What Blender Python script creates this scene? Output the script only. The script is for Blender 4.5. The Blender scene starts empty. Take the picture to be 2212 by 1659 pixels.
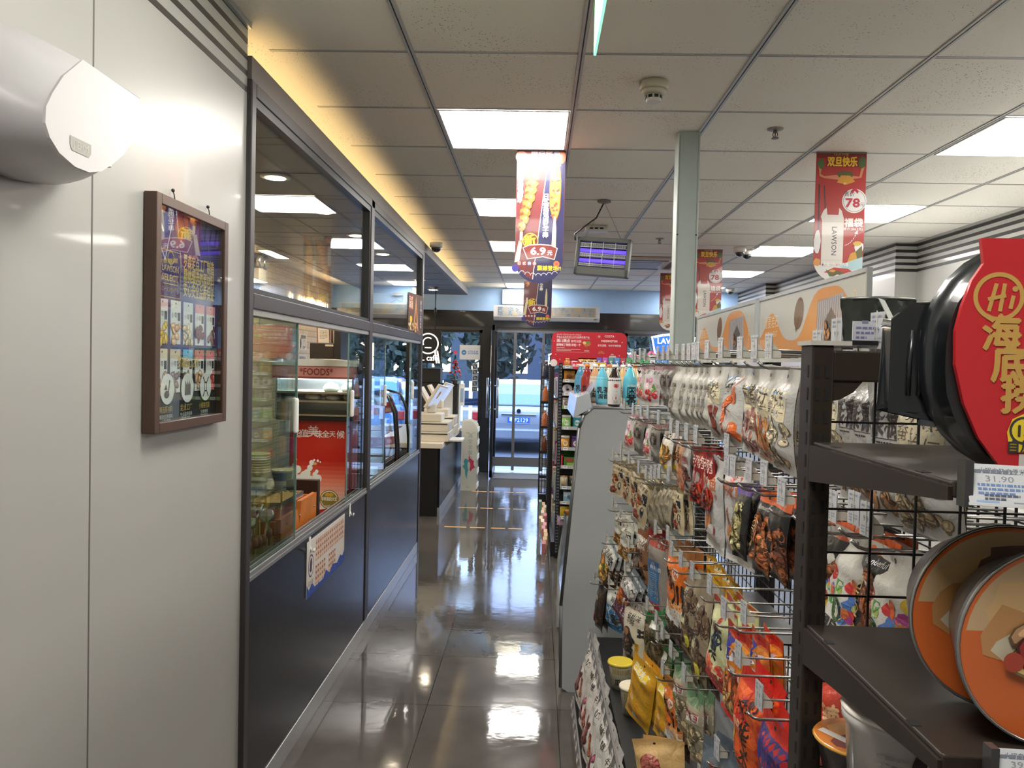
PANEL_E=10; COVE_E=7; DOWN_E=26; SKY_E=2.8; EXPO=1.28; UP_E=2; KIT_E=16
import bpy, bmesh, math, random
from mathutils import Vector, Matrix
from mathutils.geometry import tessellate_polygon
R_=math.radians; PI=math.pi
sc=bpy.context.scene; col=sc.collection
rnd=random.Random(7)
def s2l(c):
    c/=255.0
    return c/12.92 if c<=.04045 else ((c+.055)/1.055)**2.4
def rgb(r,g=None,b=None):
    if g is None:
        if isinstance(r,(tuple,list)): r,g,b=r
        else: g=b=r
    return (s2l(r),s2l(g),s2l(b),1.0)
MATS={}
def mat(name,c=(128,128,128),rough=.5,metal=0,spec=.5,emit=0,ecol=None,coat=0,noise=0,nscale=20,bump=0,bscale=60,alpha=1,trans=0):
    if name in MATS: return MATS[name]
    m=bpy.data.materials.new(name); m.use_nodes=True; nt=m.node_tree; b=nt.nodes['Principled BSDF']
    b.inputs['Base Color'].default_value=rgb(c); b.inputs['Roughness'].default_value=rough; b.inputs['Metallic'].default_value=metal
    b.inputs['Specular IOR Level'].default_value=spec
    if coat: b.inputs['Coat Weight'].default_value=coat; b.inputs['Coat Roughness'].default_value=.05
    if emit: b.inputs['Emission Color'].default_value=rgb(ecol or c); b.inputs['Emission Strength'].default_value=emit
    if trans: b.inputs['Transmission Weight'].default_value=trans
    if alpha<1: b.inputs['Alpha'].default_value=alpha
    if noise or bump:
        tc=nt.nodes.new('ShaderNodeTexCoord'); n=nt.nodes.new('ShaderNodeTexNoise'); n.inputs['Scale'].default_value=nscale; n.inputs['Detail'].default_value=6
        nt.links.new(tc.outputs['Object'],n.inputs['Vector'])
        if noise:
            mx=nt.nodes.new('ShaderNodeMix'); mx.data_type='RGBA'; mx.blend_type='MULTIPLY'; mx.inputs[0].default_value=noise
            mx.inputs[6].default_value=rgb(c); nt.links.new(n.outputs['Fac'],mx.inputs[7]); 
            mr=nt.nodes.new('ShaderNodeMapRange'); mr.inputs[1].default_value=.3; mr.inputs[2].default_value=.7; mr.inputs[3].default_value=.4; mr.inputs[4].default_value=1.2
            nt.links.new(n.outputs['Fac'],mr.inputs[0]); nt.links.new(mr.outputs[0],mx.inputs[7]); nt.links.new(mx.outputs[2],b.inputs['Base Color'])
        if bump:
            n2=nt.nodes.new('ShaderNodeTexNoise'); n2.inputs['Scale'].default_value=bscale; nt.links.new(tc.outputs['Object'],n2.inputs['Vector'])
            bp=nt.nodes.new('ShaderNodeBump'); bp.inputs['Strength'].default_value=bump; bp.inputs['Distance'].default_value=.004
            nt.links.new(n2.outputs['Fac'],bp.inputs['Height']); nt.links.new(bp.outputs[0],b.inputs['Normal'])
    MATS[name]=m; return m
def printmat(name,rough=.4,coat=0,metal=0,bump=0,emit=0):
    if name in MATS: return MATS[name]
    m=mat(name,(255,255,255),rough,metal,coat=coat); nt=m.node_tree; b=nt.nodes['Principled BSDF']
    a=nt.nodes.new('ShaderNodeAttribute'); a.attribute_name='Col'; nt.links.new(a.outputs['Color'],b.inputs['Base Color'])
    if emit:
        nt.links.new(a.outputs['Color'],b.inputs['Emission Color']); b.inputs['Emission Strength'].default_value=emit
    if bump:
        tc=nt.nodes.new('ShaderNodeTexCoord'); n2=nt.nodes.new('ShaderNodeTexNoise'); n2.inputs['Scale'].default_value=38; n2.inputs['Detail'].default_value=3; n2.inputs['Distortion'].default_value=1.5
        nt.links.new(tc.outputs['Object'],n2.inputs['Vector'])
        bp=nt.nodes.new('ShaderNodeBump'); bp.inputs['Strength'].default_value=bump; bp.inputs['Distance'].default_value=.01
        nt.links.new(n2.outputs['Fac'],bp.inputs['Height']); nt.links.new(bp.outputs[0],b.inputs['Normal'])
    return m
def glassmat(name,tint=(255,255,255),ior=1.5,rough=0,wave=0,thick=1.0):
    """clear sheet: transparent seen straight on, mirror-like at a slant (Fresnel)"""
    if name in MATS: return MATS[name]
    m=bpy.data.materials.new(name); m.use_nodes=True; nt=m.node_tree; nt.nodes.clear()
    o=nt.nodes.new('ShaderNodeOutputMaterial'); mx=nt.nodes.new('ShaderNodeMixShader'); t=nt.nodes.new('ShaderNodeBsdfTransparent'); g=nt.nodes.new('ShaderNodeBsdfGlossy'); f=nt.nodes.new('ShaderNodeFresnel')
    t.inputs[0].default_value=rgb(tint); g.inputs['Roughness'].default_value=rough; f.inputs['IOR'].default_value=ior
    ge=nt.nodes.new('ShaderNodeNewGeometry'); ma=nt.nodes.new('ShaderNodeMath'); ma.operation='MULTIPLY_ADD'; ma.inputs[1].default_value=1/ior-ior; ma.inputs[2].default_value=ior; nt.links.new(ge.outputs['Backfacing'],ma.inputs[0]); nt.links.new(ma.outputs[0],f.inputs['IOR'])
    nt.links.new(f.outputs[0],mx.inputs[0]); nt.links.new(t.outputs[0],mx.inputs[1]); nt.links.new(g.outputs[0],mx.inputs[2]); nt.links.new(mx.outputs[0],o.inputs[0])
    if wave:
        tc=nt.nodes.new('ShaderNodeTexCoord'); n2=nt.nodes.new('ShaderNodeTexNoise'); n2.inputs['Scale'].default_value=9; n2.inputs['Detail'].default_value=3
        mp=nt.nodes.new('ShaderNodeMapping'); mp.inputs['Scale'].default_value=(3.0,1,.5); nt.links.new(tc.outputs['Object'],mp.inputs[0]); nt.links.new(mp.outputs[0],n2.inputs['Vector'])
        bp=nt.nodes.new('ShaderNodeBump'); bp.inputs['Strength'].default_value=wave; bp.inputs['Distance'].default_value=.05; nt.links.new(n2.outputs['Fac'],bp.inputs['Height'])
        nt.links.new(bp.outputs[0],g.inputs['Normal']); nt.links.new(bp.outputs[0],f.inputs['Normal'])
    MATS[name]=m; return m
# ---------------------------------------------------------------- mesh builder
class MB:
    def __init__(s): s.v=[]; s.f=[]; s.mi=[]; s.c=[]; s.mats=[]; s.cur=0; s.cc=(1,1,1,1); s.T=None; s.sm=[]; s.smooth=False
    def use(s,m):
        if m not in s.mats: s.mats.append(m)
        s.cur=s.mats.index(m); return s
    def color(s,*c): s.cc=rgb(*c) if len(c)==3 or len(c)==1 else c; return s
    def V(s,p):
        p=Vector(p); 
        if s.T is not None: p=s.T@p
        s.v.append(p); return len(s.v)-1
    def F(s,idx): s.f.append(tuple(idx)); s.mi.append(s.cur); s.c.append(s.cc); s.sm.append(s.smooth)
    def quad(s,a,b,c,d): s.F([s.V(a),s.V(b),s.V(c),s.V(d)]); return s
    def box(s,x0,y0,z0,x1,y1,z1):
        i=[s.V(p) for p in ((x0,y0,z0),(x1,y0,z0),(x1,y1,z0),(x0,y1,z0),(x0,y0,z1),(x1,y0,z1),(x1,y1,z1),(x0,y1,z1))]
        for q in ((0,3,2,1),(4,5,6,7),(0,1,5,4),(1,2,6,5),(2,3,7,6),(3,0,4,7)): s.F([i[k] for k in q])
        return s
    def prism(s,pts,a,b,axis='y'):
        """extrude a 2D outline along an axis from a to b; pts are (x,z) for y, (y,z) for x, (x,y) for z"""
        def p3(p,t): return {'y':(p[0],t,p[1]),'x':(t,p[0],p[1]),'z':(p[0],p[1],t)}[axis]
        n=len(pts); A=[s.V(p3(p,a)) for p in pts]; B=[s.V(p3(p,b)) for p in pts]
        sm=s.smooth; s.smooth=False
        for T in tessellate_polygon([[Vector((p[0],p[1],0)) for p in pts]]):
            s.F([A[k] for k in T]); s.F([B[k] for k in reversed(T)])
        s.smooth=sm
        for k in range(n): s.F([A[k],A[(k+1)%n],B[(k+1)%n],B[k]])
        return s
    def tube(s,path,r,n=8,cap=True):
        path=[Vector(p) for p in path]; rings=[]; up=None
        for k,p in enumerate(path):
            t=(path[min(k+1,len(path)-1)]-path[max(k-1,0)]).normalized()
            if up is None: up=Vector((0,0,1)) if abs(t.z)<.9 else Vector((1,0,0))
            a=t.cross(up)
            if a.length<1e-5: a=t.orthogonal()
            a.normalize(); b=a.cross(t); up=b
            rr=r[k] if isinstance(r,(list,tuple)) else r
            rings.append([s.V(p+a*(rr*math.cos(2*PI*j/n))+b*(rr*math.sin(2*PI*j/n))) for j in range(n)])
        sm=s.smooth; s.smooth=True
        for k in range(len(rings)-1):
            for j in range(n): s.F([rings[k][j],rings[k][(j+1)%n],rings[k+1][(j+1)%n],rings[k+1][j]])
        s.smooth=sm
        if cap: s.F(list(reversed(rings[0]))); s.F(rings[-1])
        return s
    def cyl(s,p0,p1,r,n=16,r1=None): return s.tube([p0,p1],[r,r if r1 is None else r1],n)
    def lathe(s,prof,c=(0,0,0),n=24,axis='z',caps=True):
        rings=[]
        for r,h in prof:
            ring=[]
            for j in range(n):
                a=2*PI*j/n; x,y=r*math.cos(a),r*math.sin(a)
                q={'z':(x,y,h),'y':(x,h,y),'x':(h,x,y)}[axis]
                ring.append(s.V((c[0]+q[0],c[1]+q[1],c[2]+q[2])))
            rings.append(ring)
        sm=s.smooth; s.smooth=True
        for k in range(len(rings)-1):
            for j in range(n): s.F([rings[k][j],rings[k][(j+1)%n],rings[k+1][(j+1)%n],rings[k+1][j]])
        s.smooth=sm
        if caps: s.F(list(reversed(rings[0]))); s.F(rings[-1])
        return s
    def ball(s,c,r,n=12,m=8):
        rx,ry,rz=(r,r,r) if not isinstance(r,(tuple,list)) else r
        rings=[[s.V((c[0]+rx*math.sin(PI*i/m)*math.cos(2*PI*j/n),c[1]+ry*math.sin(PI*i/m)*math.sin(2*PI*j/n),c[2]-rz*math.cos(PI*i/m))) for j in range(n)] for i in range(1,m)]
        b=s.V((c[0],c[1],c[2]-rz)); t=s.V((c[0],c[1],c[2]+rz)); sm=s.smooth; s.smooth=True
        for j in range(n):
            s.F([b,rings[0][(j+1)%n],rings[0][j]]); s.F([t,rings[-1][j],rings[-1][(j+1)%n]])
            for i in range(len(rings)-1): s.F([rings[i][j],rings[i][(j+1)%n],rings[i+1][(j+1)%n],rings[i+1][j]])
        s.smooth=sm; return s
    def grid(s,fn,nu,nv,colfn=None,flip=False):
        """surface fn(u,v), u v in 0..1"""
        I=[[s.V(fn(i/nu,j/nv)) for i in range(nu+1)] for j in range(nv+1)]
        sm=s.smooth; s.smooth=True
        for j in range(nv):
            for i in range(nu):
                if colfn: s.cc=colfn((i+.5)/nu,(j+.5)/nv)
                q=[I[j][i],I[j][i+1],I[j+1][i+1],I[j+1][i]]
                s.F(q[::-1] if flip else q)
        s.smooth=sm; return s
    def mesh(s,name):
        me=bpy.data.meshes.new(name); me.from_pydata([tuple(p) for p in s.v],[],s.f)
        for m in s.mats: me.materials.append(m)
        me.polygons.foreach_set('material_index',s.mi); me.polygons.foreach_set('use_smooth',s.sm)
        at=me.color_attributes.new('Col','FLOAT_COLOR','CORNER'); buf=[]
        for f,c in zip(s.f,s.c): buf.extend(tuple(c)*len(f))
        at.data.foreach_set('color',buf); me.update(); return me
    def build(s,name,m=None,parent=None,bevel=0,seg=2,loc=None,mod=None):
        if m is not None and not s.mats: s.mats=[m]
        o=bpy.data.objects.new(name,s.mesh(name)); col.objects.link(o)
        if parent is not None: o.parent=parent
        if loc is not None: o.location=loc
        if bevel:
            b=o.modifiers.new('b','BEVEL'); b.width=bevel; b.segments=seg; b.limit_method='ANGLE'; b.angle_limit=R_(40)
        return o
def tag(o,label,cat,group=None,kind=None):
    if label: o['label']=label
    if cat: o['category']=cat
    if group: o['group']=group
    if kind: o['kind']=kind
    return o
def struct(o): o['kind']='structure'; return o
def thing(name,label,cat,loc=(0,0,0),rz=0,group=None):
    o=bpy.data.objects.new(name,None); col.objects.link(o); o.location=loc; o.rotation_euler=(0,0,rz); o.empty_display_size=.02
    return tag(o,label,cat,group)
def dup(root,label=None,loc=None,rot=None,group=None):
    r=root.copy(); col.objects.link(r)
    if loc is not None: r.location=loc
    if rot is not None: r.rotation_euler=rot
    if label: r['label']=label
    if group: r['group']=group
    for ch in list(root.children):
        c=ch.copy(); col.objects.link(c); c.parent=r; c.matrix_parent_inverse=ch.matrix_parent_inverse.copy()
        for g in ch.children:
            d=g.copy(); col.objects.link(d); d.parent=c; d.matrix_parent_inverse=g.matrix_parent_inverse.copy()
    return r
# ---------------------------------------------------------------- flat lettering and printed shapes
_TX={}
def glyphs(st,res=2):
    k=(st,res)
    if k in _TX: return _TX[k]
    c=bpy.data.curves.new('t','FONT'); c.body=st; c.resolution_u=res
    o=bpy.data.objects.new('t',c); col.objects.link(o); dg=bpy.context.evaluated_depsgraph_get(); e=o.evaluated_get(dg); m=e.to_mesh()
    v=[(p.co.x,p.co.y) for p in m.vertices]; f=[tuple(p.vertices) for p in m.polygons]; e.to_mesh_clear()
    bpy.data.objects.remove(o); bpy.data.curves.remove(c)
    if v:
        x0=min(p[0] for p in v); x1=max(p[0] for p in v); y0=min(p[1] for p in v); y1=max(p[1] for p in v)
    else: x0=x1=y0=y1=0
    _TX[k]=(v,f,x0,x1,y0,y1); return _TX[k]
class Art:
    """printed artwork: flat coloured shapes in (u,v) metres, stacked in thin layers, later laid on a surface"""
    def __init__(s): s.p=[]; s.l=0
    def poly(s,pts,c): s.l+=1; s.p.append(([(x,y) for x,y in pts],[tuple(range(len(pts)))],rgb(c),s.l)); return s
    def rect(s,x0,y0,x1,y1,c): return s.poly([(x0,y0),(x1,y0),(x1,y1),(x0,y1)],c)
    def ell(s,x,y,rx,ry,c,a=0,n=14):
        ca,sa=math.cos(a),math.sin(a); P=[]
        for k in range(n):
            u,w=rx*math.cos(2*PI*k/n),ry*math.sin(2*PI*k/n); P.append((x+u*ca-w*sa,y+u*sa+w*ca))
        return s.poly(P,c)
    def ring(s,x,y,r,w,c,n=28,a0=0,a1=2*PI):
        s.l+=1; P=[];F=[]
        for k in range(n+1):
            a=a0+(a1-a0)*k/n; P+= [(x+r*math.cos(a),y+r*math.sin(a)),(x+(r-w)*math.cos(a),y+(r-w)*math.sin(a))]
        for k in range(n): F.append((2*k,2*k+2,2*k+3,2*k+1))
        s.p.append((P,F,rgb(c),s.l)); return s
    def line(s,x0,y0,x1,y1,w,c):
        dx,dy=x1-x0,y1-y0; L=math.hypot(dx,dy) or 1; nx,ny=-dy/L*w/2,dx/L*w/2
        return s.poly([(x0+nx,y0+ny),(x0-nx,y0-ny),(x1-nx,y1-ny),(x1+nx,y1+ny)],c)
    def blob(s,x,y,rx,ry,c,seed=0,k=10,j=.15,a=0):
        r=random.Random(seed); P=[]
        ca,sa=math.cos(a),math.sin(a)
        for i in range(k):
            q=1+r.uniform(-j,j); u,w=rx*q*math.cos(2*PI*i/k),ry*q*math.sin(2*PI*i/k); P.append((x+u*ca-w*sa,y+u*sa+w*ca))
        return s.poly(P,c)
    def pile(s,x0,y0,x1,y1,cols,n,r,seed=1,asp=1.6,dark=None):
        q=random.Random(seed)
        if dark: s.blob((x0+x1)/2,(y0+y1)/2,(x1-x0)/2,(y1-y0)/2,dark,seed)
        L=s.l
        for i in range(n):
            a=q.uniform(0,PI); x=q.uniform(x0,x1); y=q.uniform(y0,y1); c=q.choice(cols); k=q.uniform(.7,1.2)*r
            d=tuple(int(t*.55) for t in c); h=tuple(min(255,int(t*1.18+14)) for t in c)
            s.ell(x,y,k*asp*.5,k*.5,d,a,9); s.ell(x,y+.04*k,k*asp*.43,k*.4,c,a,9); s.ell(x-.08*k,y+.1*k,k*asp*.22,k*.16,h,a,7)
        return s
    def text(s,st,x,y,h,c,align='l',bold=0,vert=False,a=0,w=None,sp=1.12,res=2):
        if vert:
            for ch in st:
                s.text(ch,x,y,h,c,'c',bold); y-=h*sp
            return s
        v,f,x0,x1,y0,y1=glyphs(st,res)
        if not v: return s
        k=h/.74 if y1-y0<.99 else h/.92
        kx=k if w is None else w/max(x1-x0,1e-6)
        ox={'l':-x0,'c':-(x0+x1)/2,'r':-x1}[align]; ca,sa=math.cos(a),math.sin(a)
        for dx,dy in ([(0,0)] if not bold else [(-bold,0),(bold,0),(0,bold),(0,-bold)]):
            s.l+=1; P=[]
            for px,py in v:
                X=(px+ox)*kx+dx*h; Y=(py-.0)*k+dy*h; P.append((x+X*ca-Y*sa,y+X*sa+Y*ca))
            s.p.append((P,f,rgb(c),s.l)); 
            if bold: s.l-=1
        s.l+=1; return s
    def lines(s,x0,y0,x1,n,gap,h,c,seed=0):
        """rows of tiny unreadable print"""
        q=random.Random(seed)
        for k in range(n):
            x=x0; y=y0-k*gap; e=x0+(x1-x0)*(1 if k<n-1 else .6)
            while x<e:
                w=q.uniform(.5,2.5)*h; s.l+=0; s.rect(x,y-h,min(x+w,e),y,c); s.l-=1; x+=w+h*.45
        s.l+=1; return s
    def put(s,mb,fn,maxe=None,dz=.00025):
        """lay onto a surface: fn(u,v,offset)->xyz"""
        bb=[]; lay={}
        for P,F,c,l in s.p:
            x=[p[0] for p in P]; y=[p[1] for p in P]; bb.append((min(x),min(y),max(x),max(y)))
        done=[]; k=0; N=len(s.p)
        while k<N:
            j=k
            while j<N and s.p[j][3]==s.p[k][3]: j+=1
            m=0
            for i in range(k,j):
                b=bb[i]
                for (q,L) in done:
                    if L>m and q[0]<b[2] and q[2]>b[0] and q[1]<b[3] and q[3]>b[1]: m=L
            for i in range(k,j): lay[i]=m+1+(i-k)%4*.2
            done+=[(bb[i],m+1) for i in range(k,j)]; k=j
        for n_,(P,F,c,l) in enumerate(s.p):
            l=lay[n_]; mb.cc=c; tris=[]
            for f in F:
                if len(f)<=4 and maxe is None: tris.append(f)
                elif len(f)==3: tris.append(f)
                else:
                    for T in tessellate_polygon([[Vector((P[i][0],P[i][1],0)) for i in f]]): tris.append(tuple(f[t] for t in T))
            if maxe is None:
                I=[mb.V(fn(x,y,l*dz)) for x,y in P]
                for t in tris:
                    A=sum(P[t[i]][0]*P[t[(i+1)%len(t)]][1]-P[t[(i+1)%len(t)]][0]*P[t[i]][1] for i in range(len(t)))
                    mb.F([I[i] for i in (t if A>0 else t[::-1])])
            else:
                st=[tuple(P[i] for i in t) for t in tris]; cache={}
                def vid(p):
                    if p not in cache: cache[p]=mb.V(fn(p[0],p[1],l*dz))
                    return cache[p]
                while st:
                    t=st.pop(); e=[(math.dist(t[i],t[(i+1)%3]),i) for i in range(3)]; L,i=max(e)
                    if L>maxe:
                        a,b,c3=t[i],t[(i+1)%3],t[(i+2)%3]; m=((a[0]+b[0])/2,(a[1]+b[1])/2); st.append((a,m,c3)); st.append((m,b,c3)); continue
                    A=(t[1][0]-t[0][0])*(t[2][1]-t[0][1])-(t[2][0]-t[0][0])*(t[1][1]-t[0][1])
                    if abs(A)<1e-12: continue
                    q=t if A>0 else (t[0],t[2],t[1]); mb.F([vid(p) for p in q])
        return mb
def plane_fn(o,u,v):
    o,u,v=Vector(o),Vector(u).normalized(),Vector(v).normalized(); n=u.cross(v)
    return lambda a,b,l: o+u*a+v*b+n*l
# ================================================================ setting
ZC=2.676; XW=-.97; YF=11.25
m_wall=mat('white_laminate',(166,165,161),.32,spec=.5,coat=.25)
m_dark=mat('stripe_charcoal',(62,58,55),.4)
m_frame=mat('frame_grey_metal',(58,54,55),.42,metal=.25,noise=.1)
m_navy=mat('navy_laminate',(17,20,29),.27,spec=.5,noise=.1,nscale=4)
m_alu=mat('brushed_aluminium',(150,150,150),.35,metal=.6)
m_black=mat('black_metal',(20,20,21),.4)
m_glass=glassmat('clear_glass',(246,250,249))
m_white=mat('white_plastic',(228,228,224),.35)
# floor tiles
def floor_mat():
    m=bpy.data.materials.new('polished_dark_tiles'); m.use_nodes=True; nt=m.node_tree; b=nt.nodes['Principled BSDF']; N=nt.nodes.new; L=nt.links.new
    g=N('ShaderNodeNewGeometry'); sep=N('ShaderNodeSeparateXYZ'); L(g.outputs['Position'],sep.inputs[0])
    def seam(out,off):
        a=N('ShaderNodeMath'); a.operation='SUBTRACT'; L(out,a.inputs[0]); a.inputs[1].default_value=off
        d=N('ShaderNodeMath'); d.operation='DIVIDE'; L(a.outputs[0],d.inputs[0]); d.inputs[1].default_value=.6
        f=N('ShaderNodeMath'); f.operation='FRACT'; L(d.outputs[0],f.inputs[0])
        k=N('ShaderNodeMath'); k.operation='SUBTRACT'; L(f.outputs[0],k.inputs[0]); k.inputs[1].default_value=.5
        q=N('ShaderNodeMath'); q.operation='ABSOLUTE'; L(k.outputs[0],q.inputs[0])
        h=N('ShaderNodeMath'); h.operation='GREATER_THAN'; L(q.outputs[0],h.inputs[0]); h.inputs[1].default_value=.4972
        fl=N('ShaderNodeMath'); fl.operation='FLOOR'; L(d.outputs[0],fl.inputs[0]); return h,fl
    hx,fx=seam(sep.outputs[0],-.468); hy,fy=seam(sep.outputs[1],3.525)
    mx=N('ShaderNodeMath'); mx.operation='MAXIMUM'; L(hx.outputs[0],mx.inputs[0]); L(hy.outputs[0],mx.inputs[1])
    cb=N('ShaderNodeCombineXYZ'); L(fx.outputs[0],cb.inputs[0]); L(fy.outputs[0],cb.inputs[1]); wn=N('ShaderNodeTexWhiteNoise'); L(cb.outputs[0],wn.inputs['Vector'])
    no=N('ShaderNodeTexNoise'); no.inputs['Scale'].default_value=3.5; no.inputs['Detail'].default_value=8; L(g.outputs['Position'],no.inputs['Vector'])
    ad=N('ShaderNodeMath'); ad.operation='MULTIPLY_ADD'; L(wn.outputs['Value'],ad.inputs[0]); ad.inputs[1].default_value=.22; L(no.outputs['Fac'],ad.inputs[2])
    rp=N('ShaderNodeValToRGB'); rp.color_ramp.elements[0].position=.3; rp.color_ramp.elements[0].color=rgb(72,68,64); rp.color_ramp.elements[1].position=.85; rp.color_ramp.elements[1].color=rgb(97,92,87); L(ad.outputs[0],rp.inputs[0])
    c=N('ShaderNodeMix'); c.data_type='RGBA'; L(mx.outputs[0],c.inputs[0]); L(rp.outputs[0],c.inputs[6]); c.inputs[7].default_value=rgb(30,29,28); L(c.outputs[2],b.inputs['Base Color'])
    n2=N('ShaderNodeTexNoise'); n2.inputs['Scale'].default_value=1.3; n2.inputs['Detail'].default_value=9; L(g.outputs['Position'],n2.inputs['Vector'])
    mr=N('ShaderNodeMapRange'); mr.inputs[1].default_value=.35; mr.inputs[2].default_value=.75; mr.inputs[3].default_value=.035; mr.inputs[4].default_value=.13; L(n2.outputs['Fac'],mr.inputs[0]); L(mr.outputs[0],b.inputs['Roughness'])
    b.inputs['Specular IOR Level'].default_value=.75
    n3=N('ShaderNodeTexNoise'); n3.inputs['Scale'].default_value=14; L(g.outputs['Position'],n3.inputs['Vector'])
    bp=N('ShaderNodeBump'); bp.inputs['Strength'].default_value=.035; bp.inputs['Distance'].default_value=.01; L(n3.outputs['Fac'],bp.inputs['Height']); L(bp.outputs[0],b.inputs['Normal'])
    return m
def ceil_mat():
    m=bpy.data.materials.new('mineral_fibre_tile'); m.use_nodes=True; nt=m.node_tree; b=nt.nodes['Principled BSDF']; N=nt.nodes.new; L=nt.links.new
    g=N('ShaderNodeNewGeometry'); v=N('ShaderNodeTexVoronoi'); v.inputs['Scale'].default_value=75; v.inputs['Randomness'].default_value=1; L(g.outputs['Position'],v.inputs['Vector'])
    n=N('ShaderNodeTexNoise'); n.inputs['Scale'].default_value=2.2; n.inputs['Detail'].default_value=2; L(g.outputs['Position'],n.inputs['Vector'])
    mr=N('ShaderNodeMapRange'); mr.inputs[1].default_value=.35; mr.inputs[2].default_value=.7; mr.inputs[3].default_value=.02; mr.inputs[4].default_value=.24; L(n.outputs['Fac'],mr.inputs[0])
    lt=N('ShaderNodeMath'); lt.operation='LESS_THAN'; L(v.outputs['Distance'],lt.inputs[0]); L(mr.outputs[0],lt.inputs[1])
    c=N('ShaderNodeMix'); c.data_type='RGBA'; L(lt.outputs[0],c.inputs[0]); c.inputs[6].default_value=rgb(232,227,218); c.inputs[7].default_value=rgb(150,144,136); L(c.outputs[2],b.inputs['Base Color']); b.inputs['Roughness'].default_value=.9
    b.inputs['Specular IOR Level'].default_value=.2
    return m
m_floor=floor_mat(); m_ceil=ceil_mat()
struct(MB().box(-3.6,-1.6,-.05,3.35,YF+.05,0).build('floor',m_floor))
struct(MB().box(-3.2,-1.6,ZC,3.4,YF+.2,ZC+.05).build('ceiling',m_ceil))
m_tb=mat('ceiling_rail',(176,175,172),.45,metal=.2); m_gr=mat('rail_groove',(40,40,42),.6)
mb=MB()
for i in range(-1,7):
    x=-.4687+.6*i
    if x<-.98: continue
    mb.use(m_tb).box(x-.012,-1.55,ZC-.004,x-.0025,YF,ZC-.0003).box(x+.0025,-1.55,ZC-.004,x+.012,YF,ZC-.0003); mb.use(m_gr).box(x-.0025,-1.55,ZC-.0015,x+.0025,YF,ZC-.0003)
for j in range(-7,15):
    y=2.739+.6*j
    for i in range(-1,7):
        x0=max(-.4687+.6*i+.012,XW); x1=min(x0+.576 if i>=0 else -.4807,3.2)
        mb.use(m_tb).box(x0,y-.009,ZC-.0022,x1,y-.002,ZC-.0003).box(x0,y+.002,ZC-.0022,x1,y+.006,ZC-.0003); mb.use(m_gr).box(x0,y-.002,ZC-.0008,x1,y+.002,ZC-.0002)
struct(mb.build('trim_1'))
# LED panels
m_led=mat('led_diffuser',(255,255,255),.5,emit=PANEL_E,ecol=(255,250,242))
m_pf=mat('panel_rim',(205,205,208),.4)
PAN=[(0,j) for j in (-5,-2,1,4,7,10,13)]+[(4,j) for j in (-5,-2,1,4,7,10,13)]
words={-5:'rearmost, behind',-2:'just above',1:'nearest',4:'second',7:'third',10:'fourth',13:'fifth'}
for i,j in PAN:
    if j<0: nm=f'square white ceiling light panel above {"the aisle" if i==0 else "the right side"}, {"well " if j<-3 else ""}behind the nearest one'
    else: nm=f'{words[j]} lit square ceiling panel from the camera in the row {"over the aisle" if i==0 else "at the right"}'
    x,y=-.4687+.6*i,2.739+.6*j
    t=thing('ceiling_light',nm,'ceiling light',(x+.3,y+.3,ZC),group='square ceiling light panels')
    MB().box(-.278,-.288,-.006,.278,.288,-.0045).build('diffuser',m_led,t)
    f=MB()
    for a in ((-.287,-.291,-.278,.291),(.278,-.291,.287,.291),(-.278,-.291,.278,-.288),(-.278,.288,.278,.291)): f.box(a[0],a[1],-.008,a[2],a[3],-.0024)
    f.build('frame',m_pf,t)
# walls
struct(MB().box(XW-.06,-1.6,0,XW,2.53,ZC).build('wall_left',m_wall))
mb=MB()
for k,z in enumerate((2.455,2.507,2.559,2.611,2.658)): mb.box(XW-.001,-1.55,z,XW+.0012,2.528,z+.018)
struct(mb.build('trim_2',m_dark))
mb=MB().box(XW,-1.55,ZC-.016,XW+.014,2.53,ZC-.0005); struct(mb.build('trim_3',mat('edge_alu',(168,170,172),.4,metal=.5)))
struct(MB().box(XW-.0005,1.652,0,XW+.0006,1.657,ZC).build('trim_4',mat('panel_seam',(96,92,88),.7)))
# right wall with its jogs
xs=[(3.16,-1.6),(3.16,6.61),(2.985,6.61),(2.985,9.9),(2.855,9.9),(2.855,YF),(3.3,YF),(3.3,-1.6)]
pts=[(3.16,-1.6),(3.16,6.61),(2.985,6.61),(2.985,9.9),(2.87,9.9),(2.87,YF),(3.35,YF),(3.35,-1.6)]
struct(MB().prism(pts,0,ZC,'z').build('wall_right',m_wall))
mb=MB()
for z in (2.655,2.603,2.549,2.497,2.444):
    h=.024; e=.0015
    mb.box(3.16-e,-1.6,z-h/2,3.165,6.61,z+h/2).box(2.985-e,6.61-e,z-h/2,3.16-e,6.615,z+h/2).box(2.985-e,6.61,z-h/2,2.99,9.9,z+h/2).box(2.87-e,9.9-e,z-h/2,2.985,9.905,z+h/2).box(2.87-e,9.9,z-h/2,2.875,YF,z+h/2)
struct(mb.build('trim_5',mat('stripe_black',(38,36,35),.4)))
struct(MB().box(-3.3,-1.65,0,3.35,-1.6,ZC).build('wall_back',m_wall))
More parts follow.
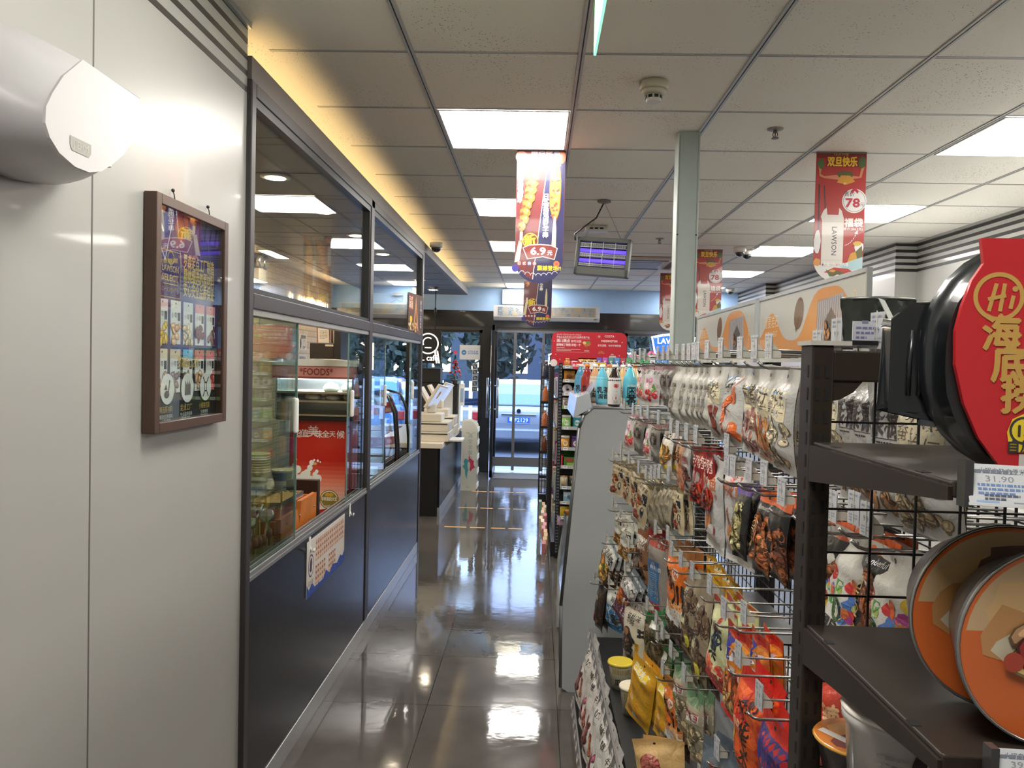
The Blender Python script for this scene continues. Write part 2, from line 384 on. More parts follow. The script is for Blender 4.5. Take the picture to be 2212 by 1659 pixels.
# kitchen rear wall: painted brick
def brick_mat():
    m=bpy.data.materials.new('cream_painted_brick'); m.use_nodes=True; nt=m.node_tree; b=nt.nodes['Principled BSDF']; N=nt.nodes.new; L=nt.links.new
    g=N('ShaderNodeNewGeometry'); sp=N('ShaderNodeSeparateXYZ'); cb=N('ShaderNodeCombineXYZ'); L(g.outputs['Position'],sp.inputs[0]); L(sp.outputs[1],cb.inputs[0]); L(sp.outputs[2],cb.inputs[1])
    br=N('ShaderNodeTexBrick'); br.inputs['Color1'].default_value=rgb(222,203,172); br.inputs['Color2'].default_value=rgb(212,192,160); br.inputs['Mortar'].default_value=rgb(186,166,136); br.inputs['Scale'].default_value=1
    br.inputs['Brick Width'].default_value=.24; br.inputs['Row Height'].default_value=.075; br.inputs['Mortar Size'].default_value=.006; L(cb.outputs[0],br.inputs['Vector']); L(br.outputs['Color'],b.inputs['Base Color'])
    bp=N('ShaderNodeBump'); bp.inputs['Strength'].default_value=.5; bp.inputs['Distance'].default_value=.01; bp.invert=True; L(br.outputs['Fac'],bp.inputs['Height']); L(bp.outputs[0],b.inputs['Normal']); b.inputs['Roughness'].default_value=.75
    return m
struct(MB().box(-3.1,2.0,0,-3.0,YF,ZC).build('wall_kitchen',brick_mat()))
struct(MB().box(-3.0,1.94,0,XW-.06,2.0,ZC).build('wall_near',m_wall))
# dropped soffit over the counter side
m_sof=mat('soffit_laminate',(78,72,68),.45,noise=.1)
mb=MB().use(m_sof).box(-2.3,2.0,2.5,-1.0,10.5,2.54); mb.use(mat('soffit_edge',(96,88,84),.45)).box(-1.0,2.531,2.5,-.955,10.52,2.575).box(-2.3,10.5,2.5,-1.0,10.52,2.575)
struct(mb.build('trim_6'))
mb=MB()
for k in range(1,14): mb.box(-2.3,2+.6*k,2.498,-1.0,2.004+.6*k,2.4995)
for k in range(1,3): mb.box(-1.0-.6*k,2.0,2.498,-.996-.6*k,10.5,2.4995)
struct(mb.build('trim_7',mat('soffit_joint',(45,41,39),.6)))
# cove strip on top of the soffit edge
t=tag(MB().box(-1.055,2.56,2.541,-1.035,10.45,2.549).build('cove_light_strip',mat('warm_led_strip',(255,224,165),.5,emit=COVE_E,ecol=(255,218,150))),'warm light strip hidden on top of the soffit edge along the ceiling','light strip')
t=tag(MB().box(-2.29,2.1,2.541,-2.27,10.4,2.549).build('wall_wash_strip',mat('warm_led_strip',(255,224,165))),'warm light strip on the rear edge of the soffit washing the brick wall','light strip')
for k,y in enumerate((3.6,5.6,7.9)):
    q=thing('kitchen_fill_light','small added ceiling lamp brightening the kitchen, %s along it'%['first','second','third'][k],'ceiling light',(-2.65,y,ZC),group='added kitchen ceiling lamps'); MB().box(-.15,-.3,-.03,.15,.3,-.0005).build('housing',mat('lamp_housing',(220,220,216),.4),q); MB().box(-.13,-.28,-.034,.13,.28,-.031).build('diffuser',mat('kitchen_fill_led',(255,240,214),.5,emit=KIT_E,ecol=(255,236,205)),q)  # lamps added to brighten the kitchen behind the glass
# kitchen far end wall = front wall; bulkhead above the glazing
m_blue=mat('bulkhead_paint',(160,194,236),.6,noise=.06,nscale=8)
struct(MB().box(-3.1,YF,2.33,3.35,YF+.15,ZC).build('wall_front',m_blue))
# ================================================================ shop front
m_hdr=mat('dark_header',(30,31,33),.22,coat=.3)
m_gfr=mat('front_frame',(22,22,24),.3,coat=.2)
m_lint=mat('lintel_grey',(64,64,65),.35)
mb=MB().use(m_hdr).box(-3.1,11.19,2.1,3.3,11.25,2.335); mb.use(m_lint).box(-3.1,11.2,2.055,3.3,11.26,2.1)
struct(mb.build('trim_8'))
# fixed glazing either side of the doorway
def window(n,x0,x1,z0=.06,z1=2.055,mull=()):
    w=struct(MB().box(x0,11.215,z0,x1,11.225,z1).build('window_%d'%n,m_glass))
    f=MB().box(x0,11.2,0,x1,11.26,z0).box(x0,11.2,z1-.04,x1,11.26,z1)
    for x in (x0,x1-.05)+tuple(mull): f.box(x,11.2,z0,x+.05,11.26,z1)
    f.build('window_frame',m_gfr,w); return w
window(1,-3.0,-.79,mull=(-1.9,)); window(2,1.25,2.87,mull=(2.05,))
struct(MB().box(-.79,11.17,0,-.665,11.27,2.1).box(1.12,11.17,0,1.25,11.27,2.1).build('trim_9',m_gfr,bevel=.004))
# open door leaf seen edge-on
m_rim=mat('door_edge_black',(17,17,19),.3)
d=struct(MB().box(-.615,10.5,.02,-.575,10.545,2.1).box(-.615,11.2,.02,-.575,11.235,2.1).box(-.61,10.5,2.03,-.58,11.235,2.1).box(-.61,10.5,.02,-.58,11.235,.12).build('door_1',m_rim))
MB().box(-.6,10.54,.12,-.594,11.2,2.03).build('door_pane',m_glass,d)
for sx in (-1,1):
    x=-.595+sx*.07
    MB().tube([(x,10.58,.83),(x,10.58,1.38)],.016,10).tube([(-.595,10.58,.95),(x,10.58,.95)],.009,8).tube([(-.595,10.58,1.27),(x,10.58,1.27)],.009,8).build('door_handle',mat('handle_steel',(170,172,176),.25,metal=1),d)
# clear plastic curtain panels in the doorway
m_plas=glassmat('curtain_plastic',(225,232,244),1.55,.03,wave=.55)
m_stile=mat('curtain_stile_grey',(112,114,118),.4,metal=.3)
t=thing('door_curtain','clear wavy plastic curtain hanging in the doorway between grey uprights','door curtain',(.2,11.2,0))
for i,(a,b) in enumerate(((-.62,-.335),(-.3,.075),(.11,.5),(.535,1.1))):
    MB().grid(lambda u,v,a=a,b=b:(a+(b-a)*u-.2,.006*math.sin(u*9+v*3),.05+v*1.99),8,12).build('plastic_panel',m_plas,t)
mb=MB()
for x in (-.318,.092,.517): mb.box(x-.2-.02,-.012,.03,x-.2+.02,.012,2.05)
mb.build('stile',m_stile,t)
MB().box(-.82,-.014,.09,.9,.014,.225).build('bottom_rail',m_stile,t)
MB().box(-.82,-.02,2.03,.9,.02,2.06).build('top_track',m_stile,t)
struct(MB().box(-.6,11.05,.0005,1.1,11.25,.012).build('trim_10',mat('threshold_steel',(180,186,192),.3,metal=.7)))
tag(MB().box(-.55,10.55,.0005,.9,11.04,.008).build('door_mat',mat('speckled_mat',(110,108,104),.9,noise=.8,nscale=260)),'grey speckled door mat lying inside the glass entrance','door mat')
# over-door air curtain with coloured mesh grille
t=thing('air_curtain','long white overdoor air curtain with yellow and blue speckled mesh grille','air curtain',(.12,11.0,2.19))
MB().prism([(0,0),(-.16,.0),(-.19,.045),(-.17,.205),(0,.205)],-.74,.74,'x').build('housing',mat('unit_white',(206,207,208),.35),t)
def grille_mat():
    m=bpy.data.materials.new('mesh_grille'); m.use_nodes=True; nt=m.node_tree; b=nt.nodes['Principled BSDF']; N=nt.nodes.new; L=nt.links.new
    tc=N('ShaderNodeTexCoord'); n=N('ShaderNodeTexNoise'); n.inputs['Scale'].default_value=14; mp=N('ShaderNodeMapping'); mp.inputs['Scale'].default_value=(1,1,.4); L(tc.outputs['Object'],mp.inputs[0]); L(mp.outputs[0],n.inputs['Vector'])
    r=N('ShaderNodeValToRGB'); r.color_ramp.elements[0].position=.4; r.color_ramp.elements[0].color=rgb(40,110,150); r.color_ramp.elements[1].position=.62; r.color_ramp.elements[1].color=rgb(205,165,60); e=r.color_ramp.elements.new(.5); e.color=rgb(150,152,152); L(n.outputs['Fac'],r.inputs[0])
    v=N('ShaderNodeTexVoronoi'); v.inputs['Scale'].default_value=70; L(tc.outputs['Object'],v.inputs['Vector']); lt=N('ShaderNodeMath'); lt.operation='LESS_THAN'; lt.inputs[1].default_value=.42; L(v.outputs['Distance'],lt.inputs[0])
    c=N('ShaderNodeMix'); c.data_type='RGBA'; L(lt.outputs[0],c.inputs[0]); c.inputs[6].default_value=rgb(150,150,148); L(r.outputs[0],c.inputs[7]); L(c.outputs[2],b.inputs['Base Color']); b.inputs['Roughness'].default_value=.5; return m
MB().prism([(-.1885,.06),(-.192,.06),(-.176,.185),(-.172,.185)],-.68,.68,'x').build('grille',grille_mat(),t)
MB().box(.66,-.186,.02,.7,-.183,.04).build('badge',mat('badge_grey',(120,122,124),.4),t)
# wall heater above it
t=thing('wall_heater','white louvred heater box with warm grille on the blue bulkhead above the door','heater',(-.33,11.25,2.43))
MB().box(-.19,-.09,0,.19,0,.215).build('housing',mat('heater_white',(214,216,218),.4),t,bevel=.012)
mb=MB()
for k in range(9): mb.box(-.165,-.098,.03+k*.019,.165,-.09,.04+k*.019)
mb.box(-.06,-.1,.02,-.054,-.09,.2).box(.05,-.1,.02,.056,-.09,.2)
mb.build('louvres',mat('louvre_cream',(222,220,205),.45),t)
MB().box(-.17,-.0915,.025,.17,-.0902,.205).build('backing',mat('louvre_dark',(120,112,92),.6),t)
t=thing('junction_box','small grey steel bracket box on the blue bulkhead right of the heater','bracket',(.08,11.25,2.55)); MB().box(-.07,-.06,-.02,.07,0,.02).build('body',mat('bracket_grey',(140,145,150),.5),t)
tag(MB().tube([(.0,11.249,2.53),(.02,11.22,2.44),(.1,11.2,2.47),(.17,11.22,2.43),(.22,11.1,2.40)],.004,6).build('cable',mat('grey_cable',(90,94,98),.5)),'thin looped cable hanging on the blue bulkhead above the air curtain','cable')
# notice on the left window + sticker column + blue strip
pm=printmat('paper_print',.6); pg=printmat('gloss_print',.25,coat=.3)
def flat(name,label,cat,o,u,v,art,w,h,thick=.002,m=None,edge=(230,230,228),group=None,parent=None,back=None):
    """flat printed card: box with artwork on its front, o = lower left corner"""
    fn=plane_fn(o,u,v); mb=MB().use(m or pm).color(*edge); o_,u_,v_=Vector(o),Vector(u).normalized(),Vector(v).normalized(); n=u_.cross(v_)
    A=[o_,o_+u_*w,o_+u_*w+v_*h,o_+v_*h]; B=[p-n*thick for p in A]
    mb.quad(*A).quad(B[3],B[2],B[1],B[0])
    if back: mb.c[-1]=rgb(*back)
    for k in range(4): mb.quad(A[k],B[k],B[(k+1)%4],A[(k+1)%4])
    art.put(mb,fn); ob=mb.build(name,parent=parent)
    return tag(ob,label,cat,group) if parent is None else ob
a=Art().rect(0,0,.3,.215,(205,212,222)).rect(.008,.008,.292,.207,(232,236,242)).ell(.065,.105,.036,.036,(64,140,196),n=24).text('∞',.065,.09,.03,(235,240,246),'c',.03).text('扫码点单',.12,.112,.02,(60,130,185),w=.15,bold=.02).text('会员支付更便捷',.12,.083,.02,(60,130,185),w=.15,bold=.02)
flat('window_notice','white printed notice with a round blue symbol on the front window','notice',(-1.123,11.198,1.622),(1,0,0),(0,0,1),a,.3,.215)
a=Art()
for k in range(5):
    y=k*.082; a.rect(0,y,.075,y+.076,(196,206,216)); a.rect(.006,y+.006,.069,y+.07,(66,76,84)); 
    if k: a.line(.012,y+.064,.063,y+.012,.006,(205,200,210)); a.ell(.037,y+.038,.014,.02,(150,160,170))
    else: a.text('15',.037,y+.022,.034,(210,216,222),'c',.03)
flat('prohibition_stickers','column of five small square warning stickers on the dark front window','sticker',(-.93,11.2,1.16),(1,0,0),(0,0,1),a,.075,.41,.0008)
a=Art().rect(0,0,.42,.1,(38,74,150)).line(.02,.02,.4,.06,.012,(84,118,170)).line(.05,.07,.3,.09,.008,(70,104,164))
flat('blue_vinyl_strip','plain blue vinyl strip stuck low across the front window','window strip',(-1.22,11.202,.96),(1,0,0),(0,0,1),a,.42,.1,.0008)
# lit shop sign in the right window
sg=(26,70,200)
def milk_sign(loc,sc_,rz,lab,name='light_box_sign'):
    t=thing(name,lab,'illuminated sign',loc,rz)
    out=[(-.5,.36),(-.25,.42),(0,.44),(.25,.42),(.5,.36),(.42,-.02),(.3,-.06),(.3,-.42),(-.3,-.42),(-.3,-.06),(-.42,-.02)]
    S=lambda P,k:[(x*sc_*k,y*sc_*k) for x,y in P]
    MB().prism(S(out,1),-.03,.03,'y').build('case',mat('sign_white',(225,232,240),.4,emit=.8),t)
    A=Art(); A.poly(S(out,.94),(20,64,196)); A.ring(0,-1.0*sc_,1.4*sc_,.012*sc_,(240,244,250),a0=1.25,a1=1.89).text('LAWSON',0,.2*sc_,.13*sc_,(240,246,255),'c',.02,w=.72*sc_)
    A.poly(S([(-.12,.12),(.12,.12),(.09,.02),(.15,-.06),(.15,-.34),(-.15,-.34),(-.15,-.06),(-.09,.02)],1),(236,242,252)).rect(-.1*sc_,.05*sc_,.1*sc_,.07*sc_,(20,64,196)).ell(-.24*sc_,-.12*sc_,.06*sc_,.12*sc_,(120,100,220))
    for y0,sx in ((-.0315,1),(.0315,-1)):
        mb=MB().use(printmat('lit_print',.4,emit=1.6)); A.put(mb,plane_fn((0,y0,0),(sx,0,0),(0,0,1)),dz=.0006); mb.build('face',parent=t)
    return t
milk_sign((1.93,11.08,1.79),.62,0,'blue lit shop sign with white lettering and a milk churn in the right front window')
# ================================================================ outside
m_asph=mat('asphalt',(104,108,114),.85,noise=.3,nscale=30); m_pave=mat('paving',(168,172,176),.8,noise=.2)
struct(MB().box(-14,12.6,-.3,14,40,-.25).build('floor_outside',m_asph))
struct(MB().box(-6,11.27,-.3,6,12.6,-.02).build('trim_11',m_pave))
def car(loc,rz,paint,lab,plate):
    t=thing('car',lab,'car',loc,rz)
    P=mat('car_'+paint[0],paint[1],.3,metal=.35,coat=.6); G=mat('car_glass',(110,140,150),.08,coat=.5)
    sec=[(0,.72,.30,.62),(.05,.80,.26,.86),(.25,.84,.2,.94),(.75,.86,.2,.95),(1.2,.86,.2,.92),(3.1,.86,.2,.9),(4.1,.84,.22,.78),(4.45,.7,.3,.6)]
    def ring(y,w,z0,z1): return [(-w,y,z0),(-w*1.02,y,(z0+z1)/2),(-w*.97,y,z1-.06),(-w*.9,y,z1),(w*.9,y,z1),(w*.97,y,z1-.06),(w*1.02,y,(z0+z1)/2),(w,y,z0)]
    mb=MB().use(P); mb.smooth=True; I=[[mb.V(p) for p in ring(*q)] for q in sec]
    for a,b in zip(I,I[1:]):
        for k in range(8): mb.F([a[k],a[(k+1)%8],b[(k+1)%8],b[k]])
    mb.smooth=False; mb.F(I[0][::-1]); mb.F(I[-1]); mb.build('body',parent=t,bevel=.01)
    mb=MB().use(P); cab=[(.55,.72,.93),(.95,.6,1.36),(1.3,.58,1.45),(2.3,.58,1.44),(3.15,.72,.9)]
    I=[[mb.V(p) for p in ((-w,y,z),(-w*.86,y,z+.03),(w*.86,y,z+.03),(w,y,z))]+[mb.V((w*1.12 if k in(1,2,3) else w,y,.9)) for _ in (0,)]+[mb.V((-w*1.12 if k in(1,2,3) else -w,y,.9))] for k,(y,w,z) in enumerate(cab)]
    for a,b in zip(I,I[1:]):
        for k in range(6): mb.F([a[k],a[(k+1)%6],b[(k+1)%6],b[k]])
    mb.build('cabin',parent=t,bevel=.015)
    MB().quad((-.63,.555,.975),(.63,.555,.975),(.52,.92,1.35),(-.52,.92,1.35)).build('rear_window',G,t)
    for s in (-1,1):
        MB().quad((s*.745,.85,.98),(s*.745,2.9,.95),(s*.68,2.25,1.38),(s*.68,1.1,1.38)).build('side_window',G,t)
        MB().box(s*.84-.11,-.004,.66,s*.84+.03 if s<0 else s*.84+.06,.2,.84).build('tail_lamp',mat('tail_red',(165,36,44),.2,coat=.5),t,bevel=.02)
        for y in (.85,3.55):
            MB().use(mat('tyre',(28,28,30),.8)).lathe([(.2,-.1),(.31,-.1),(.325,-.05),(.325,.05),(.31,.1),(.2,.1)],(s*.78,y,.325-.06),20,'x').build('wheel',parent=t)
    MB().box(-.86,-.06,.3,.86,.1,.52).build('bumper',P,t,bevel=.04)
    MB().box(-.36,-.01,.78,.36,.012,.815).build('chrome_trim',mat('chrome',(200,204,210),.12,metal=1),t,bevel=.006)
    MB().lathe([(.035,-.02),(.045,-.014),(.045,.01)],(0,.01,.875),20,'y').build('badge',mat('badge_dark',(60,66,84),.2,metal=.8),t)
    A=Art().rect(0,0,.44,.14,(28,88,176)).ring(.22,.07,.0,0,(255,255,255)).text(plate,.03,.032,.085,(235,240,246),w=.38,bold=.02)
    A.rect(.004,.004,.436,.008,(220,228,240)).rect(.004,.132,.436,.136,(220,228,240))
    mb=MB().use(pm); A.put(mb,plane_fn((-.22,-.012,.62),(1,0,0),(0,0,1)),dz=.0005); mb.build('number_plate',parent=t)
    return t
car((-.34,15.6,-.25),R_(-1),('silver',(140,146,156)),'silver saloon car parked outside the glass door, rear towards the shop','粤F2129')
car((-3.5,15.2,-.25),R_(2),('blue',(58,112,176)),'blue saloon car parked outside, left of the silver one','粤B1715')
t=thing('picket_fence','white picket fence standing behind the parked cars','fence',(0,21.5,-.06))
mb=MB()
for k in range(-24,20): mb.box(k*.26-.05,0,.0,k*.26+.05,.03,1.12)
mb.build('pickets',mat('fence_white',(235,238,242),.6),t); MB().box(-6.4,.03,.3,5.2,.06,.38).box(-6.4,.03,.85,5.2,.06,.93).build('rail',mat('fence_white',(235,238,242),.6),t)
m_leaf=mat('leaf_dark',(46,62,54),.7,noise=.6,nscale=6); m_bark=mat('bark',(66,56,52),.9,noise=.4)
def tree(loc,h,r,lab,seed,leaf=m_leaf,g='trees outside the shop front'):
    t=thing('street_tree',lab,'tree',loc,group=g); q=random.Random(seed)
    MB().tube([(0,0,0),(.05,0,h*.3),(-.03,.05,h*.6)],[.16,.13,.09],8).build('trunk',m_bark,t)
    mb=MB()
    for k in range(900):
        a=q.uniform(0,2*PI); e=q.uniform(-1,1); d=r*q.uniform(.45,1); c=Vector((d*math.cos(a)*math.sqrt(1-e*e),d*.7*math.sin(a)*math.sqrt(1-e*e),h*.52+d*e*1.75))
        u=Vector((q.uniform(-1,1),q.uniform(-1,1),q.uniform(-1,1))).normalized()*.2; v=u.orthogonal().normalized()*.1
        mb.quad(c-u,c+v,c+u,c-v)
    mb.build('foliage',leaf,t)
TR=[(-6.2,23,5,1.25),(-3.7,23.2,5.2,1.25),(-1.2,24,5.5,1.25),(1.3,22.8,5.2,1.25),(3.8,24,5.5,1.25),(6.3,22.9,5.2,1.25)]
for k,(x,y,h,r) in enumerate(TR): tree((x,y,-.06),h,r,'%s dark leafy street tree from the left beyond the white fence outside'%['first','second','third','fourth','fifth','last'][k],k)
q=thing('shrub','red flowering shrub outside the right front window','shrub',(2.0,13.6,-.06)); mb=MB(); r2=random.Random(3)
for k in range(260):
    c=Vector((r2.uniform(-.8,.7),r2.uniform(-.3,.3),r2.uniform(.4,2.0))); u=Vector((r2.uniform(-1,1),r2.uniform(-1,1),r2.uniform(-1,1))).normalized()*.09; v=u.orthogonal().normalized()*.05; mb.quad(c-u,c+v,c+u,c-v)
mb.build('foliage',mat('shrub_leaf',(70,82,76),.7),q); mb=MB()
for k in range(70):
    c=Vector((r2.gauss(-.1,.25),r2.uniform(-.35,-.2),1.72+r2.gauss(0,.1))); u=Vector((r2.uniform(-1,1),r2.uniform(-1,1),r2.uniform(-1,1))).normalized()*.05; v=u.orthogonal().normalized()*.04; mb.quad(c-u,c+v,c+u,c-v)
mb.build('blossom',mat('blossom_red',(214,60,64),.6),q); MB().tube([(0,0,0),(0,0,1.2)],.03).build('stem',m_bark,q)
b=thing('building','pale building with windows given a sunlit glow far behind the trees outside','building',(0,34,-.06))
MB().box(-16,0,0,16,.5,4.2).build('wall',mat('far_wall',(62,72,86),.8),b)
for k in range(10): MB().box(-8+k*1.7,-.02,1.2,-7.2+k*1.7,0,2.4).build('window',mat('sunlit_glow_glass',(255,226,178),.4,emit=2.2),b)  # panes emit their own warm glow, standing in for sunlight
# daylight
w=bpy.data.worlds.new('World'); sc.world=w; w.use_nodes=True; nt=w.node_tree; bg=nt.nodes['Background']
bg.inputs[0].default_value=(.5,.66,1.0,1); bg.inputs[1].default_value=SKY_E
# ================================================================ glazed partition
t=thing('glazed_partition','dark framed counter partition with navy panels and sliding glass along the left side','partition',(0,0,0))
x0,x1=-1.012,-.952
def fr(name,*boxes,m=m_frame,bev=.003):
    mb=MB()
    for b in boxes: mb.box(*b)
    return mb.build(name,m,t,bevel=bev)
fr('end_post',(x0,2.531,0,x1,2.57,2.5)); fr('far_post',(x0,6.36,0,x1,6.425,2.5)); fr('mullion',(x0,4.375,.09,x1,4.455,2.5))
fr('header',(x0,2.57,2.455,x1,6.36,2.499)); fr('middle_rail',(x0,2.57,1.752,x1,4.375,1.805),(x0,4.455,1.752,x1,6.36,1.805))
for a,b in ((2.57,4.375),(4.455,6.36)):
    fr('glazing_bead',(x0+.02,a,2.425,x1-.006,b,2.455),(x0+.02,a,1.805,x1-.006,b,1.822),(x0+.02,b-.022,1.822,x1-.006,b,2.425),m=mat('bead_black',(24,25,27),.4),bev=0)
    MB().box(-.985,a,1.82,-.979,b-.02,2.43).build('upper_pane',m_glass,t)
fr('lower_panel',(-.985,2.575,.092,-.957,4.355,.828),m=m_navy); fr('lower_panel',(-.985,4.475,.092,-.957,6.33,.828),m=m_navy)
fr('panel_gap',(-1.0,4.355,.092,-.975,4.475,.828),(-1.0,6.33,.092,-.975,6.37,.828),m=m_black,bev=0)
for a,b in ((2.57,4.375),(4.455,6.36)):
    fr('sill_track',(-1.01,a,.828,-.952,b,.842),(-1.006,a,.842,-.999,b,.858),(-.986,a,.842,-.979,b,.858),(-.962,a,.842,-.955,b,.858),m=m_alu,bev=.001)
    fr('head_track',(-1.006,a,1.73,-.958,b,1.752),m=mat('track_grey',(150,150,146),.4,metal=.3),bev=.001)
fr('skirting',(-.99,2.575,0,-.955,6.42,.085),m=mat('skirting_grey',(168,170,172),.3,metal=.35,noise=.1),bev=.002)
m_gl=glassmat('sliding_glass',(240,247,244))
m_ge=mat('glass_edge',(120,150,140),.2)
def pane(y0,y1,x,hy):
    MB().box(x-.003,y0,.845,x+.003,y1,1.735).build('sliding_pane',m_gl,t)
    e=y1 if abs(hy-y1)<abs(hy-y0) else y0
    MB().box(x-.0032,e-.002,.846,x+.0032,e+.002,1.734).build('pane_edge',m_ge,t)
    h=MB().box(x+.003,hy-.016,1.29,x+.02,hy+.016,1.43).build('pull_handle',m_white,t,bevel=.008)
pane(2.575,3.1,-.968,3.06); pane(2.58,3.16,-.99,3.11); pane(3.95,4.37,-.968,4.0)
pane(4.46,5.03,-.99,4.99); pane(5.93,6.355,-.968,5.97)
# adhesive hooks and the notice sheet
for y,z,lab in ((3.27,.79,'white adhesive hook holding the paper notice on the navy panel'),(3.98,.805,'white adhesive hook near the far top corner of the notice on the navy panel')):
    h=thing('adhesive_hook',lab,'hook',(-.957,y,z)); MB().box(0,-.011,-.035,.006,.011,.035).build('pad',m_white,h,bevel=.004); MB().tube([(.005,0,-.01),(.012,0,-.03),(.02,0,-.03),(.024,0,-.015)],.0045,8).build('hook',m_white,h)
W,H=.64,.243
a=Art().rect(0,0,W,H,(214,206,200))
for r in range(2):
    for k in range(15 if r==0 else 9):
        x=.13+k*.033+(0 if r==0 or k<5 else .05); y0=.13 if r==0 else .025; h=.095 if r==0 else .085
        a.rect(x,y0,x+.025,y0+h,(196,150,124) if (k*7+r)%3 else (206,164,140))
        for j in range(6): a.rect(x+.004,y0+.012+j*.013,x+.021,y0+.018+j*.013,(110,66,58) if j%2 else (228,206,190))
a.ell(.06,.13,.04,.05,(70,62,88),n=20).ell(.06,.13,.033,.043,(222,212,208),n=20).blob(.06,.14,.02,.026,(84,74,104),4).blob(.055,.115,.016,.012,(60,60,80),5).text('乌龙茶',.06,.045,.02,(90,80,84),'c')
a.poly([(0,0),(W,0),(W,.06),(.6,.04),(.56,.055),(.5,.03),(.42,.045),(.36,.02),(.3,.05),(.26,.02),(.12,.022),(.08,.05),(.03,.03),(0,.06)],(44,72,150))
for k in range(9): a.ring(.04+k*.07,.006,.02,.003,(90,120,190),a0=0,a1=PI,n=10)
flat('paper_notice','printed menu sheet with orange columns and blue waves hanging on the navy panel','notice',(-.9535,3.23,.565),(0,1,.0),(0,0,1),a,W,H,.0015)
# ================================================================ ceiling fittings
t=thing('smoke_detector','round cream smoke detector with dark vents on the ceiling','smoke detector',(.422,3.0,ZC-.001))
MB().lathe([(.052,0),(.056,-.008),(.055,-.02),(.052,-.032)],n=32).build('base',mat('cream_plastic',(198,190,170),.4),t)
MB().lathe([(.05,-.032),(.044,-.046),(.033,-.05)],n=32).build('collar',mat('cream_plastic',(198,190,170),.4),t)
mb=MB().use(mat('off_white',(214,210,200),.4)).lathe([(.028,-.045),(.03,-.072),(.026,-.078)],n=32); mb.use(m_black)
for k in range(8):
    a=2*PI*k/8+.2; c,s=math.cos(a),math.sin(a); mb.T=Matrix.Translation((.0295*c,.0295*s,-.06))@Matrix.Rotation(a,4,'Z'); mb.box(-.001,-.008,-.005,.0015,.008,.006)
mb.T=None; mb.build('sensor_head',parent=t)
def sprinkler(x,y,lab):
    t=thing('sprinkler',lab,'sprinkler',(x,y,ZC-.001)); m=mat('sprinkler_brass',(92,84,76),.35,metal=.6)
    MB().lathe([(.036,0),(.034,-.004),(.015,-.009)],n=24).build('flange',mat('flange_grey',(138,132,124),.4,metal=.3),t)
    mb=MB().cyl((0,0,-.006),(0,0,-.018),.009,12)
    for s in (-1,1): mb.tube([(s*.008,0,-.014),(s*.011,0,-.028),(s*.004,0,-.042)],.002,6)
    mb.lathe([(.0165,-.0435),(.0165,-.041)],n=16).build('body',m,t); MB().cyl((0,0,-.016),(0,0,-.04),.0025,8).build('bulb',mat('bulb_red',(150,40,30),.2),t)
sprinkler(1.052,3.562,'ceiling sprinkler head just right of the pale column'); sprinkler(1.017,6.634,'farther ceiling sprinkler head, above and behind the blue-lit insect killer'); 
def dome(x,y,z,lab,rz=0):
    t=thing('dome_camera',lab,'security camera',(x,y,z),rz,group='dome cameras on the ceiling')
    MB().lathe([(.055,0),(.057,-.02),(.056,-.035),(.044,-.045)],n=28).build('housing',mat('camera_white',(214,210,202),.35),t)
    MB().lathe([(.042,-.043),(.041,-.055),(.033,-.07),(.018,-.08),(.004,-.083)],n=28).build('dome',mat('smoked_dome',(22,26,34),.1,coat=.8),t)
dome(1.80,7.05,ZC-.001,'left of the two neighbouring dome cameras on the ceiling'); dome(1.905,7.2,ZC-.001,'right of the two neighbouring dome cameras on the ceiling'); dome(2.62,10.7,ZC-.001,'dome camera in the far right ceiling corner'); dome(-.88,6.6,2.6,'dome camera hanging by the soffit edge above the partition end')
# downlights in the soffit
for k,y in enumerate((3.876,4.76,5.64,6.6,7.5,8.65,9.8)):
    lab='round warm downlight in the soffit, %s'%['nearest, above the glass partition','second from the camera, behind the glass','third, behind the far glass pane','fourth along the row','fifth along the row','sixth along the row','farthest, over the till counter'][k]
    t=thing('downlight',lab,'downlight',(-1.335,y,2.499),group='round downlights in the soffit')
    MB().lathe([(.075,0),(.074,-.006),(.055,-.008)],n=28).build('trim_ring',mat('ring_white',(230,226,218),.4),t)
    MB().lathe([(.052,-.004),(.05,-.0095)],n=24).build('lens',mat('warm_lens',(255,244,226),.4,emit=DOWN_E,ecol=(255,236,205)),t)
# ceiling cassette, pale vent, edge-lit green sign
t=thing('air_conditioner','square ceiling air conditioner cassette behind the insect killer','air conditioner',(1.03,8.15,ZC-.001))
MB().box(-.42,-.42,-.03,.42,.42,0).build('panel',mat('cassette_white',(196,190,180),.4),t,bevel=.015)
for k in range(4):
    mb=MB(); mb.T=Matrix.Rotation(k*PI/2,4,'Z'); mb.box(-.26,-.37,-.034,.26,-.3,-.029); mb.build('slot',mat('slot_dark',(60,58,56),.5),t)
MB().box(-.22,-.22,-.034,.22,.22,-.029).build('intake',mat('intake_grey',(150,146,140),.5,noise=.4,nscale=90),t)
t=thing('access_point','small pale ceiling box with three dark slots','ceiling box',(.438,6.1,ZC-.001)); MB().box(-.09,-.06,-.045,.09,.06,0).build('case',mat('cassette_white',(196,190,180),.4),t,bevel=.008)
for k in range(3): MB().box(-.055+k*.04,-.0615,-.034,-.027+k*.04,-.059,-.02).build('slot',m_black,t)
t=thing('hanging_sign','clear sign panel edge-lit in green hanging from the ceiling, seen almost edge-on','hanging sign',(.119,1.53,2.32))
MB().box(-.002,-.34,0,.002,.31,.3).build('acrylic_panel',mat('sign_acrylic',(205,228,205),.25,emit=.12),t)
MB().box(-.0028,-.342,-.003,.0028,.313,.0).box(-.0028,.31,-.003,.0028,.314,.3).build('lit_edge',mat('green_edge',(120,255,150),.4,emit=1.6,ecol=(90,240,130)),t)
for y in (-.25,.25): MB().cyl((0,y,.3),(0,y,ZC-2.32),.002,6).build('cord',m_alu,t)
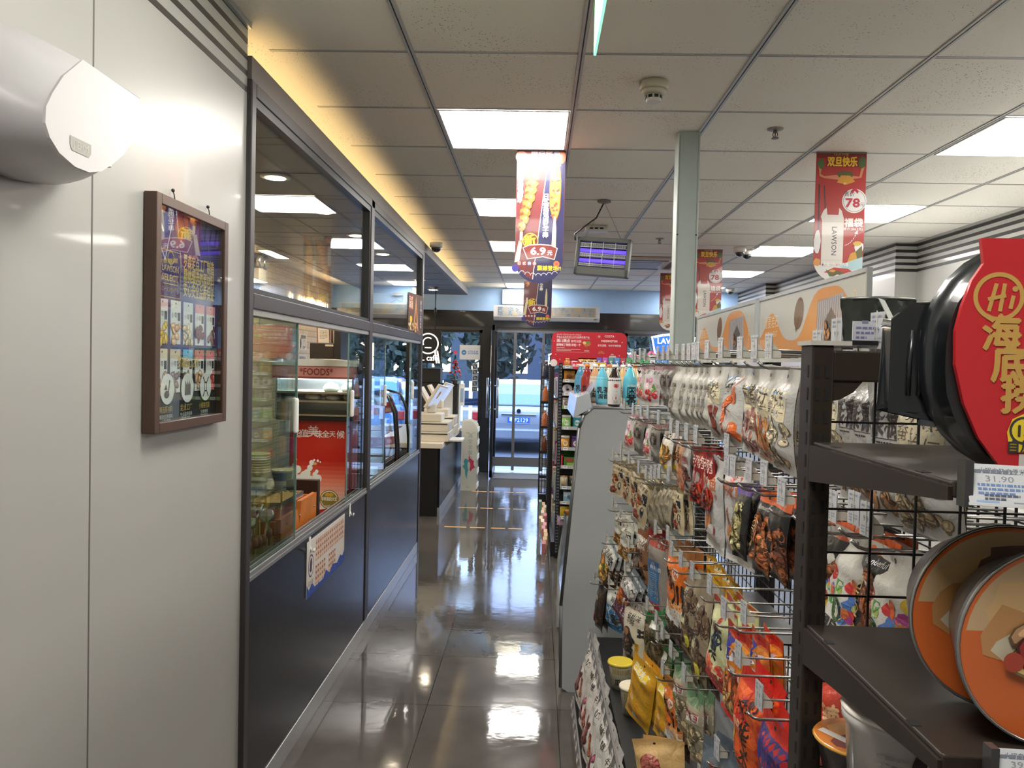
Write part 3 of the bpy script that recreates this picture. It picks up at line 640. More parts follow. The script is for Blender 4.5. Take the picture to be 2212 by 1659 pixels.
# insect killer on cords
t=thing('insect_killer','grey electric insect killer with violet tubes hanging crooked on cords','insect killer',(.42,5.15,2.3))
rt=Matrix.Rotation(R_(5),4,'Y')@Matrix.Rotation(R_(-14),4,'Z'); m_ik=mat('killer_grey',(128,132,132),.45,metal=.3)
mb=MB(); mb.T=rt
for b in ((-.18,-.04,.095,.18,.04,.125),(-.18,-.04,-.125,.18,.04,-.07),(-.18,-.04,-.125,-.155,.04,.125),(.155,-.04,-.125,.18,.04,.125)): mb.box(*b)
mb.build('frame',m_ik,t,bevel=.006)
mb=MB(); mb.T=rt
for z in (.04,-.025): mb.tube([(-.155,0,z),(.155,0,z)],.0125,12)
mb.build('violet_tube',mat('uv_tube',(150,120,255),.4,emit=.45,ecol=(110,85,235)),t)
mb=MB(); mb.T=rt; mb.use(mat('killer_wire',(176,178,172),.3,metal=.8))
for z in (.085,.06,.018,.002,-.05,-.062): mb.box(-.155,-.03,z-.0012,.155,-.028,z+.0012)
for k in range(46): 
    x=-.15+k*.0066; mb.box(x-.0009,-.026,-.06,x+.0009,-.0245,-.044).box(x-.0009,-.026,-.006,x+.0009,-.0245,.016).box(x-.0009,-.026,.058,x+.0009,-.0245,.086)
for x in (-.08,0,.08): mb.box(x-.0016,-.034,-.068,x+.0016,-.03,.095)
mb.build('wire_grid',parent=t)
mb=MB(); mb.T=rt; mb.box(-.155,.028,-.07,.155,.032,.095); mb.build('back_plate',mat('killer_back',(70,68,84),.5),t)
for s in (-1,1): MB().tube([(0,0,ZC-2.3-.012),(s*.12,0,.125-s*.01)],.0012,5).build('cord',m_black,t)
MB().tube([(0,0,ZC-2.3-.01),(-.05,0,.26),(-.13,0,.2),(-.19,0,.15),(-.185,.0,.11)],.005,8).build('cable',m_black,t)
MB().lathe([(.045,-.001),(.045,-.014),(.02,-.02)],(0,0,ZC-2.3),16).build('ceiling_rose',mat('rose_grey',(120,116,110),.5),t)
# column
t=thing('column','slim pale grey boxed column rising from the snack gondola to the ceiling','column',(.68,3.66,0))
MB().box(-.052,-.048,0,.048,.048,ZC-.001).build('shaft',mat('column_paint',(172,182,178),.4,noise=.06),t,bevel=.003)
mb=MB()
for x in (-.046,.038): mb.box(x,-.0488,1.3,x+.002,-.0475,ZC-.02)
mb.build('seam',mat('column_seam',(120,128,126),.5),t)
mb=MB()
for x in (-.046,.04): mb.lathe([(.004,-.002),(.004,0)],(x,-.0485,2.2),8,'y')
mb.build('screw',m_black,t)
# ================================================================ behind the partition
m_steel=mat('stainless',(178,178,176),.25,metal=.9); m_wt=mat('worktop_grey',(150,150,148),.35)
t=thing('kitchen_counter','long grey food counter running just behind the glass partition','counter',(-1.3,4.45,0))
MB().box(-.35,-1.85,.62,.28,1.85,.66).build('worktop',m_wt,t,bevel=.004); MB().box(-.33,-1.83,0,.26,1.83,.62).build('cabinet',m_black,t)
# soy milk cabinet
t=thing('drinks_cabinet','red drinks cabinet with a milk splash picture facing the aisle opening','cabinet',(-1.248,4.4,.66))
MB().box(-.162,0,0,.162,.42,.575).build('body',mat('cabinet_red',(186,36,26),.3,coat=.3),t,bevel=.006)
A=Art(); W,H=.324,.575
def lerp(a,b,k): return tuple(a[i]+(b[i]-a[i])*k for i in range(3))
for k in range(24):
    y0,y1=H*k/24,H*(k+1)/24; q=k/23; c=lerp((232,222,215),(226,120,92),(q-.1)/.3) if q<.4 else lerp((226,120,92),(190,34,24),min(1,(q-.4)/.2)); A.rect(0,y0,W,y1,tuple(max(0,min(255,v)) for v in c))
A.poly([(0,0),(W,0),(W,.1),(.26,.075),(.18,.06),(.1,.045),(0,.03)],(188,34,26))
A.poly([(.0,.08),(.11,.06),(.15,.1),(.165,.2),(.15,.25),(.1,.26),(.0,.26)],(236,232,226)).ell(.06,.13,.09,.07,(240,238,232)).ell(.08,.14,.06,.04,(226,226,196))
for x,y,r in ((.13,.33,.014),(.12,.30,.016),(.105,.27,.02),(.09,.25,.028),(.16,.28,.01),(.15,.262,.014),(.145,.345,.006),(.165,.342,.007),(.18,.335,.004),(.05,.29,.02),(.03,.31,.014),(.17,.24,.02),(.02,.27,.03)): A.ell(x,y,r,r*1.15,(238,236,230))
for x,y in ((.035,.345),(.15,.325),(.055,.2),(.07,.17),(.03,.3)): A.ell(x,y,.011,.009,(202,160,92)).ell(x-.002,y+.002,.005,.004,(226,190,130))
A.ell(.235,.12,.056,.056,(150,120,40),n=28).ell(.235,.12,.05,.05,(234,228,214),n=28).ell(.235,.12,.046,.046,(140,116,46),n=28).rect(.185,.11,.285,.135,(150,120,40)).text('非转基因大豆',.235,.115,.017,(240,232,210),'c',w=.09,bold=.02).ell(.225,.148,.014,.011,(214,160,60)).ell(.245,.148,.014,.011,(214,160,60)).text('浓醇香',.235,.075,.012,(236,228,206),'c').text('豆浆',.03,.185,.035,(178,44,60),bold=.02)
for k,(ch,h) in enumerate(zip('超值美味全天候',(.036,.036,.052,.036,.032,.028,.036))): A.text(ch,.02+k*.042,.478+(k%3)*.003,h,(240,226,220),bold=.015)
mb=MB().use(printmat('gloss_print',.25,coat=.3)); A.put(mb,plane_fn((-.162,-.0005,0),(1,0,0),(0,0,1))); mb.build('front_picture',parent=t)
# food steamer on top
t=thing('food_steamer','glass food steamer with a pink header lettered FOODS on top of the red cabinet','food warmer',(-1.262,4.36,1.236))
MB().box(-.22,0,0,.225,.4,.03).build('base',m_black,t,bevel=.004)
mb=MB().use(m_steel).box(-.22,.39,.03,.225,.4,.24).box(-.22,0,.03,-.212,.4,.24).box(.217,0,.03,.225,.4,.24); mb.build('steel_case',parent=t)
for z in (.035,.115,.165): MB().box(-.212,.0,z-.012,.217,.01,z).box(-.212,.01,z-.004,.217,.38,z-.001).build('shelf',mat('shelf_brass',(176,164,138),.3,metal=.6),t)
MB().box(-.212,.003,.165,.217,.005,.24).box(-.212,.003,.04,.217,.005,.1).build('front_glass',m_glass,t)
MB().box(-.2,.02,.232,.2,.38,.238).build('warming_lamp',mat('lamp_white',(240,248,255),.4,emit=3.5,ecol=(225,240,255)),t)
MB().prism([(-.235,.24),(.24,.24),(.24,.31),(.17,.325),(0,.33),(-.18,.322),(-.235,.31)],-.02,.4,'y').build('header',mat('header_pink',(214,150,146),.35),t,bevel=.004)
MB().prism([(-.238,.312),(.243,.312),(.235,.328),(.17,.345),(0,.352),(-.18,.343),(-.232,.328)],-.024,.41,'y').build('lid',m_white,t,bevel=.004)
A=Art().rect(0,0,.47,.006,(140,60,56)).text('*FOODS*',.25,.016,.04,(134,50,48),'c',.02,w=.19)
mb=MB().use(pm); A.put(mb,plane_fn((-.233,-.0205,.244),(1,0,0),(0,0,1))); mb.build('lettering',parent=t)
m_bun=mat('bun_dough',(236,232,216),.6)
def bun(x,y,z,lab):
    mb=MB(); n=24
    prof=[(.0,0),(.038,.0),(.047,.012),(.045,.026),(.034,.04),(.016,.05),(.004,.054)]
    def fn(u,v):
        k=v*(len(prof)-1); i=min(int(k),len(prof)-2); q=k-i; r=prof[i][0]*(1-q)+prof[i+1][0]*q; h=prof[i][1]*(1-q)+prof[i+1][1]*q
        r*=1+.06*math.cos(u*2*PI*9)*max(0,(h-.02)/.03); return (r*math.cos(2*PI*u),r*math.sin(2*PI*u),h)
    mb.grid(fn,n,12); o=mb.build('steamed_bun',m_bun,loc=(x,y,z)); return tag(o,lab,'bun',group='steamed buns in the warmer')
bun(-1.19,4.46,1.401,'white steamed bun alone on the middle of the upper warmer shelf'); bun(-1.09,4.48,1.401,'white steamed bun at the right end of the upper warmer shelf')
bun(-1.29,4.45,1.351,'white steamed bun, leftmost on the lower warmer shelf'); bun(-1.18,4.46,1.351,'white steamed bun in the middle of the lower warmer shelf'); bun(-1.14,4.52,1.351,'white steamed bun behind and right of the middle one on the lower shelf'); bun(-1.07,4.46,1.351,'white steamed bun at the right end of the lower warmer shelf')
# hot stew boxes, skewers, bowls
m_pine=mat('orange_pine',(196,112,40),.45,coat=.2,noise=.4,nscale=12); m_gold=mat('golden_pine',(172,120,44),.5,coat=.2,noise=.4,nscale=12); m_dwood=mat('dark_wood',(52,32,24),.4,noise=.4,nscale=16)
t=thing('stew_box','orange wooden stew box with a dark notch behind the sliding glass','food box',(-1.12,3.42,.66))
MB().prism([(-.28,0),(.24,0),(.24,.29),(-.0,.29),(-.02,.2),(-.05,.26),(-.28,.26)],.062,.08,'x').build('front_board',m_pine,t,bevel=.002)
MB().box(-.09,-.28,0,.062,-.26,.25).box(-.09,.22,0,.062,.24,.28).box(-.09,-.26,0,-.07,.22,.27).box(-.07,-.26,0,.062,.22,.16).build('box_sides',m_pine,t)
mb=MB()
for y in (-.2,-.02,.2):
    for z in (.06,.23): mb.lathe([(.005,.0805),(.004,.083)],(0,y,z),8,'x')
mb.build('rivet',m_steel,t)
t=thing('stew_box','golden pine stew box nearest the camera behind the glass','food box',(-1.13,2.95,.66))
MB().box(.05,-.3,0,.07,.17,.2).build('front_board',m_gold,t,bevel=.002); MB().box(-.2,-.3,0,.05,-.28,.2).box(-.2,.15,0,.05,.17,.2).box(-.2,-.28,0,-.18,.15,.2).box(-.18,-.28,0,.05,.15,.12).build('box_sides',m_gold,t)
mb=MB()
for y in (-.2,.1): mb.lathe([(.007,.07),(.006,.073)],(0,y,.1),8,'x')
mb.build('rivet',m_steel,t)
tag(MB().box(-1.2,3.70,.66,-1.045,3.74,1.0).build('wooden_board',m_dwood,bevel=.002),'dark brown wooden board standing behind the orange stew box','board')
t=thing('steel_tray','steel tray of golden fried sticks resting on the orange stew box','tray',(-1.13,3.36,.955)); MB().box(-.07,-.16,0,.07,.16,.004).box(-.07,-.16,.004,-.066,.16,.025).box(.066,-.16,.004,.07,.16,.025).box(-.066,-.16,.004,.066,-.156,.025).box(-.066,.156,.004,.066,.16,.025).build('pan',m_steel,t)
tag(MB().grid(lambda u,v:(-1.195+.13*u,3.21+.3*v,.962+.02*math.sin(u*PI)*(.7+.3*math.sin(u*31+v*17))),14,20).build('fried_sticks',mat('fried_gold',(206,150,60),.5,noise=.5,nscale=70)),'heap of golden fried food lying in the steel tray','food',kind='stuff')
def gauge(x,y,z,rx,lab):
    t=thing('dial_thermometer',lab,'thermometer',(x,y,z)); mb=MB(); mb.T=Matrix.Rotation(rx,4,'X'); mb.lathe([(.026,0),(.029,-.004),(.029,-.012),(.025,-.014)],n=28,axis='y').build('case',m_steel,t)
    mb=MB(); mb.T=Matrix.Rotation(rx,4,'X'); mb.lathe([(.0245,-.0142),(.024,-.0144)],n=28,axis='y').build('dial',mat('dial_cream',(214,206,186),.4),t)
    mb=MB(); mb.T=Matrix.Rotation(rx,4,'X'); mb.prism([(-.002,-.006),(.002,-.006),(.008,.02)],-.0152,-.0146,'y').build('needle',m_black,t); MB().cyl((0,.01,-.02),(0,.02,-.12),.003,8).build('probe',m_steel,t)
gauge(-1.045,3.0,.965,R_(-25),'round steel dial thermometer with cream face among the skewers'); gauge(-1.083,2.92,.945,R_(-60),'second dial thermometer tipped back beside the upright one')
m_bam=mat('bamboo',(206,170,110),.5); m_food=mat('skewer_food',(186,120,96),.5,noise=.4,nscale=60)
q=random.Random(4)
for k in range(22):
    x=-1.19+.15*q.random(); y=2.78+.42*(k/22); h=q.uniform(.97,1.06); lx,ly=q.uniform(-.02,.02),q.uniform(-.03,.03)
    t=thing('food_skewer','bamboo food skewer standing in the stew box, %s of the bunch'%('part of the near half' if k<11 else 'part of the far half'),'skewer',(x,y,.78),group='bamboo skewers in the stew, '+('near half' if k<11 else 'far half'))
    MB().box(-.0035+lx,-.0015+ly,h-.86,.0035+lx,.0015+ly,h-.78).tube([(0,0,0),(lx,ly,h-.86)],.003,6).build('stick',m_bam,t); MB().ball((lx*.5,ly*.5,.1),(.013,.013,.022),8,6).build('morsel',m_food,t)
t=thing('bowl_rack','low steel rack holding stacks of paper bowls behind the skewers','rack',(-1.36,3.85,.66)); MB().box(-.12,-.14,.28,.12,.2,.288).build('shelf',m_steel,t)
for x in (-.11,.09):
    for y in (-.13,.19): MB().cyl((x,y,0),(x,y,.28),.005,8).build('leg',m_steel,t)
def bowl(x,y,z,lab,g,rim=(226,214,184),band=(70,76,88)):
    t=thing('paper_bowl',lab,'bowl',(x,y,z),group=g)
    t.scale=(1.12,1.12,1.12); MB().lathe([(.033,0),(.047,.062),(.049,.064),(.0485,.068),(.045,.066),(.031,.004)],n=32,caps=False).build('body',mat('bowl_paper',(222,206,168),.5),t)
    MB().lathe([(.0385,.02),(.0462,.057)],n=32,caps=False).build('printed_band',mat('bowl_band%d'%band[0],band,.5),t); return t
b0=bowl(-1.37,3.8,.9485,'bottom paper bowl of the tall stack on the steel rack','stacked paper bowls',band=(206,190,150))
for k in range(1,7): dup(b0,'paper bowl number %d from the bottom of the tall stack'%(k+1),loc=(-1.37,3.8,.9485+k*.0125))
bowl(-1.37,3.8,1.036,'dark banded paper bowl on top of the tall stack','stacked paper bowls'); bowl(-1.275,3.87,.9485,'dark banded paper bowl standing beside the tall stack','stacked paper bowls')
t=thing('acrylic_lid','clear acrylic lid propped over the stew boxes','lid',(-1.16,2.99,.865)); MB().quad((-.1,-.14,0),(.07,-.14,.0),(.05,.14,.12),(-.08,.14,.12)).quad((-.1,-.14,0),(-.08,.14,.12),(-.08,.14,.05),(-.1,-.14,-.05)).quad((.07,-.14,0),(.05,.14,.12),(.05,.14,.05),(.07,-.14,-.005)).build('cover',m_glass,t)
MB().tube([(-.1,-.14,0),(.07,-.14,0),(.05,.14,.12),(-.08,.14,.12),(-.1,-.14,0)],.003,6).build('rim',mat('acrylic_rim',(190,206,206),.2),t)
# hot cases under the far pane
m_case=mat('case_black',(26,25,26),.25,coat=.3)
def hotcase(y0,y1,lab,near):
    t=thing('hot_food_case',lab,'food case',(0,y0,0)); L=y1-y0
    P=[(-1.5,.675),(-1.5,1.3),(-1.2,1.345),(-1.1,1.32),(-1.05,1.2),(-1.03,.95),(-1.03,.7),(-1.03,.675)]
    MB().prism([(-1.5,.66),(-1.03,.66),(-1.03,.72),(-1.5,.72)],0,L,'y').box(-1.5,0,.72,-1.48,L,1.3).build('base',m_case,t)
    for yy in (0,L-.012): MB().tube([(a[0],yy+.006,a[1]) for a in P[1:]],.011,6).build('curved_rib',m_case,t)
    MB().grid(lambda u,v:(lambda k:(P[1+min(int(k),5)][0]*(1-(k-min(int(k),5)))+P[2+min(int(k),5)][0]*(k-min(int(k),5)),u*L,P[1+min(int(k),5)][1]*(1-(k-min(int(k),5)))+P[2+min(int(k),5)][1]*(k-min(int(k),5))))(1+v*5),2,24).build('curved_glass',m_glass,t)
    for z in (.86,1.05): MB().box(-1.48,.012,z,-1.08,L-.012,z+.008).build('shelf',m_steel,t)
    A=Art()
    for k,(x,z) in enumerate(((-1.42,.74),(-1.3,.74),(-1.18,.74),(-1.34,.93))): A.rect(x,z,x+.04,z+.07,(222,112,52)).rect(x+.003,z+.045,x+.037,z+.067,(240,226,210)).rect(x+.006,z+.01,x+.03,z+.03,(240,200,140))
    if not near:
        A.poly([(-1.38,1.22),(-1.08,1.28),(-1.065,1.2),(-1.38,1.14)],(204,52,52)).poly([(-1.36,.98),(-1.045,1.02),(-1.05,.96),(-1.36,.91)],(204,52,52))
        for k in range(4): A.rect(-1.34+k*.07,1.165+k*.012,-1.3+k*.07,1.195+k*.012,(240,200,190)).rect(-1.33+k*.07,.945+k*.007,-1.29+k*.07,.972+k*.007,(240,200,190))
    mb=MB().use(pm); A.put(mb,plane_fn((0,-.004,0),(1,0,0),(0,0,1))); 
    if not near:
        mb.color(204,52,52)
        for a,b in zip(P[2:],P[3:]): mb.tube([(a[0]-.014,-.006,a[1]-.012),(b[0]-.014,-.006,b[1]-.012)],.009,6)
    mb.build('price_labels',parent=t)
hotcase(5.25,5.72,'nearer dark hot food case with orange price tags behind the far glass',True); hotcase(5.8,6.26,'farther hot food case with an arched red border behind the far glass',False)
t=thing('pastry_sign','brown skewer menu card standing on the middle rail at the partition end','menu card',(-.975,6.0,1.806))
A=Art().rect(0,0,.42,.3,(92,62,46)).rect(.02,.17,.13,.28,(150,50,40)).text('日式',.075,.23,.04,(240,220,190),'c',.02).text('串烧',.075,.185,.04,(240,220,190),'c',.02).poly([(.21,.29),(.14,.02),(.18,.02),(.215,.2),(.25,.02),(.29,.02)],(206,140,84)).rect(.31,.03,.40,.27,(58,52,70))
for k in range(5): A.text('新品上市菜'[k],.355,.225-k*.045,.035,(226,210,190),'c')
A.pile(.02,.01,.3,.07,[(226,200,160),(196,150,100)],16,.03,3).blob(.07,.1,.03,.03,(226,190,60),2)
mb=MB().use(pm).color(92,62,46); fn=plane_fn((.0,-.2,0),(.12,1,0),(0,0,1)); mb.quad(fn(0,0,0),fn(.42,0,0),fn(.42,.3,0),fn(0,.3,0)).quad(fn(0,.3,-.003),fn(.42,.3,-.003),fn(.42,0,-.003),fn(0,0,-.003)); A.put(mb,fn); mb.build('card',parent=t)
MB().box(-.01,-.1,.0,.0,.1,.003).build('foot',m_black,t)
# rear wall fittings
for k,(ch,y) in enumerate(zip('LAWSON',(9.27,9.53,9.83,10.12,10.36,10.62))):
    v,f,xx0,xx1,yy0,yy1=glyphs(ch,3); mb=MB(); s=.4
    for fc in f: mb.F([mb.V((.03,(v[i][0]-xx0)*s,v[i][1]*s)) for i in fc]); mb.F([mb.V((.0,(v[i][0]-xx0)*s,v[i][1]*s)) for i in reversed(fc)])
    tag(mb.build('lit_letter',mat('letter_lit',(255,238,200),.4,emit=7,ecol=(255,232,190)),loc=(-3.0,y,2.09)),'glowing wall letter %s mounted on the cream brick wall, %s in the word'%(ch,['first','second','third','fourth','fifth','last'][k]),'letter',group='glowing letters on the brick wall')
t=thing('emergency_light','grey emergency light with two round heads high on the brick wall','emergency light',(-2.998,8.15,2.36)); MB().box(0,-.1,0,.07,.12,.17).build('battery_box',mat('box_grey',(150,146,138),.5),t,bevel=.008)
for s in (-1,1): MB().lathe([(.02,-.04),(.07,0),(.075,.02),(.06,.03)],(.06,s*.08,.24),20,'x').build('lamp_head',m_steel,t)
MB().tube([(.03,.03,.0),(.03,.05,-.2),(.03,.05,-.45)],.008,8).build('cable',m_white,t)
A=Art().rect(0,0,.34,.21,(226,212,186)).rect(.008,.008,.332,.202,(232,220,196)); A.blob(.08,.09,.03,.07,(60,50,44),4).text('现磨咖啡',.19,.15,.04,(80,70,60),'c',.02).ring(.23,.08,.05,.006,(120,100,84)).lines(.16,.05,.3,2,.02,.01,(120,100,84))
flat('brick_poster','small framed coffee poster on the cream brick wall','poster',(-2.997,9.65,1.69),(0,1,0),(0,0,1),A,.34,.21,.01,edge=(60,54,50))
A=Art().rect(0,0,.34,.2,(222,212,190)).text('咖啡时光',.17,.12,.05,(60,66,80),'c',.02)
flat('brick_poster','second framed poster directly below the coffee poster on the brick wall','poster',(-2.997,9.65,1.44),(0,1,0),(0,0,1),A,.34,.2,.01,edge=(60,54,50))
t=thing('dark_oven','tall dark brown oven cabinet beyond the food steamer','oven',(-2.52,9.0,0)); MB().box(-.145,0,0,.145,.5,1.775).build('body',mat('oven_brown',(44,38,36),.35),t,bevel=.01); MB().box(.04,-.006,1.735,.135,.0,1.757).build('name_plate',mat('plate_cream',(214,206,190),.4),t); MB().box(-.12,-.004,.9,.12,0,1.68).build('door',mat('oven_door',(36,32,31),.3,coat=.3),t)
tag(MB().box(-2.365,8.95,0,-2.285,9.3,2.02).build('black_pillar',m_black,bevel=.004),'tall narrow black pillar right beside the dark oven','pillar')
for k,(x,lab) in enumerate(((-2.6,'left of the two tilted framed certificates on top of the oven'),(-2.45,'right of the two tilted framed certificates on top of the oven'))):
    t=thing('framed_certificate',lab,'certificate',(x,9.12+k*.12,1.776)); A=Art().rect(0,0,.13,.19,(222,212,202)).rect(.008,.008,.122,.182,(232,226,216)).lines(.02,.15,.11,6,.018,.008,(150,140,130),k).text('I',.065,.11,.03,(110,110,120),'c')
    mb=MB().use(pm).color(140,76,44); fn=plane_fn((0,0,0),(1,.15,0),(-.1,.2,1)); mb.quad(fn(-.012,0,-.001),fn(.142,0,-.001),fn(.142,.205,-.001),fn(-.012,.205,-.001)).quad(fn(-.012,.205,-.012),fn(.142,.205,-.012),fn(.142,0,-.012),fn(-.012,0,-.012)); A.put(mb,fn); mb.build('frame',parent=t)
# ================================================================ till counter
t=thing('till_counter','till counter with pale worktop and dark navy front beyond the partition','counter',(0,7.85,0))
MB().box(-2.0,-.02,.7,-.94,2.3,.752).build('worktop',mat('worktop_cream',(214,206,190),.35),t,bevel=.004); MB().box(-1.9,.005,.0,-.985,2.28,.7).build('end_panel',m_black,t); MB().box(-.985,.02,.09,-.965,2.28,.7).build('front_panel',m_navy,t); MB().box(-.985,.02,0,-.962,2.28,.09).build('skirting',mat('skirting_grey',(168,170,172)),t)
m_pos=mat('till_cream',(206,200,184),.4); m_scr=mat('till_screen',(176,186,204),.15,emit=.25,ecol=(180,195,225))
def till(x,y,lab1,lab2,lab3,top):
    d=thing('cash_drawer',lab1,'cash drawer',(x,y,.753),group='cash drawers on the till counter'); MB().box(-.38,0,0,0,.42,.1).build('case',m_pos,d,bevel=.004); MB().box(-.37,-.004,.075,-.01,0,.085).build('drawer_gap',m_black,d); MB().box(0,.03,.01,.004,.39,.09).build('drawer_front',mat('till_grey',(176,170,156),.4),d)
    d2=dup(d,lab2,loc=(x-.005,y+.01,.856))
    p=thing('till_terminal',lab3,'till',(x-.2,y+.12,.957)); MB().box(-.16,-.08,.0,.12,.2,.085).build('base',m_pos,p,bevel=.012); MB().box(-.05,.0,.085,.05,.09,.19).build('neck',m_pos,p,bevel=.02)
    mb=MB(); mb.T=Matrix.Translation((.04,.03,.24))@Matrix.Rotation(R_(32),4,'Y')@Matrix.Rotation(R_(-12),4,'Z'); mb.box(-.018,-.15,-.13,.012,.15,.16); mb.build('screen_case',m_pos,p,bevel=.006)
    mb=MB(); mb.T=Matrix.Translation((.04,.03,.24))@Matrix.Rotation(R_(32),4,'Y')@Matrix.Rotation(R_(-12),4,'Z'); mb.box(.012,-.135,-.095,.0145,.135,.145); mb.build('screen',m_scr,p)
    mb=MB(); mb.T=Matrix.Translation((-.06,.06,.24))@Matrix.Rotation(R_(-30),4,'Y'); mb.box(-.012,-.12,-.09,.018,.12,.13); mb.build('back_screen',m_pos,p,bevel=.006)
    if top:
        mb=MB().use(pm); A=Art().blob(0,0,.035,.05,(206,150,70),3).blob(.004,.01,.022,.034,(230,190,120),4).text('包',-.02,-.02,.03,(250,240,220)); mb.T=Matrix.Translation((.04,.03,.24))@Matrix.Rotation(R_(32),4,'Y')@Matrix.Rotation(R_(-12),4,'Z'); A.put(mb,plane_fn((.0155,-.02,.05),(0,1,0),(0,0,1))); mb.build('bread_sticker',parent=p)
till(-.9,8.0,'lower cash drawer of the nearer till','upper cash drawer stacked on the lower one at the nearer till','nearer cream till terminal with a bread sticker on its tilted screen',True); till(-.93,8.85,'lower cash drawer of the farther till','upper cash drawer stacked at the farther till','farther cream till terminal with a tilted screen',False)
t=thing('card_shelf','small white card reader shelf bracketed to the till counter front','shelf',(-.94,8.2,.72)); MB().box(-.0,-.13,.03,.18,.13,.055).build('plate',m_white,t,bevel=.006); MB().prism([(-.024,-.03),(.1,.03),(-.024,.03)],-.06,.06,'y').build('bracket',mat('till_grey',(176,170,156)),t)
A=Art().rect(0,0,.12,.16,(226,226,222)).lines(.01,.14,.11,5,.025,.012,(140,146,150)); mb=MB().use(pm); A.put(mb,plane_fn((.03,-.08,.0555),(1,0,0),(0,1,0))); mb.build('keypad',parent=t)
# cardboard floor display
t=thing('accessory_display','pale cardboard floor display with red and teal splash beside the till counter','display stand',(-.81,9.5,0))
P=[(-.095,0),(.095,0),(.095,.76),(.085,.81),(.05,.85),(0,.865),(-.06,.865),(-.095,.86)]
MB().prism(P,0,.008,'y').prism(P,.3,.308,'y').build('side_panel',mat('card_pale',(214,214,204),.5),t)
for z in (.02,.2,.38,.56,.72): MB().box(-.09,.008,z,.1,.3,z+.01).box(.098,.008,z,.106,.3,z+.06).build('tray',mat('card_pale',(214,214,204)),t)
MB().box(-.095,.008,.01,-.088,.3,.84).build('back_panel',mat('card_pale',(214,214,204)),t)
A=Art().rect(0,0,.19,.74,(212,214,202)); 
for k,ch in enumerate('清空全面贴'): A.text(ch,.11,.66-k*.07,.045,(150,160,150),'c')
A.poly([(.1,.46),(.115,.4),(.16,.37),(.155,.33),(.175,.29),(.14,.27),(.12,.24),(.1,.28),(.095,.36)],(206,60,96)).poly([(.05,.4),(.03,.36),(.045,.33),(.02,.3),(.05,.26),(.055,.2),(.075,.14),(.085,.24),(.1,.26),(.09,.33),(.1,.38)],(80,160,170)).blob(.098,.31,.02,.05,(200,206,200),3)
A.text('GO',.15,.71,.02,(140,150,146),'c').text('Relx',.08,.71,.018,(120,126,124),'c').lines(.07,.05,.14,1,.01,.006,(150,150,146))
mb=MB().use(pm); A.put(mb,plane_fn((-.095,-.0005,0),(1,0,0),(0,0,1)),dz=.0003); mb.build('front_print',parent=t)
q=random.Random(8)
for k,z in enumerate((.03,.21,.39,.57)):
    for j in range(3):
        c=q.choice([(214,206,196),(90,120,150),(196,90,90),(160,170,160)]); tag(MB().box(-.08+j*.055,.02,0,-.035+j*.055,.26,q.uniform(.06,.11)).build('accessory_box',mat('acc%d%d%d'%c,c,.4),loc=(-.81,9.5,z+.0005)),'small packaged accessory on the %s tray of the pale floor display, %s of three'%(['bottom','second','third','fourth'][k],['left','middle','right'][j]),'box',group='boxes in the floor display')
# coffee corner
t=thing('coffee_machine','black coffee machine at the far end of the till counter','coffee machine',(-1.25,9.75,.753)); MB().box(-.28,0,0,.26,.36,.56).build('body',m_black,t,bevel=.01); MB().box(-.2,-.01,.12,.0,0,.46).build('front_panel',mat('machine_grey',(60,60,64),.3,metal=.4),t); MB().box(.08,-.012,.1,.2,-.001,.5).build('cup_panel',mat('machine_white',(196,200,204),.3),t)
tag(MB().box(-1.47,9.8,1.314,-1.22,10.05,1.5).build('black_bin',m_black,bevel=.006),'plain black box standing on the coffee machine below the café sign','box')
t=thing('white_dispenser','upright white cup dispenser right of the coffee machine','dispenser',(-.965,9.8,.753)); MB().box(-.02,0,0,.0,.12,.6).box(.0,.02,.28,.05,.1,.56).build('case',m_white,t,bevel=.006); MB().box(.005,.018,.32,.045,.02,.5).build('window',mat('disp_window',(150,176,200),.2),t)
t=thing('cafe_sign','black café sign with a white ring hanging on a rod from the soffit','hanging sign',(-1.32,9.5,1.565)); MB().prism([(-.15,0),(.14,0),(.14,.385),(.12,.405),(-.13,.405),(-.15,.385)],-.012,.012,'y').build('board',mat('sign_black',(24,24,26),.3,coat=.3),t)
A=Art().ring(-.02,.24,.13,.016,(240,240,240),n=40).ring(-.02,.25,.07,.014,(240,240,240),a0=.9,a1=3.6,n=20).line(-.06,.19,.02,.19,.014,(240,240,240)).text('L café',.0,.03,.075,(240,240,240),'c',.02,w=.2).poly([(.08,.0),(.1,0),(.075,.16),(.055,.16)],(236,236,236)).poly([(.11,.0),(.13,0),(.105,.15),(.085,.16)],(236,236,236))
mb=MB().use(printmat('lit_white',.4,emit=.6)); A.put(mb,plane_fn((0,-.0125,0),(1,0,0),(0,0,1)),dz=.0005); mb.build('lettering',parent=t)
MB().cyl((.06,0,.405),(.06,0,.934),.006,8).lathe([(.012,.6),(.016,.64),(.012,.68)],(.06,0,0),12).lathe([(.03,.925),(.03,.933)],(.06,0,0),16).build('rod',m_black,t)
t=thing('christmas_tree','small Christmas tree with red baubles and a star on the coffee machine','tree',(-1.02,9.65,1.314)); q=random.Random(5); mb=MB()
for k in range(520):
    h=q.random()**1.4; r=(1-h)*.1*q.uniform(.3,1); a=q.uniform(0,2*PI); c=Vector((r*math.cos(a),r*math.sin(a),.04+h*.32)); d=Vector((math.cos(a),math.sin(a),q.uniform(-.5,.1))).normalized()*.03; w=d.cross(Vector((0,0,1))).normalized()*.005; mb.quad(c-w,c+d-w*.3,c+d+w*.3,c+w)
mb.build('needles',mat('fir_green',(40,84,48),.6),t)
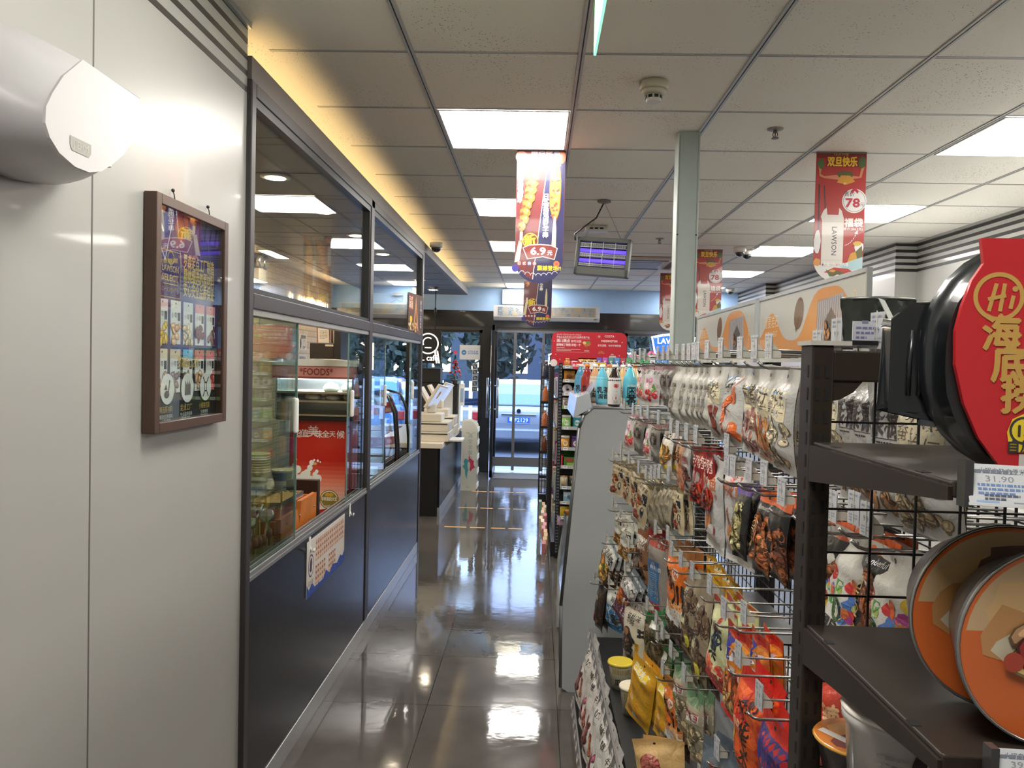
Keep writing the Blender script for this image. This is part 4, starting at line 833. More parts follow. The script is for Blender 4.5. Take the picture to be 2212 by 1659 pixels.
for k in range(30):
    h=q.uniform(0,.8); r=(1-h)*.095; a=q.uniform(0,2*PI); MB().ball((r*math.cos(a),r*math.sin(a),.05+h*.3),q.uniform(.01,.016),8,6).build('bauble',mat('bauble_red',(206,30,40),.2,coat=.5),t)
mb=MB(); P=[]
for k in range(10): a=PI/2+k*PI/5; r=.034 if k%2==0 else .014; P.append((r*math.cos(a),.39+r*math.sin(a)))
mb.prism(P,-.005,.005,'y').build('star',mat('star_red',(228,70,76),.3),t); MB().lathe([(.03,0),(.035,.04)],n=14).cyl((0,0,.04),(0,0,.36),.006,6).build('pot',m_bark,t)
for k,(dx,dz,c) in enumerate(((0,0,(44,110,176)),(.07,.0,(150,190,216)),(.02,.056,(60,140,190)))): tag(MB().box(-1.16+dx,9.60,1.3145+dz,-1.1+dx*1.0+.05,9.63 if k==2 else 9.65,1.37+dz).build('blue_carton',mat('carton%d'%c[0],c,.5)) if False else MB().box(-.05,-.04,0,.05,0,.052).build('blue_carton',mat('carton%d'%c[0],c,.5),loc=(-1.0+dx,9.56 if k<2 else 9.56,1.08+dz) if False else (-1.12+dx*1.6,9.8,1.3145+dz)),['blue carton at the foot of the Christmas tree','pale blue carton right of the blue one by the Christmas tree','teal carton on top of the two cartons by the Christmas tree'][k],'box')
# floor tape lines
for k,(x0,x1,y,c) in enumerate(((-.85,-.1,7.37,(222,160,80)),(-.82,-.09,8.37,(222,160,96)),(-.76,-.1,9.45,(226,170,110)))):
    mb=MB(); q=random.Random(k)
    for a,b in ((0,.28),(.33,.52),(.6,.78),(.82,1)): mb.quad((x0+(x1-x0)*a,y,.0008),(x0+(x1-x0)*b,y,.0008),(x0+(x1-x0)*b,y+.035,.0008),(x0+(x1-x0)*a,y+.035,.0008))
    tag(mb.build('queue_tape',mat('tape_orange',(226,168,96),.6)),'worn orange queue line taped on the floor, %s the camera'%['nearest','middle one from','farthest from'][k],'floor tape')
# ================================================================ wall fittings near the camera
m_du=mat('dryer_shell',(198,196,198),.35,coat=.1)
t=thing('wall_dryer','rounded pale grey wall appliance high on the white wall at the left edge','wall appliance',(XW+.001,0,0))
face=[(1.33,2.097),(1.522,2.096),(1.512,2.05),(1.498,2.01),(1.466,1.972),(1.425,1.942),(1.39,1.921),(1.351,1.909),(1.31,1.909),(1.265,1.92),(1.24,1.938),(1.228,1.958),(1.23,1.985),(1.246,2.012),(1.275,2.05)]
base=[(1.2,2.14),(1.6,2.112),(1.6,2.06),(1.595,2.02),(1.575,1.975),(1.54,1.94),(1.5,1.919),(1.45,1.909),(1.38,1.902),(1.3,1.903),(1.22,1.92),(1.16,1.95),(1.14,1.99),(1.14,2.04),(1.16,2.09)]
mb=MB(); mb.smooth=True; n=len(face); rings=[]
for k in range(9):
    q=k/8; e=math.sin(q*PI/2)**.8; x=.012+.155*q
    rings.append([mb.V((x,b[0]*(1-q**1.5)+f[0]*q**1.5,b[1]*(1-q**1.5)+f[1]*q**1.5)) for b,f in zip(base,face)])
for a,b in zip(rings,rings[1:]):
    for k in range(n): mb.F([a[k],a[(k+1)%n],b[(k+1)%n],b[k]])
mb.smooth=False; mb.F(rings[0][::-1]); o=mb.build('shell',m_du,t)
MB().prism(face,.166,.171,'x').build('front_cover',mat('dryer_cover',(206,204,206),.35),t,bevel=.002)
A=Art().poly([(0,.024),(0,.008),(.006,0),(.055,0),(.062,.008),(.062,.024)],(168,166,160)).text('JIEHM',.031,.007,.013,(196,194,186),'c')
mb=MB().use(pm); A.put(mb,plane_fn((.1714,1.294,1.934),(0,1,0),(0,0,1)),dz=.0004); mb.build('badge',parent=t)
for y,z in ((1.508,2.018),(1.45,1.95)): MB().box(.13,y,z-.006,.15,y+.012,z+.005).build('clip',m_white,t,bevel=.002)
# framed poster
t=thing('framed_poster','brown framed purple snack poster hanging on the white wall','poster',(-.9685,1.871,1.394))
W,H,fw=.44,.596,.026; m_br=mat('frame_brown',(76,54,40),.4,noise=.3,nscale=9,coat=.15)
mb=MB()
for b in ((0,0,0,.033,fw,H),(0,W-fw,0,.033,W,H),(0,fw,0,.033,W-fw,fw),(0,fw,H-fw,.033,W-fw,H)): mb.box(*b)
mb.build('frame',m_br,t,bevel=.002)
w,h=W-2*fw,H-2*fw; A=Art().rect(0,0,w,h,(52,46,106)); y1=.33*h
A.rect(0,0,w,y1,(44,44,46)).rect(0,y1-.006,w,y1+.004,(120,52,60))
for k in range(11): A.poly([(.02+k*.036,h),(.045+k*.036,h),(.05+k*.034,h-.035-k*.002),(.026+k*.034,h-.03-k*.002)],(92,76,140) if k!=4 else (150,74,70))
A.blob(.13,h-.05,.05,.045,(108,66,104),3).blob(.14,h-.04,.025,.03,(166,86,62),5).blob(.05,h-.04,.03,.03,(60,64,130),6).line(.0,h-.05,.06,h-.13,.004,(210,206,226)).line(.06,h-.13,.1,h-.02,.004,(200,196,220)).line(.02,h-.02,.05,h-.06,.008,(206,202,222))
gold=(206,176,92)
for k,s in enumerate(('罗森定点工厂制造','精挑细选的原材料','安心安全品质保证')): A.text(s,.165,h-.135-k*.038,.031,gold,w=.195,bold=.025)
A.rect(.035,h-.225,.145,h-.223,gold).rect(.035,h-.105,.145,h-.103,gold).rect(.035,h-.225,.037,h-.103,gold).rect(.143,h-.225,.145,h-.103,gold).text('LAWSON',.09,h-.158,.018,gold,'c',.02,w=.09).text('SELECT',.09,h-.182,.018,gold,'c',.02,w=.09).line(.05,h-.19,.13,h-.19,.002,gold).text('ローソンセレクト',.09,h-.21,.012,gold,'c',w=.085).ring(.09,h-.122,.018,.003,gold).line(.0,h-.14,.035,h-.17,.005,gold)
pk=[[(236,200,205),(226,222,218),(205,210,216),(222,150,160),(226,150,156)],[(222,206,180),(226,200,160),(110,186,226),(224,120,120),(226,112,120)]]
fd=[[(224,176,60),(206,150,100),(206,180,140),(120,50,46),(110,54,46)],[(186,140,100),(120,96,86),(90,70,60),(206,160,120),(196,60,50)]]
for r in range(2):
    for k in range(5):
        x=.02+k*.073; y=h-.345-r*.128; A.rect(x,y,x+.058,y+.115,(224,222,220)).rect(x,y+.09,x+.058,y+.115,pk[r][k]).ell(x+.029,y+.107,.003,.003,(60,56,70)).rect(x+.04,y+.062,x+.054,y+.084,(48,50,70)).text('小零食',x+.005,y+.07,.012,(70,66,70)).pile(x+.006,y+.004,x+.052,y+.05,[fd[r][k],tuple(min(255,c+30) for c in fd[r][k])],10,.018,k+9)
A.text('罗森匠心之作',.2,y1-.04,.024,gold,'c',.025,w=.13)
for k in range(3):
    x=.075+k*.115; A.ell(x,y1-.098,.038,.04,(226,226,222),n=30)
    if k==0: A.line(x+.012,y1-.075,x+.004,y1-.11,.006,(40,40,42)).ell(x-.004,y1-.112,.014,.01,(40,40,42)).poly([(x-.018,y1-.1),(x-.008,y1-.085),(x,y1-.1)],(40,40,42))
    if k==1: A.poly([(x-.018,y1-.118),(x+.018,y1-.118),(x+.018,y1-.09),(x+.01,y1-.078),(x+.008,y1-.09),(x-.002,y1-.078),(x-.004,y1-.09),(x-.014,y1-.076)],(40,40,42))
    if k==2: A.rect(x-.008,y1-.112,x+.008,y1-.084,(40,40,42)).rect(x-.005,y1-.108,x+.005,y1-.088,(226,226,222)).line(x-.008,y1-.084,x-.018,y1-.07,.004,(40,40,42)).line(x+.008,y1-.084,x+.018,y1-.07,.004,(40,40,42)).line(x-.008,y1-.112,x-.018,y1-.126,.004,(40,40,42)).line(x+.008,y1-.112,x+.018,y1-.126,.004,(40,40,42))
    A.text(('精选原材料','定点工厂','小规格包装')[k],x,y1-.158,.014,gold,'c',w=.07)
    for j,s in enumerate((('精选优质原料','上等食材','健康安全'),('专业品质保障','风味还原','匠心工艺'),('方便携带','随时享用'))[k]): A.text(s,x,y1-.174-j*.012,.009,(206,204,200),'c')
mb=MB().use(printmat('poster_print',.12,coat=1)); A.put(mb,plane_fn((.012,fw,fw),(0,1,0),(0,0,1)),dz=.00015); mb.build('print',parent=t)
MB().box(.028,fw,fw,.0285,W-fw,H-fw).build('glazing',m_glass,t)
for y in (.13,.345): MB().tube([(.016,y,H-.002),(.012,y+.002,H+.02),(.006,y+.004,H+.03)],.0016,6).ball((.008,y+.004,H+.03),.005,8,6).build('hanging_nail',m_black,t)
# ================================================================ ceiling banners
def banner(loc,kind,lab,wd=.247,L=.675,rz=0):
    t=thing('hanging_banner',lab,'banner',loc,rz,group='hanging promotion banners'); w,h=wd,L
    def outline(w,h,n=14): return [(-w/2,h),(-w/2,w*.46)]+[(-w/2*math.cos(PI*k/n),w*.46*(1-math.sin(PI*k/n))) for k in range(1,n)]+[(w/2,w*.46),(w/2,h)]
    A=Art(); O=outline(w*.985,h-.001); O=[(x,max(y,.001)) for x,y in O]
    if kind=='skewer':
        c1,c2=(112,44,46),(44,42,88); A.poly(O,c2); A.poly([p for p in O if p[0]<=0.001 or p[1]>h-.01][:0] or [(-w/2+.001,h-.001),(.04,h-.001),(-.03,.02),(-.06,.03),(-w*.4,.07),(-w/2+.001,w*.46)],c1).line(.04,h-.001,-.03,.02,.004,(226,222,226))
        A.ell(-.1,h-.035,.03,.03,(206,110,100),n=22).ell(-.1,h-.035,.004,.004,(170,70,70)).blob(.105,h-.03,.022,.035,(214,104,70),4).ell(-.12,.075,.018,.02,(70,60,150)).ell(.09,.1,.016,.016,(214,96,60),n=20).ring(.09,.1,.012,.002,(240,150,110))
        for k,ch in enumerate('罗森新品'): A.text(ch,-.035+k*.038,h-.038,.028,(244,240,240),'c',.07).text(ch,-.035+k*.038,h-.038,.028,(90,80,130) if k!=2 else (206,70,60),'c',.0)
        A.text('12.16-12.27',.012,h-.058,.012,(230,200,60),'c',.02)
        for s,x,y,n in (('日式炭烤鸡肉串',-.103,h-.12,.02),('日式炭烤鸡肉丸子棒',.03,h-.245,.018)): A.text(s,x,y,.023,(244,240,244),vert=True,bold=.05,sp=1.06)
        q=random.Random(2)
        for k in range(9):
            x=-.03-k*.0078+.002*math.sin(k*2); y=h-.1-k*.036; r=.037-.0016*k
            A.blob(x,y,r,.028,(120,60,34),k,12,.18).blob(x+.003,y+.002,r*.9,.025,(198,112,50),k+20,12,.2).blob(x+.006,y+.005,r*.55,.014,(226,150,70),k+40,9,.25).ell(x+.012,y+.008,.005,.004,(250,214,160)).ell(x-.012,y-.006,.009,.006,(140,64,36))
        A.blob(.075,h-.2,.032,.16,(150,86,44),7,22,.07).blob(.075,h-.2,.029,.155,(206,140,70),8,22,.07)
        for k in range(44): A.blob(.075+q.uniform(-.02,.02),h-.2+q.uniform(-.14,.14),.007,.006,q.choice([(226,180,96),(176,96,50),(190,80,70),(232,200,130)]),k,7,.3)
        A.poly([(-.105,.215),(-.085,.215),(-.1,.11),(-.125,.105)],(220,210,170)).poly([(-.1,.26),(-.085,.26),(-.085,.215),(-.1,.215)],(220,210,170)).poly([(.072,.34),(.08,.34),(.085,.28),(.085,.16),(.062,.16),(.065,.27)],(220,210,170))
        A.ell(-.045,.215,.04,.04,(232,206,50),n=28).ell(-.045,.215,.036,.036,(112,40,40),n=28).text('新',-.045,.195,.046,(236,210,50),'c',.05,a=.15)
        A.poly([(-.085,.18),(-.05,.196),(.005,.2),(.06,.196),(.095,.18),(.08,.12),(.02,.133),(-.06,.12)],(226,214,206)).poly([(-.08,.178),(-.05,.191),(.005,.195),(.06,.191),(.09,.178),(.077,.125),(.02,.138),(-.057,.125)],(130,44,42)).text('6.9',-.005,.146,.038,(244,240,236),'c',.06,w=.075).text('元',.055,.146,.02,(244,240,236),'c',.05)
        for k,ch in enumerate('日式美食'): A.ell(-.1+k*.026,.1,.011,.011,(190,80,74) if k!=2 else (80,110,180),n=16).text(ch,-.1+k*.026,.094,.013,(240,234,230),'c',.02)
        A.text('震撼登场!!',.052,.068,.02,(232,206,50),'c',.05)
        for k in range(7):
            A.ring(-.085+k*.028,.04-.012*math.sin(k*PI/6)+.01,.014,.0025,(220,216,220),a0=.2,a1=3.2,n=10)
    else:
        A.poly(O,(172,44,40)); A.rect(-w*.49,h-.03,w*.49,h-.002,(120,34,34)).rect(-.075,h-.075,.085,h-.02,(132,28,34)).text('12.21开始',.0,h-.016,.013,(214,180,60),'c').text('双旦快乐',.005,h-.066,.038,(232,190,50),'c',.05,w=.145)
        A.poly([(-.115,h-.05),(-.095,h-.08),(-.1,h-.11),(-.08,h-.12),(.0,h-.11),(.09,h-.12),(.1,h-.07),(.12,h-.05),(.11,h-.09),(.1,h-.125),(.02,h-.14),(-.08,h-.13),(-.105,h-.12)],(206,130,96)).blob(.02,h-.112,.045,.02,(86,84,44),3).poly([(0,h-.115),(.045,h-.115),(.07,h-.145),(.03,h-.16),(-.02,h-.15)],(206,146,50)).blob(-.1,h-.06,.016,.024,(70,100,50),5).blob(.1,h-.05,.018,.03,(80,100,56),6).ell(.02,h-.155,.008,.006,(226,180,90))
        A.ell(.07,h-.24,.06,.06,(232,228,226),n=34).ring(.07,h-.24,.054,.0018,(80,74,76),n=40).text('售价',.045,h-.215,.02,(60,50,54),'c').text('78',.062,h-.27,.045,(186,40,66),'c',.05,w=.068).text('元',.108,h-.265,.016,(60,50,54),'c').poly([(.05,h-.19),(.07,h-.175),(.09,h-.19),(.085,h-.205),(.07,h-.19),(.058,h-.205)],(186,44,60))
        A.line(-.105,h-.16,-.1,h-.48,.008,(60,46,48)).line(-.08,h-.165,-.07,h-.3,.006,(60,46,48)).line(-.102,h-.44,-.095,h-.49,.008,(60,46,48))
        bg=(222,214,206); A.poly([(-.085,h-.58),(-.085,h-.34),(-.092,h-.32),(-.08,h-.29),(-.065,h-.275),(-.06,h-.31),(-.005,h-.31),(-.003,h-.275),(.01,h-.29),(.022,h-.33),(.022,h-.58),(-.02,h-.585),(-.07,h-.585)],bg).line(-.085,h-.345,.02,h-.345,.0015,(180,172,166)).line(-.085,h-.535,.022,h-.535,.0015,(190,180,176)).text('LAWSON',-.035,h-.37,.026,(50,50,58),bold=.01,a=-PI/2,w=.14)
        for k in range(7): A.blob(-.075+k*.014,h-.558,.004,.006,(150,50,60) if k%2 else (120,110,110),k)
        A.text('福袋',.07,h-.365,.034,(240,230,226),'c',.06).text('(原价204.3元)',.066,h-.385,.014,(240,230,226),'c',.03,w=.1)
        for k in range(8): A.line(.03+k*.008,h-.46+k*k*.0012,.035+k*.008,h-.458+(k+.6)**2*.0012,.003,(240,230,226))
        A.poly([(.075,h-.4),(.09,h-.385),(.092,h-.405)],(240,230,226)).blob(.1,h-.47,.025,.03,(226,222,220),3).blob(-.105,h-.44,.018,.06,(226,222,220),4)
        A.poly([(.04,h-.56),(.06,h-.5),(.085,h-.49),(.1,h-.53),(.07,h-.56)],(206,150,50)).poly([(.085,h-.49),(.115,h-.46),(.12,h-.55),(.1,h-.56)],(96,96,56)).blob(.09,h-.45,.02,.012,(206,170,60),6)
        A.poly([(x,y) for x,y in O if y<.12]+[(.12,.1),(.06,.075),(.0,.085),(-.05,.07),(-.12,.1)],(222,218,214)).poly([(.0,.085),(.12,.13),(.12,.07),(.05,.06)],(170,200,206)).blob(-.105,.1,.018,.02,(214,140,60),8).poly([(-.07,.05),(-.02,.075),(.05,.07),(.08,.05),(.04,.04),(-.03,.045)],(180,50,44)).poly([(-.06,.065),(-.03,.05),(.0,.06),(.04,.045),(.07,.03),(.02,.03),(-.04,.03)],(96,90,50)).poly([(-.045,.055),(-.02,.05),(-.01,.06),(-.03,.066)],(206,156,50)).blob(.01,.025,.04,.014,(226,224,220),9).text('限量发售先到先得',-.01,.083,.014,(240,234,230),'c',.04,w=.12)
    mb=MB().use(printmat('banner_print',.3,coat=.25)).color(*((120,60,64) if kind=='skewer' else (172,44,40)))
    o2=[(x,y) for x,y in outline(w,h)]
    mb.prism(o2,-.0008,.0,'y'); A.put(mb,lambda u,v,l:(u,-.001-l,v)); mb.build('card',parent=t)
    MB().box(-w/2,-.004,h-.006,w/2,.004,h).build('clip_rail',mat('rail_grey',(110,100,98),.4),t)
    return t
banner((-.002,3.97,ZC-.676),'skewer','near blue and brown chicken skewer banner hanging over the aisle')
b2=banner((1.487,3.92,ZC-.648),'bag','nearest red gift bag banner, hanging at the right in front of the far lights',L=.646)
dup(b2,'red gift bag banner hanging just right of the pale column',loc=(1.503,6.96,ZC-.68)); dup(b2,'farthest red gift bag banner, mostly hidden left of the column',loc=(1.49,8.79,ZC-.68))
banner((-.006,6.8,ZC-.77),'skewer','far blue and brown skewer banner, half hidden below the near one',L=.765)
# ================================================================ open chiller
m_fr=mat('chiller_panel',(176,180,182),.3,coat=.2); m_frt=mat('chiller_trim',(92,94,96),.35,metal=.4)
prof=[(.159,.02),(.152,.42),(.218,1.284),(.24,1.345),(.28,1.377),(.5,1.377),(.88,1.377),(.88,.02),(.19,.0)]
t=thing('open_chiller','grey sided open chiller cabinet in the middle of the shop with drinks on top','chiller',(0,3.72,0))
MB().prism(prof,0,.03,'y').build('side_panel',m_fr,t,bevel=.004); MB().prism([(.159,.02),(.152,.42),(.19,.66),(.88,.66),(.88,.02)],.88,.91,'y').build('side_panel',m_fr,t,bevel=.004)
mb=MB()
for a,b in zip(prof,prof[1:5]): mb.tube([(a[0]-.004,.012,a[1]),(b[0]-.004,.012,b[1])],.011,8)
mb.tube([(.276,.012,1.38),(.88,.012,1.38)],.011,8); mb.build('edge_trim',m_frt,t)
MB().box(.2,.03,0,.86,.88,.1).build('plinth',m_black,t); MB().box(.165,.03,.1,.86,.88,.35).build('base',m_white,t); MB().box(.84,.03,.35,.86,.88,1.36).build('back',m_white,t); MB().box(.3,.03,1.34,.86,.88,1.372).build('canopy',m_fr,t)
MB().prism([(.158,.35),(.165,.35),(.192,.72),(.185,.72)],.03,.88,'y').build('front_glass',m_glass,t)
for z in (.6,.85,1.1): MB().box(.3,.03,z,.84,.88,z+.012).build('shelf',m_white,t)
MB().prism([(.185,1.33),(.2,1.43),(.262,1.452),(.275,1.38)],.06,.87,'y').build('front_canopy',mat('canopy_frost',(196,202,208),.2,coat=.4),t)
MB().grid(lambda u,v:(.262+.09*v*.3,.02+u*.8,1.452+.05*v+.004*math.sin(u*110)),60,2).build('plastic_strip',mat('strip_film',(176,184,206),.15,coat=.5),t)
def bottle(loc,lab,h,r,body,label,cap,marks,rz=0,sq=False,name='drink_bottle'):
    t=thing(name,lab,'bottle',loc,rz,group='drinks on top of the chiller'); k=h
    MB().use(mat('bt%d%d%d'%body,body,.15,coat=.5)).lathe([(r*.86,0),(r,.012),(r,.62*k),(r*.86,.7*k),(r*.5,.84*k),(r*.38,.87*k),(r*.36,.93*k)],n=20).build('body',parent=t)
    MB().use(mat('cap%d%d%d'%cap,cap,.35)).lathe([(r*.42,.93*k),(r*.43,.94*k),(r*.42,.995*k),(r*.36,k)],n=18).build('cap',parent=t)
    mb=MB().use(pg).color(*label); mb.lathe([(r*1.015,.06*k),(r*1.015,.6*k),(r*.9,.69*k)],n=24,caps=False)
    A=Art(); marks(A,r,k); A.put(mb,lambda u,v,l:((r*1.02+l)*math.sin(u/r),-(r*1.02+l)*math.cos(u/r),v),maxe=.02); mb.build('label',parent=t); return t
def mk_bean(A,r,k):
    A.blob(0,.5*k,.012,.01,(190,50,46),2).rect(-.018,.18*k,.018,.25*k,(190,50,46)).text('红豆薏米',0,.2*k,.009,(240,230,226),'c')
    for j in range(4): A.rect(-.006,.44*k-j*.016,.006,.445*k-j*.016,(150,90,90))
    A.rect(-.016,.3*k,.016,.302*k,(190,186,186)).lines(-.012,.15*k,.012,3,.008,.004,(150,150,150))
def mk_tea(A,r,k): A.rect(-.022,.26*k,.022,.46*k,(26,34,40)).rect(-.017,.282*k,.017,.438*k,(96,190,212)).text('木',0,.305*k,.026,(26,34,40),'c',.05).text('茶',0,.05*k,.04,(26,34,40),'c',.06).blob(.0,.5*k,.02,.006,(190,200,200),2)
def mk_plain(c): 
    def f(A,r,k): A.text('乳茶',0,.3*k,.026,c,'c',.05).text('清香',0,.16*k,.02,c,'c',.04)
    return f
zt=1.389
bottle((.38,3.775,zt),'white labelled bottle with a dark neck standing on the chiller, nearest the camera',.205,.032,(44,32,30),(222,218,216),(236,234,230),mk_bean,R_(10))
bottle((.457,3.79,zt),'bright blue tea bottle with a white cap beside the white labelled one',.21,.034,(96,190,212),(96,190,212),(236,236,236),mk_tea,R_(10))
bottle((.54,3.84,zt),'pale bottle with dark writing right of the blue tea bottle',.2,.032,(206,190,160),(214,210,200),(236,234,230),mk_plain((40,40,40)),R_(10))
for k,(x,y,c,l,cp,lab) in enumerate(((.40,3.93,(206,196,160),(222,214,180),(240,238,230),'cream bottle in the second row behind the white labelled one'),(.335,3.95,(96,180,206),(120,200,220),(240,238,230),'light blue striped bottle at the left of the second row'),(.50,3.95,(210,180,130),(214,170,120),(240,120,50),'amber bottle with orange cap in the second row'),(.585,3.99,(206,180,140),(220,214,206),(240,238,230),'beige bottle at the right of the second row'),(.31,4.1,(196,150,110),(206,196,180),(240,238,230),'beige printed bottle in the third row'),(.27,4.12,(150,40,40),(150,44,40),(230,130,60),'dark red bottle at the left end of the third row'),(.385,4.12,(206,206,190),(222,220,206),(230,130,60),'pale bottle with an orange cap in the third row'),(.46,4.14,(206,170,120),(214,180,140),(240,238,230),'tan bottle in the third row'),(.24,4.22,(80,150,190),(90,160,200),(240,238,230),'blue bottle farthest left on the chiller top'))):
    bottle((x,y,zt),lab,.205,.032,c,l,cp,mk_plain((46,44,50)),R_(8))
# ================================================================ centre gondola beyond the chiller with sweets on its end
m_rk=mat('rack_black',(26,25,26),.4)
t=thing('sweets_rack','black sweets rack with perforated posts behind the chiller','rack',(0,6.3,0))
for x in (.195,1.05): MB().box(x-.015,0,0,x+.015,.04,1.6).build('post',m_rk,t)
mb=MB().use(mat('slot_light',(150,160,176),.5))
for k in range(62): mb.box(.188,-.0012,.05+k*.025,.193,-.0002,.063+k*.025).box(.199,-.0012,.05+k*.025,.204,-.0002,.063+k*.025)
s_=mb.build('post_slots',parent=t); s_['kind']='stuff'
MB().box(.21,.05,.05,1.035,.06,1.55).build('back_panel',mat('rack_back',(70,70,72),.6),t)
SH=[1.57,1.46,1.355,1.25,1.085,.92,.775,.61,.49,.37]
for k,z in enumerate(SH):
    MB().box(.21,-.16,z-.01,1.035,.05,z-.003).build('shelf',m_rk,t); MB().box(.21,-.165,z-.014,1.035,-.16,z+.012).build('price_rail',mat('rail_clear',(170,172,170),.25) if k!=3 else mat('rail_green',(120,170,90),.4),t)
    mb=MB()
    for j in range(7): mb.use(pm).color(226,228,230).box(.225+j*.118,-.168,z-.012,.262+j*.118,-.1655,z+.01).color(120,124,130).box(.23+j*.118,-.1684,z-.002,.256+j*.118,-.168,z+.004)
    mb.build('price_tag',parent=t)
MB().box(.21,-.17,.02,1.035,.05,.3).build('base_bin',m_rk,t)
Y0=6.16
def item(x,z,lab,fn,g,cat='sweets',name='sweets_pack'):
    t=thing(name,lab,cat,(x,Y0+.03,z-.0028),group=g); fn(t); return t
def pbox(w,h,d,c,txt,tc,c2=None):
    def f(t):
        mb=MB().use(pg).color(*c).box(-w/2,0,0,w/2,d,h); A=Art()
        if c2: A.rect(-w/2+.002,h*.55,w/2-.002,h-.002,c2)
        A.text(txt,0,h*.3,min(h*.4,w*.8/max(1,len(txt))*1.2),tc,'c',.03); A.put(mb,plane_fn((0,-.0004,0),(1,0,0),(0,0,1))); mb.build('carton',parent=t)
    return f
def tub(r,h,c,c2,tc,txt):
    def f(t):
        MB().use(pg).color(*c).lathe([(r*.95,0),(r,.004),(r,h*.8)],(0,r,0),20).build('body',parent=t); MB().use(pg).color(*c2).lathe([(r*1.02,h*.8),(r*1.02,h*.96),(r*.9,h)],(0,r,0),20).build('cap',parent=t)
        A=Art().ell(0,h*.4,r*.6,h*.22,tc).text(txt,0,h*.33,h*.16,c,'c',.03); mb=MB().use(pg); A.put(mb,lambda u,v,l:((r*1.03+l)*math.sin(u/r),r-(r*1.03+l)*math.cos(u/r),v),maxe=.012); mb.build('label',parent=t)
    return f
def tin(r,d,c,c2):
    def f(t):
        MB().use(pg).color(*c).lathe([(r,0),(r*1.0,d*.8),(r*.94,d)],(0,d,r),26,'y').build('case',parent=t) if False else MB().use(pg).color(*c).lathe([(r*.94,0),(r,.003),(r,d)],(0,0,r),26,'y').build('case',parent=t)
        A=Art().ell(0,r,r*.8,r*.8,c2,n=24).blob(.002,r*.9,r*.35,r*.25,(70,50,70),3).text('糖',-.004,r*1.2,r*.35,(120,60,90),'c').rect(-r*.5,r*.35,r*.5,r*.5,(240,240,240)); mb=MB().use(pg); A.put(mb,plane_fn((0,-.0006,0),(1,0,0),(0,0,1))); mb.build('lid',parent=t)
    return f
def pouch(w,h,c,c2,tc,txt):
    def f(t):
        mb=MB().use(pg); d=lambda u,v:.02*max(0,(1-(2*u-1)**2))**.6*math.sin(PI*min(1,v*1.15))
        mb.grid(lambda u,v:((u-.5)*w,.02-d(u,v),v*h),8,8,lambda u,v:rgb(*(c if v<.7 else c2))).grid(lambda u,v:((u-.5)*w,.02+d(u,v),v*h),8,8,lambda u,v:rgb(*c),flip=True)
        A=Art().ell(0,h*.4,w*.3,h*.2,tc).text(txt,0,h*.72,h*.16,tc,'c',.03); A.put(mb,lambda u,v,l:(u,.0195-d(u/w+.5,v/h)-l,v),maxe=.02); mb.build('bag',parent=t)
    return f
# top row
T=SH[0]
def jar(c):
    def f(t): MB().use(pg).color(*c).lathe([(.022,0),(.026,.01),(.024,.05),(.014,.06)],(0,.02,0),16).build('body',parent=t); MB().use(pg).color(226,190,120).lathe([(.016,.06),(.016,.072)],(0,.02,0),14).build('lid',parent=t)
    return f
item(.245,T,'small jar of amber sweets at the left end of the top rack row',jar((196,120,60)),'sweets on the top rack row'); item(.3,T,'pink sweets pack right of the amber jar on the top row',pouch(.05,.06,(214,120,160),(226,160,180),(240,220,226),'甜'),'sweets on the top rack row')
for k in range(3): item(.36+k*.055,T+.0,'gold wrapped toffee bag above the yellow price strip, %s of three'%['left','middle','right'][k],pouch(.055,.075,(150,96,50),(206,160,90),(226,190,120),'糖'),'sweets on the top rack row')
cols=[((84,60,150),'purple'),((160,70,150),'magenta'),((60,120,110),'teal'),((60,120,180),'blue'),((150,50,60),'red'),((60,140,80),'green'),((70,150,90),'second green'),((50,140,84),'third green'),((64,150,86),'fourth green'),((206,210,214),'white'),((70,120,190),'deep blue'),((80,140,200),'light blue'),((60,110,180),'last blue')]
for k,(c,nm) in enumerate(cols): item(.497+k*.047,T,'%s gum carton standing on the top rack row'%nm,pbox(.043,.085,.05,c,'5' if k<5 else '益达',(226,226,236),tuple(min(255,v+40) for v in c)),'gum cartons on the top rack row','gum','gum_carton')
A=Art().rect(0,0,.075,.055,(206,44,50)).text('会员购',.037,.018,.02,(244,230,226),'c',.03).rect(.075,0,.185,.055,(232,232,228)).lines(.085,.045,.17,1,.01,.01,(120,120,130)).lines(.08,.025,.18,1,.012,.014,(130,70,60),4).rect(.185,0,.26,.055,(226,200,40)).text('2件',.205,.028,.016,(200,40,40),'c',.03).text('8.4',.235,.012,.024,(200,40,40),'c',.04)
flat('price_strip','red, white and yellow promotion strip on the top rack rail','price card',(.285,6.1335,1.556),(1,0,0),(0,0,1),A,.26,.055,.0015)
z=SH[1]; item(.265,z,'yellow and orange sweets bag at the left of the second rack row',pouch(.085,.095,(214,150,50),(230,180,60),(150,90,60),'牛奶'),'sweets on the second rack row')
for k in range(2): item(.36+k*.09,z,['first','second'][k]+' round magenta sweets case on the second rack row',tin(.042,.03,(170,50,120),(214,140,190)),'sweets on the second rack row')
item(.535,z,'brown chocolate pouch on the second rack row',pouch(.07,.09,(110,70,50),(150,100,70),(220,190,150),'巧'),'sweets on the second rack row'); 
z=SH[2]
for k in range(4): item(.25+k*.088,z,['first','second','third','fourth'][k]+' round lilac sweets tin from the left on the third rack row',tin(.04,.03,(206,200,214),(222,216,226)),'tins on the third rack row')
z=SH[3]
for k in range(4): item(.245+k*.08,z,'small clear sweets tub on the green edged row, %s from the left'%['first','second','third','fourth'][k],tub(.03,.075,(196,190,190),(206,200,200),(160,110,110),'果'),'tubs on the green edged row')
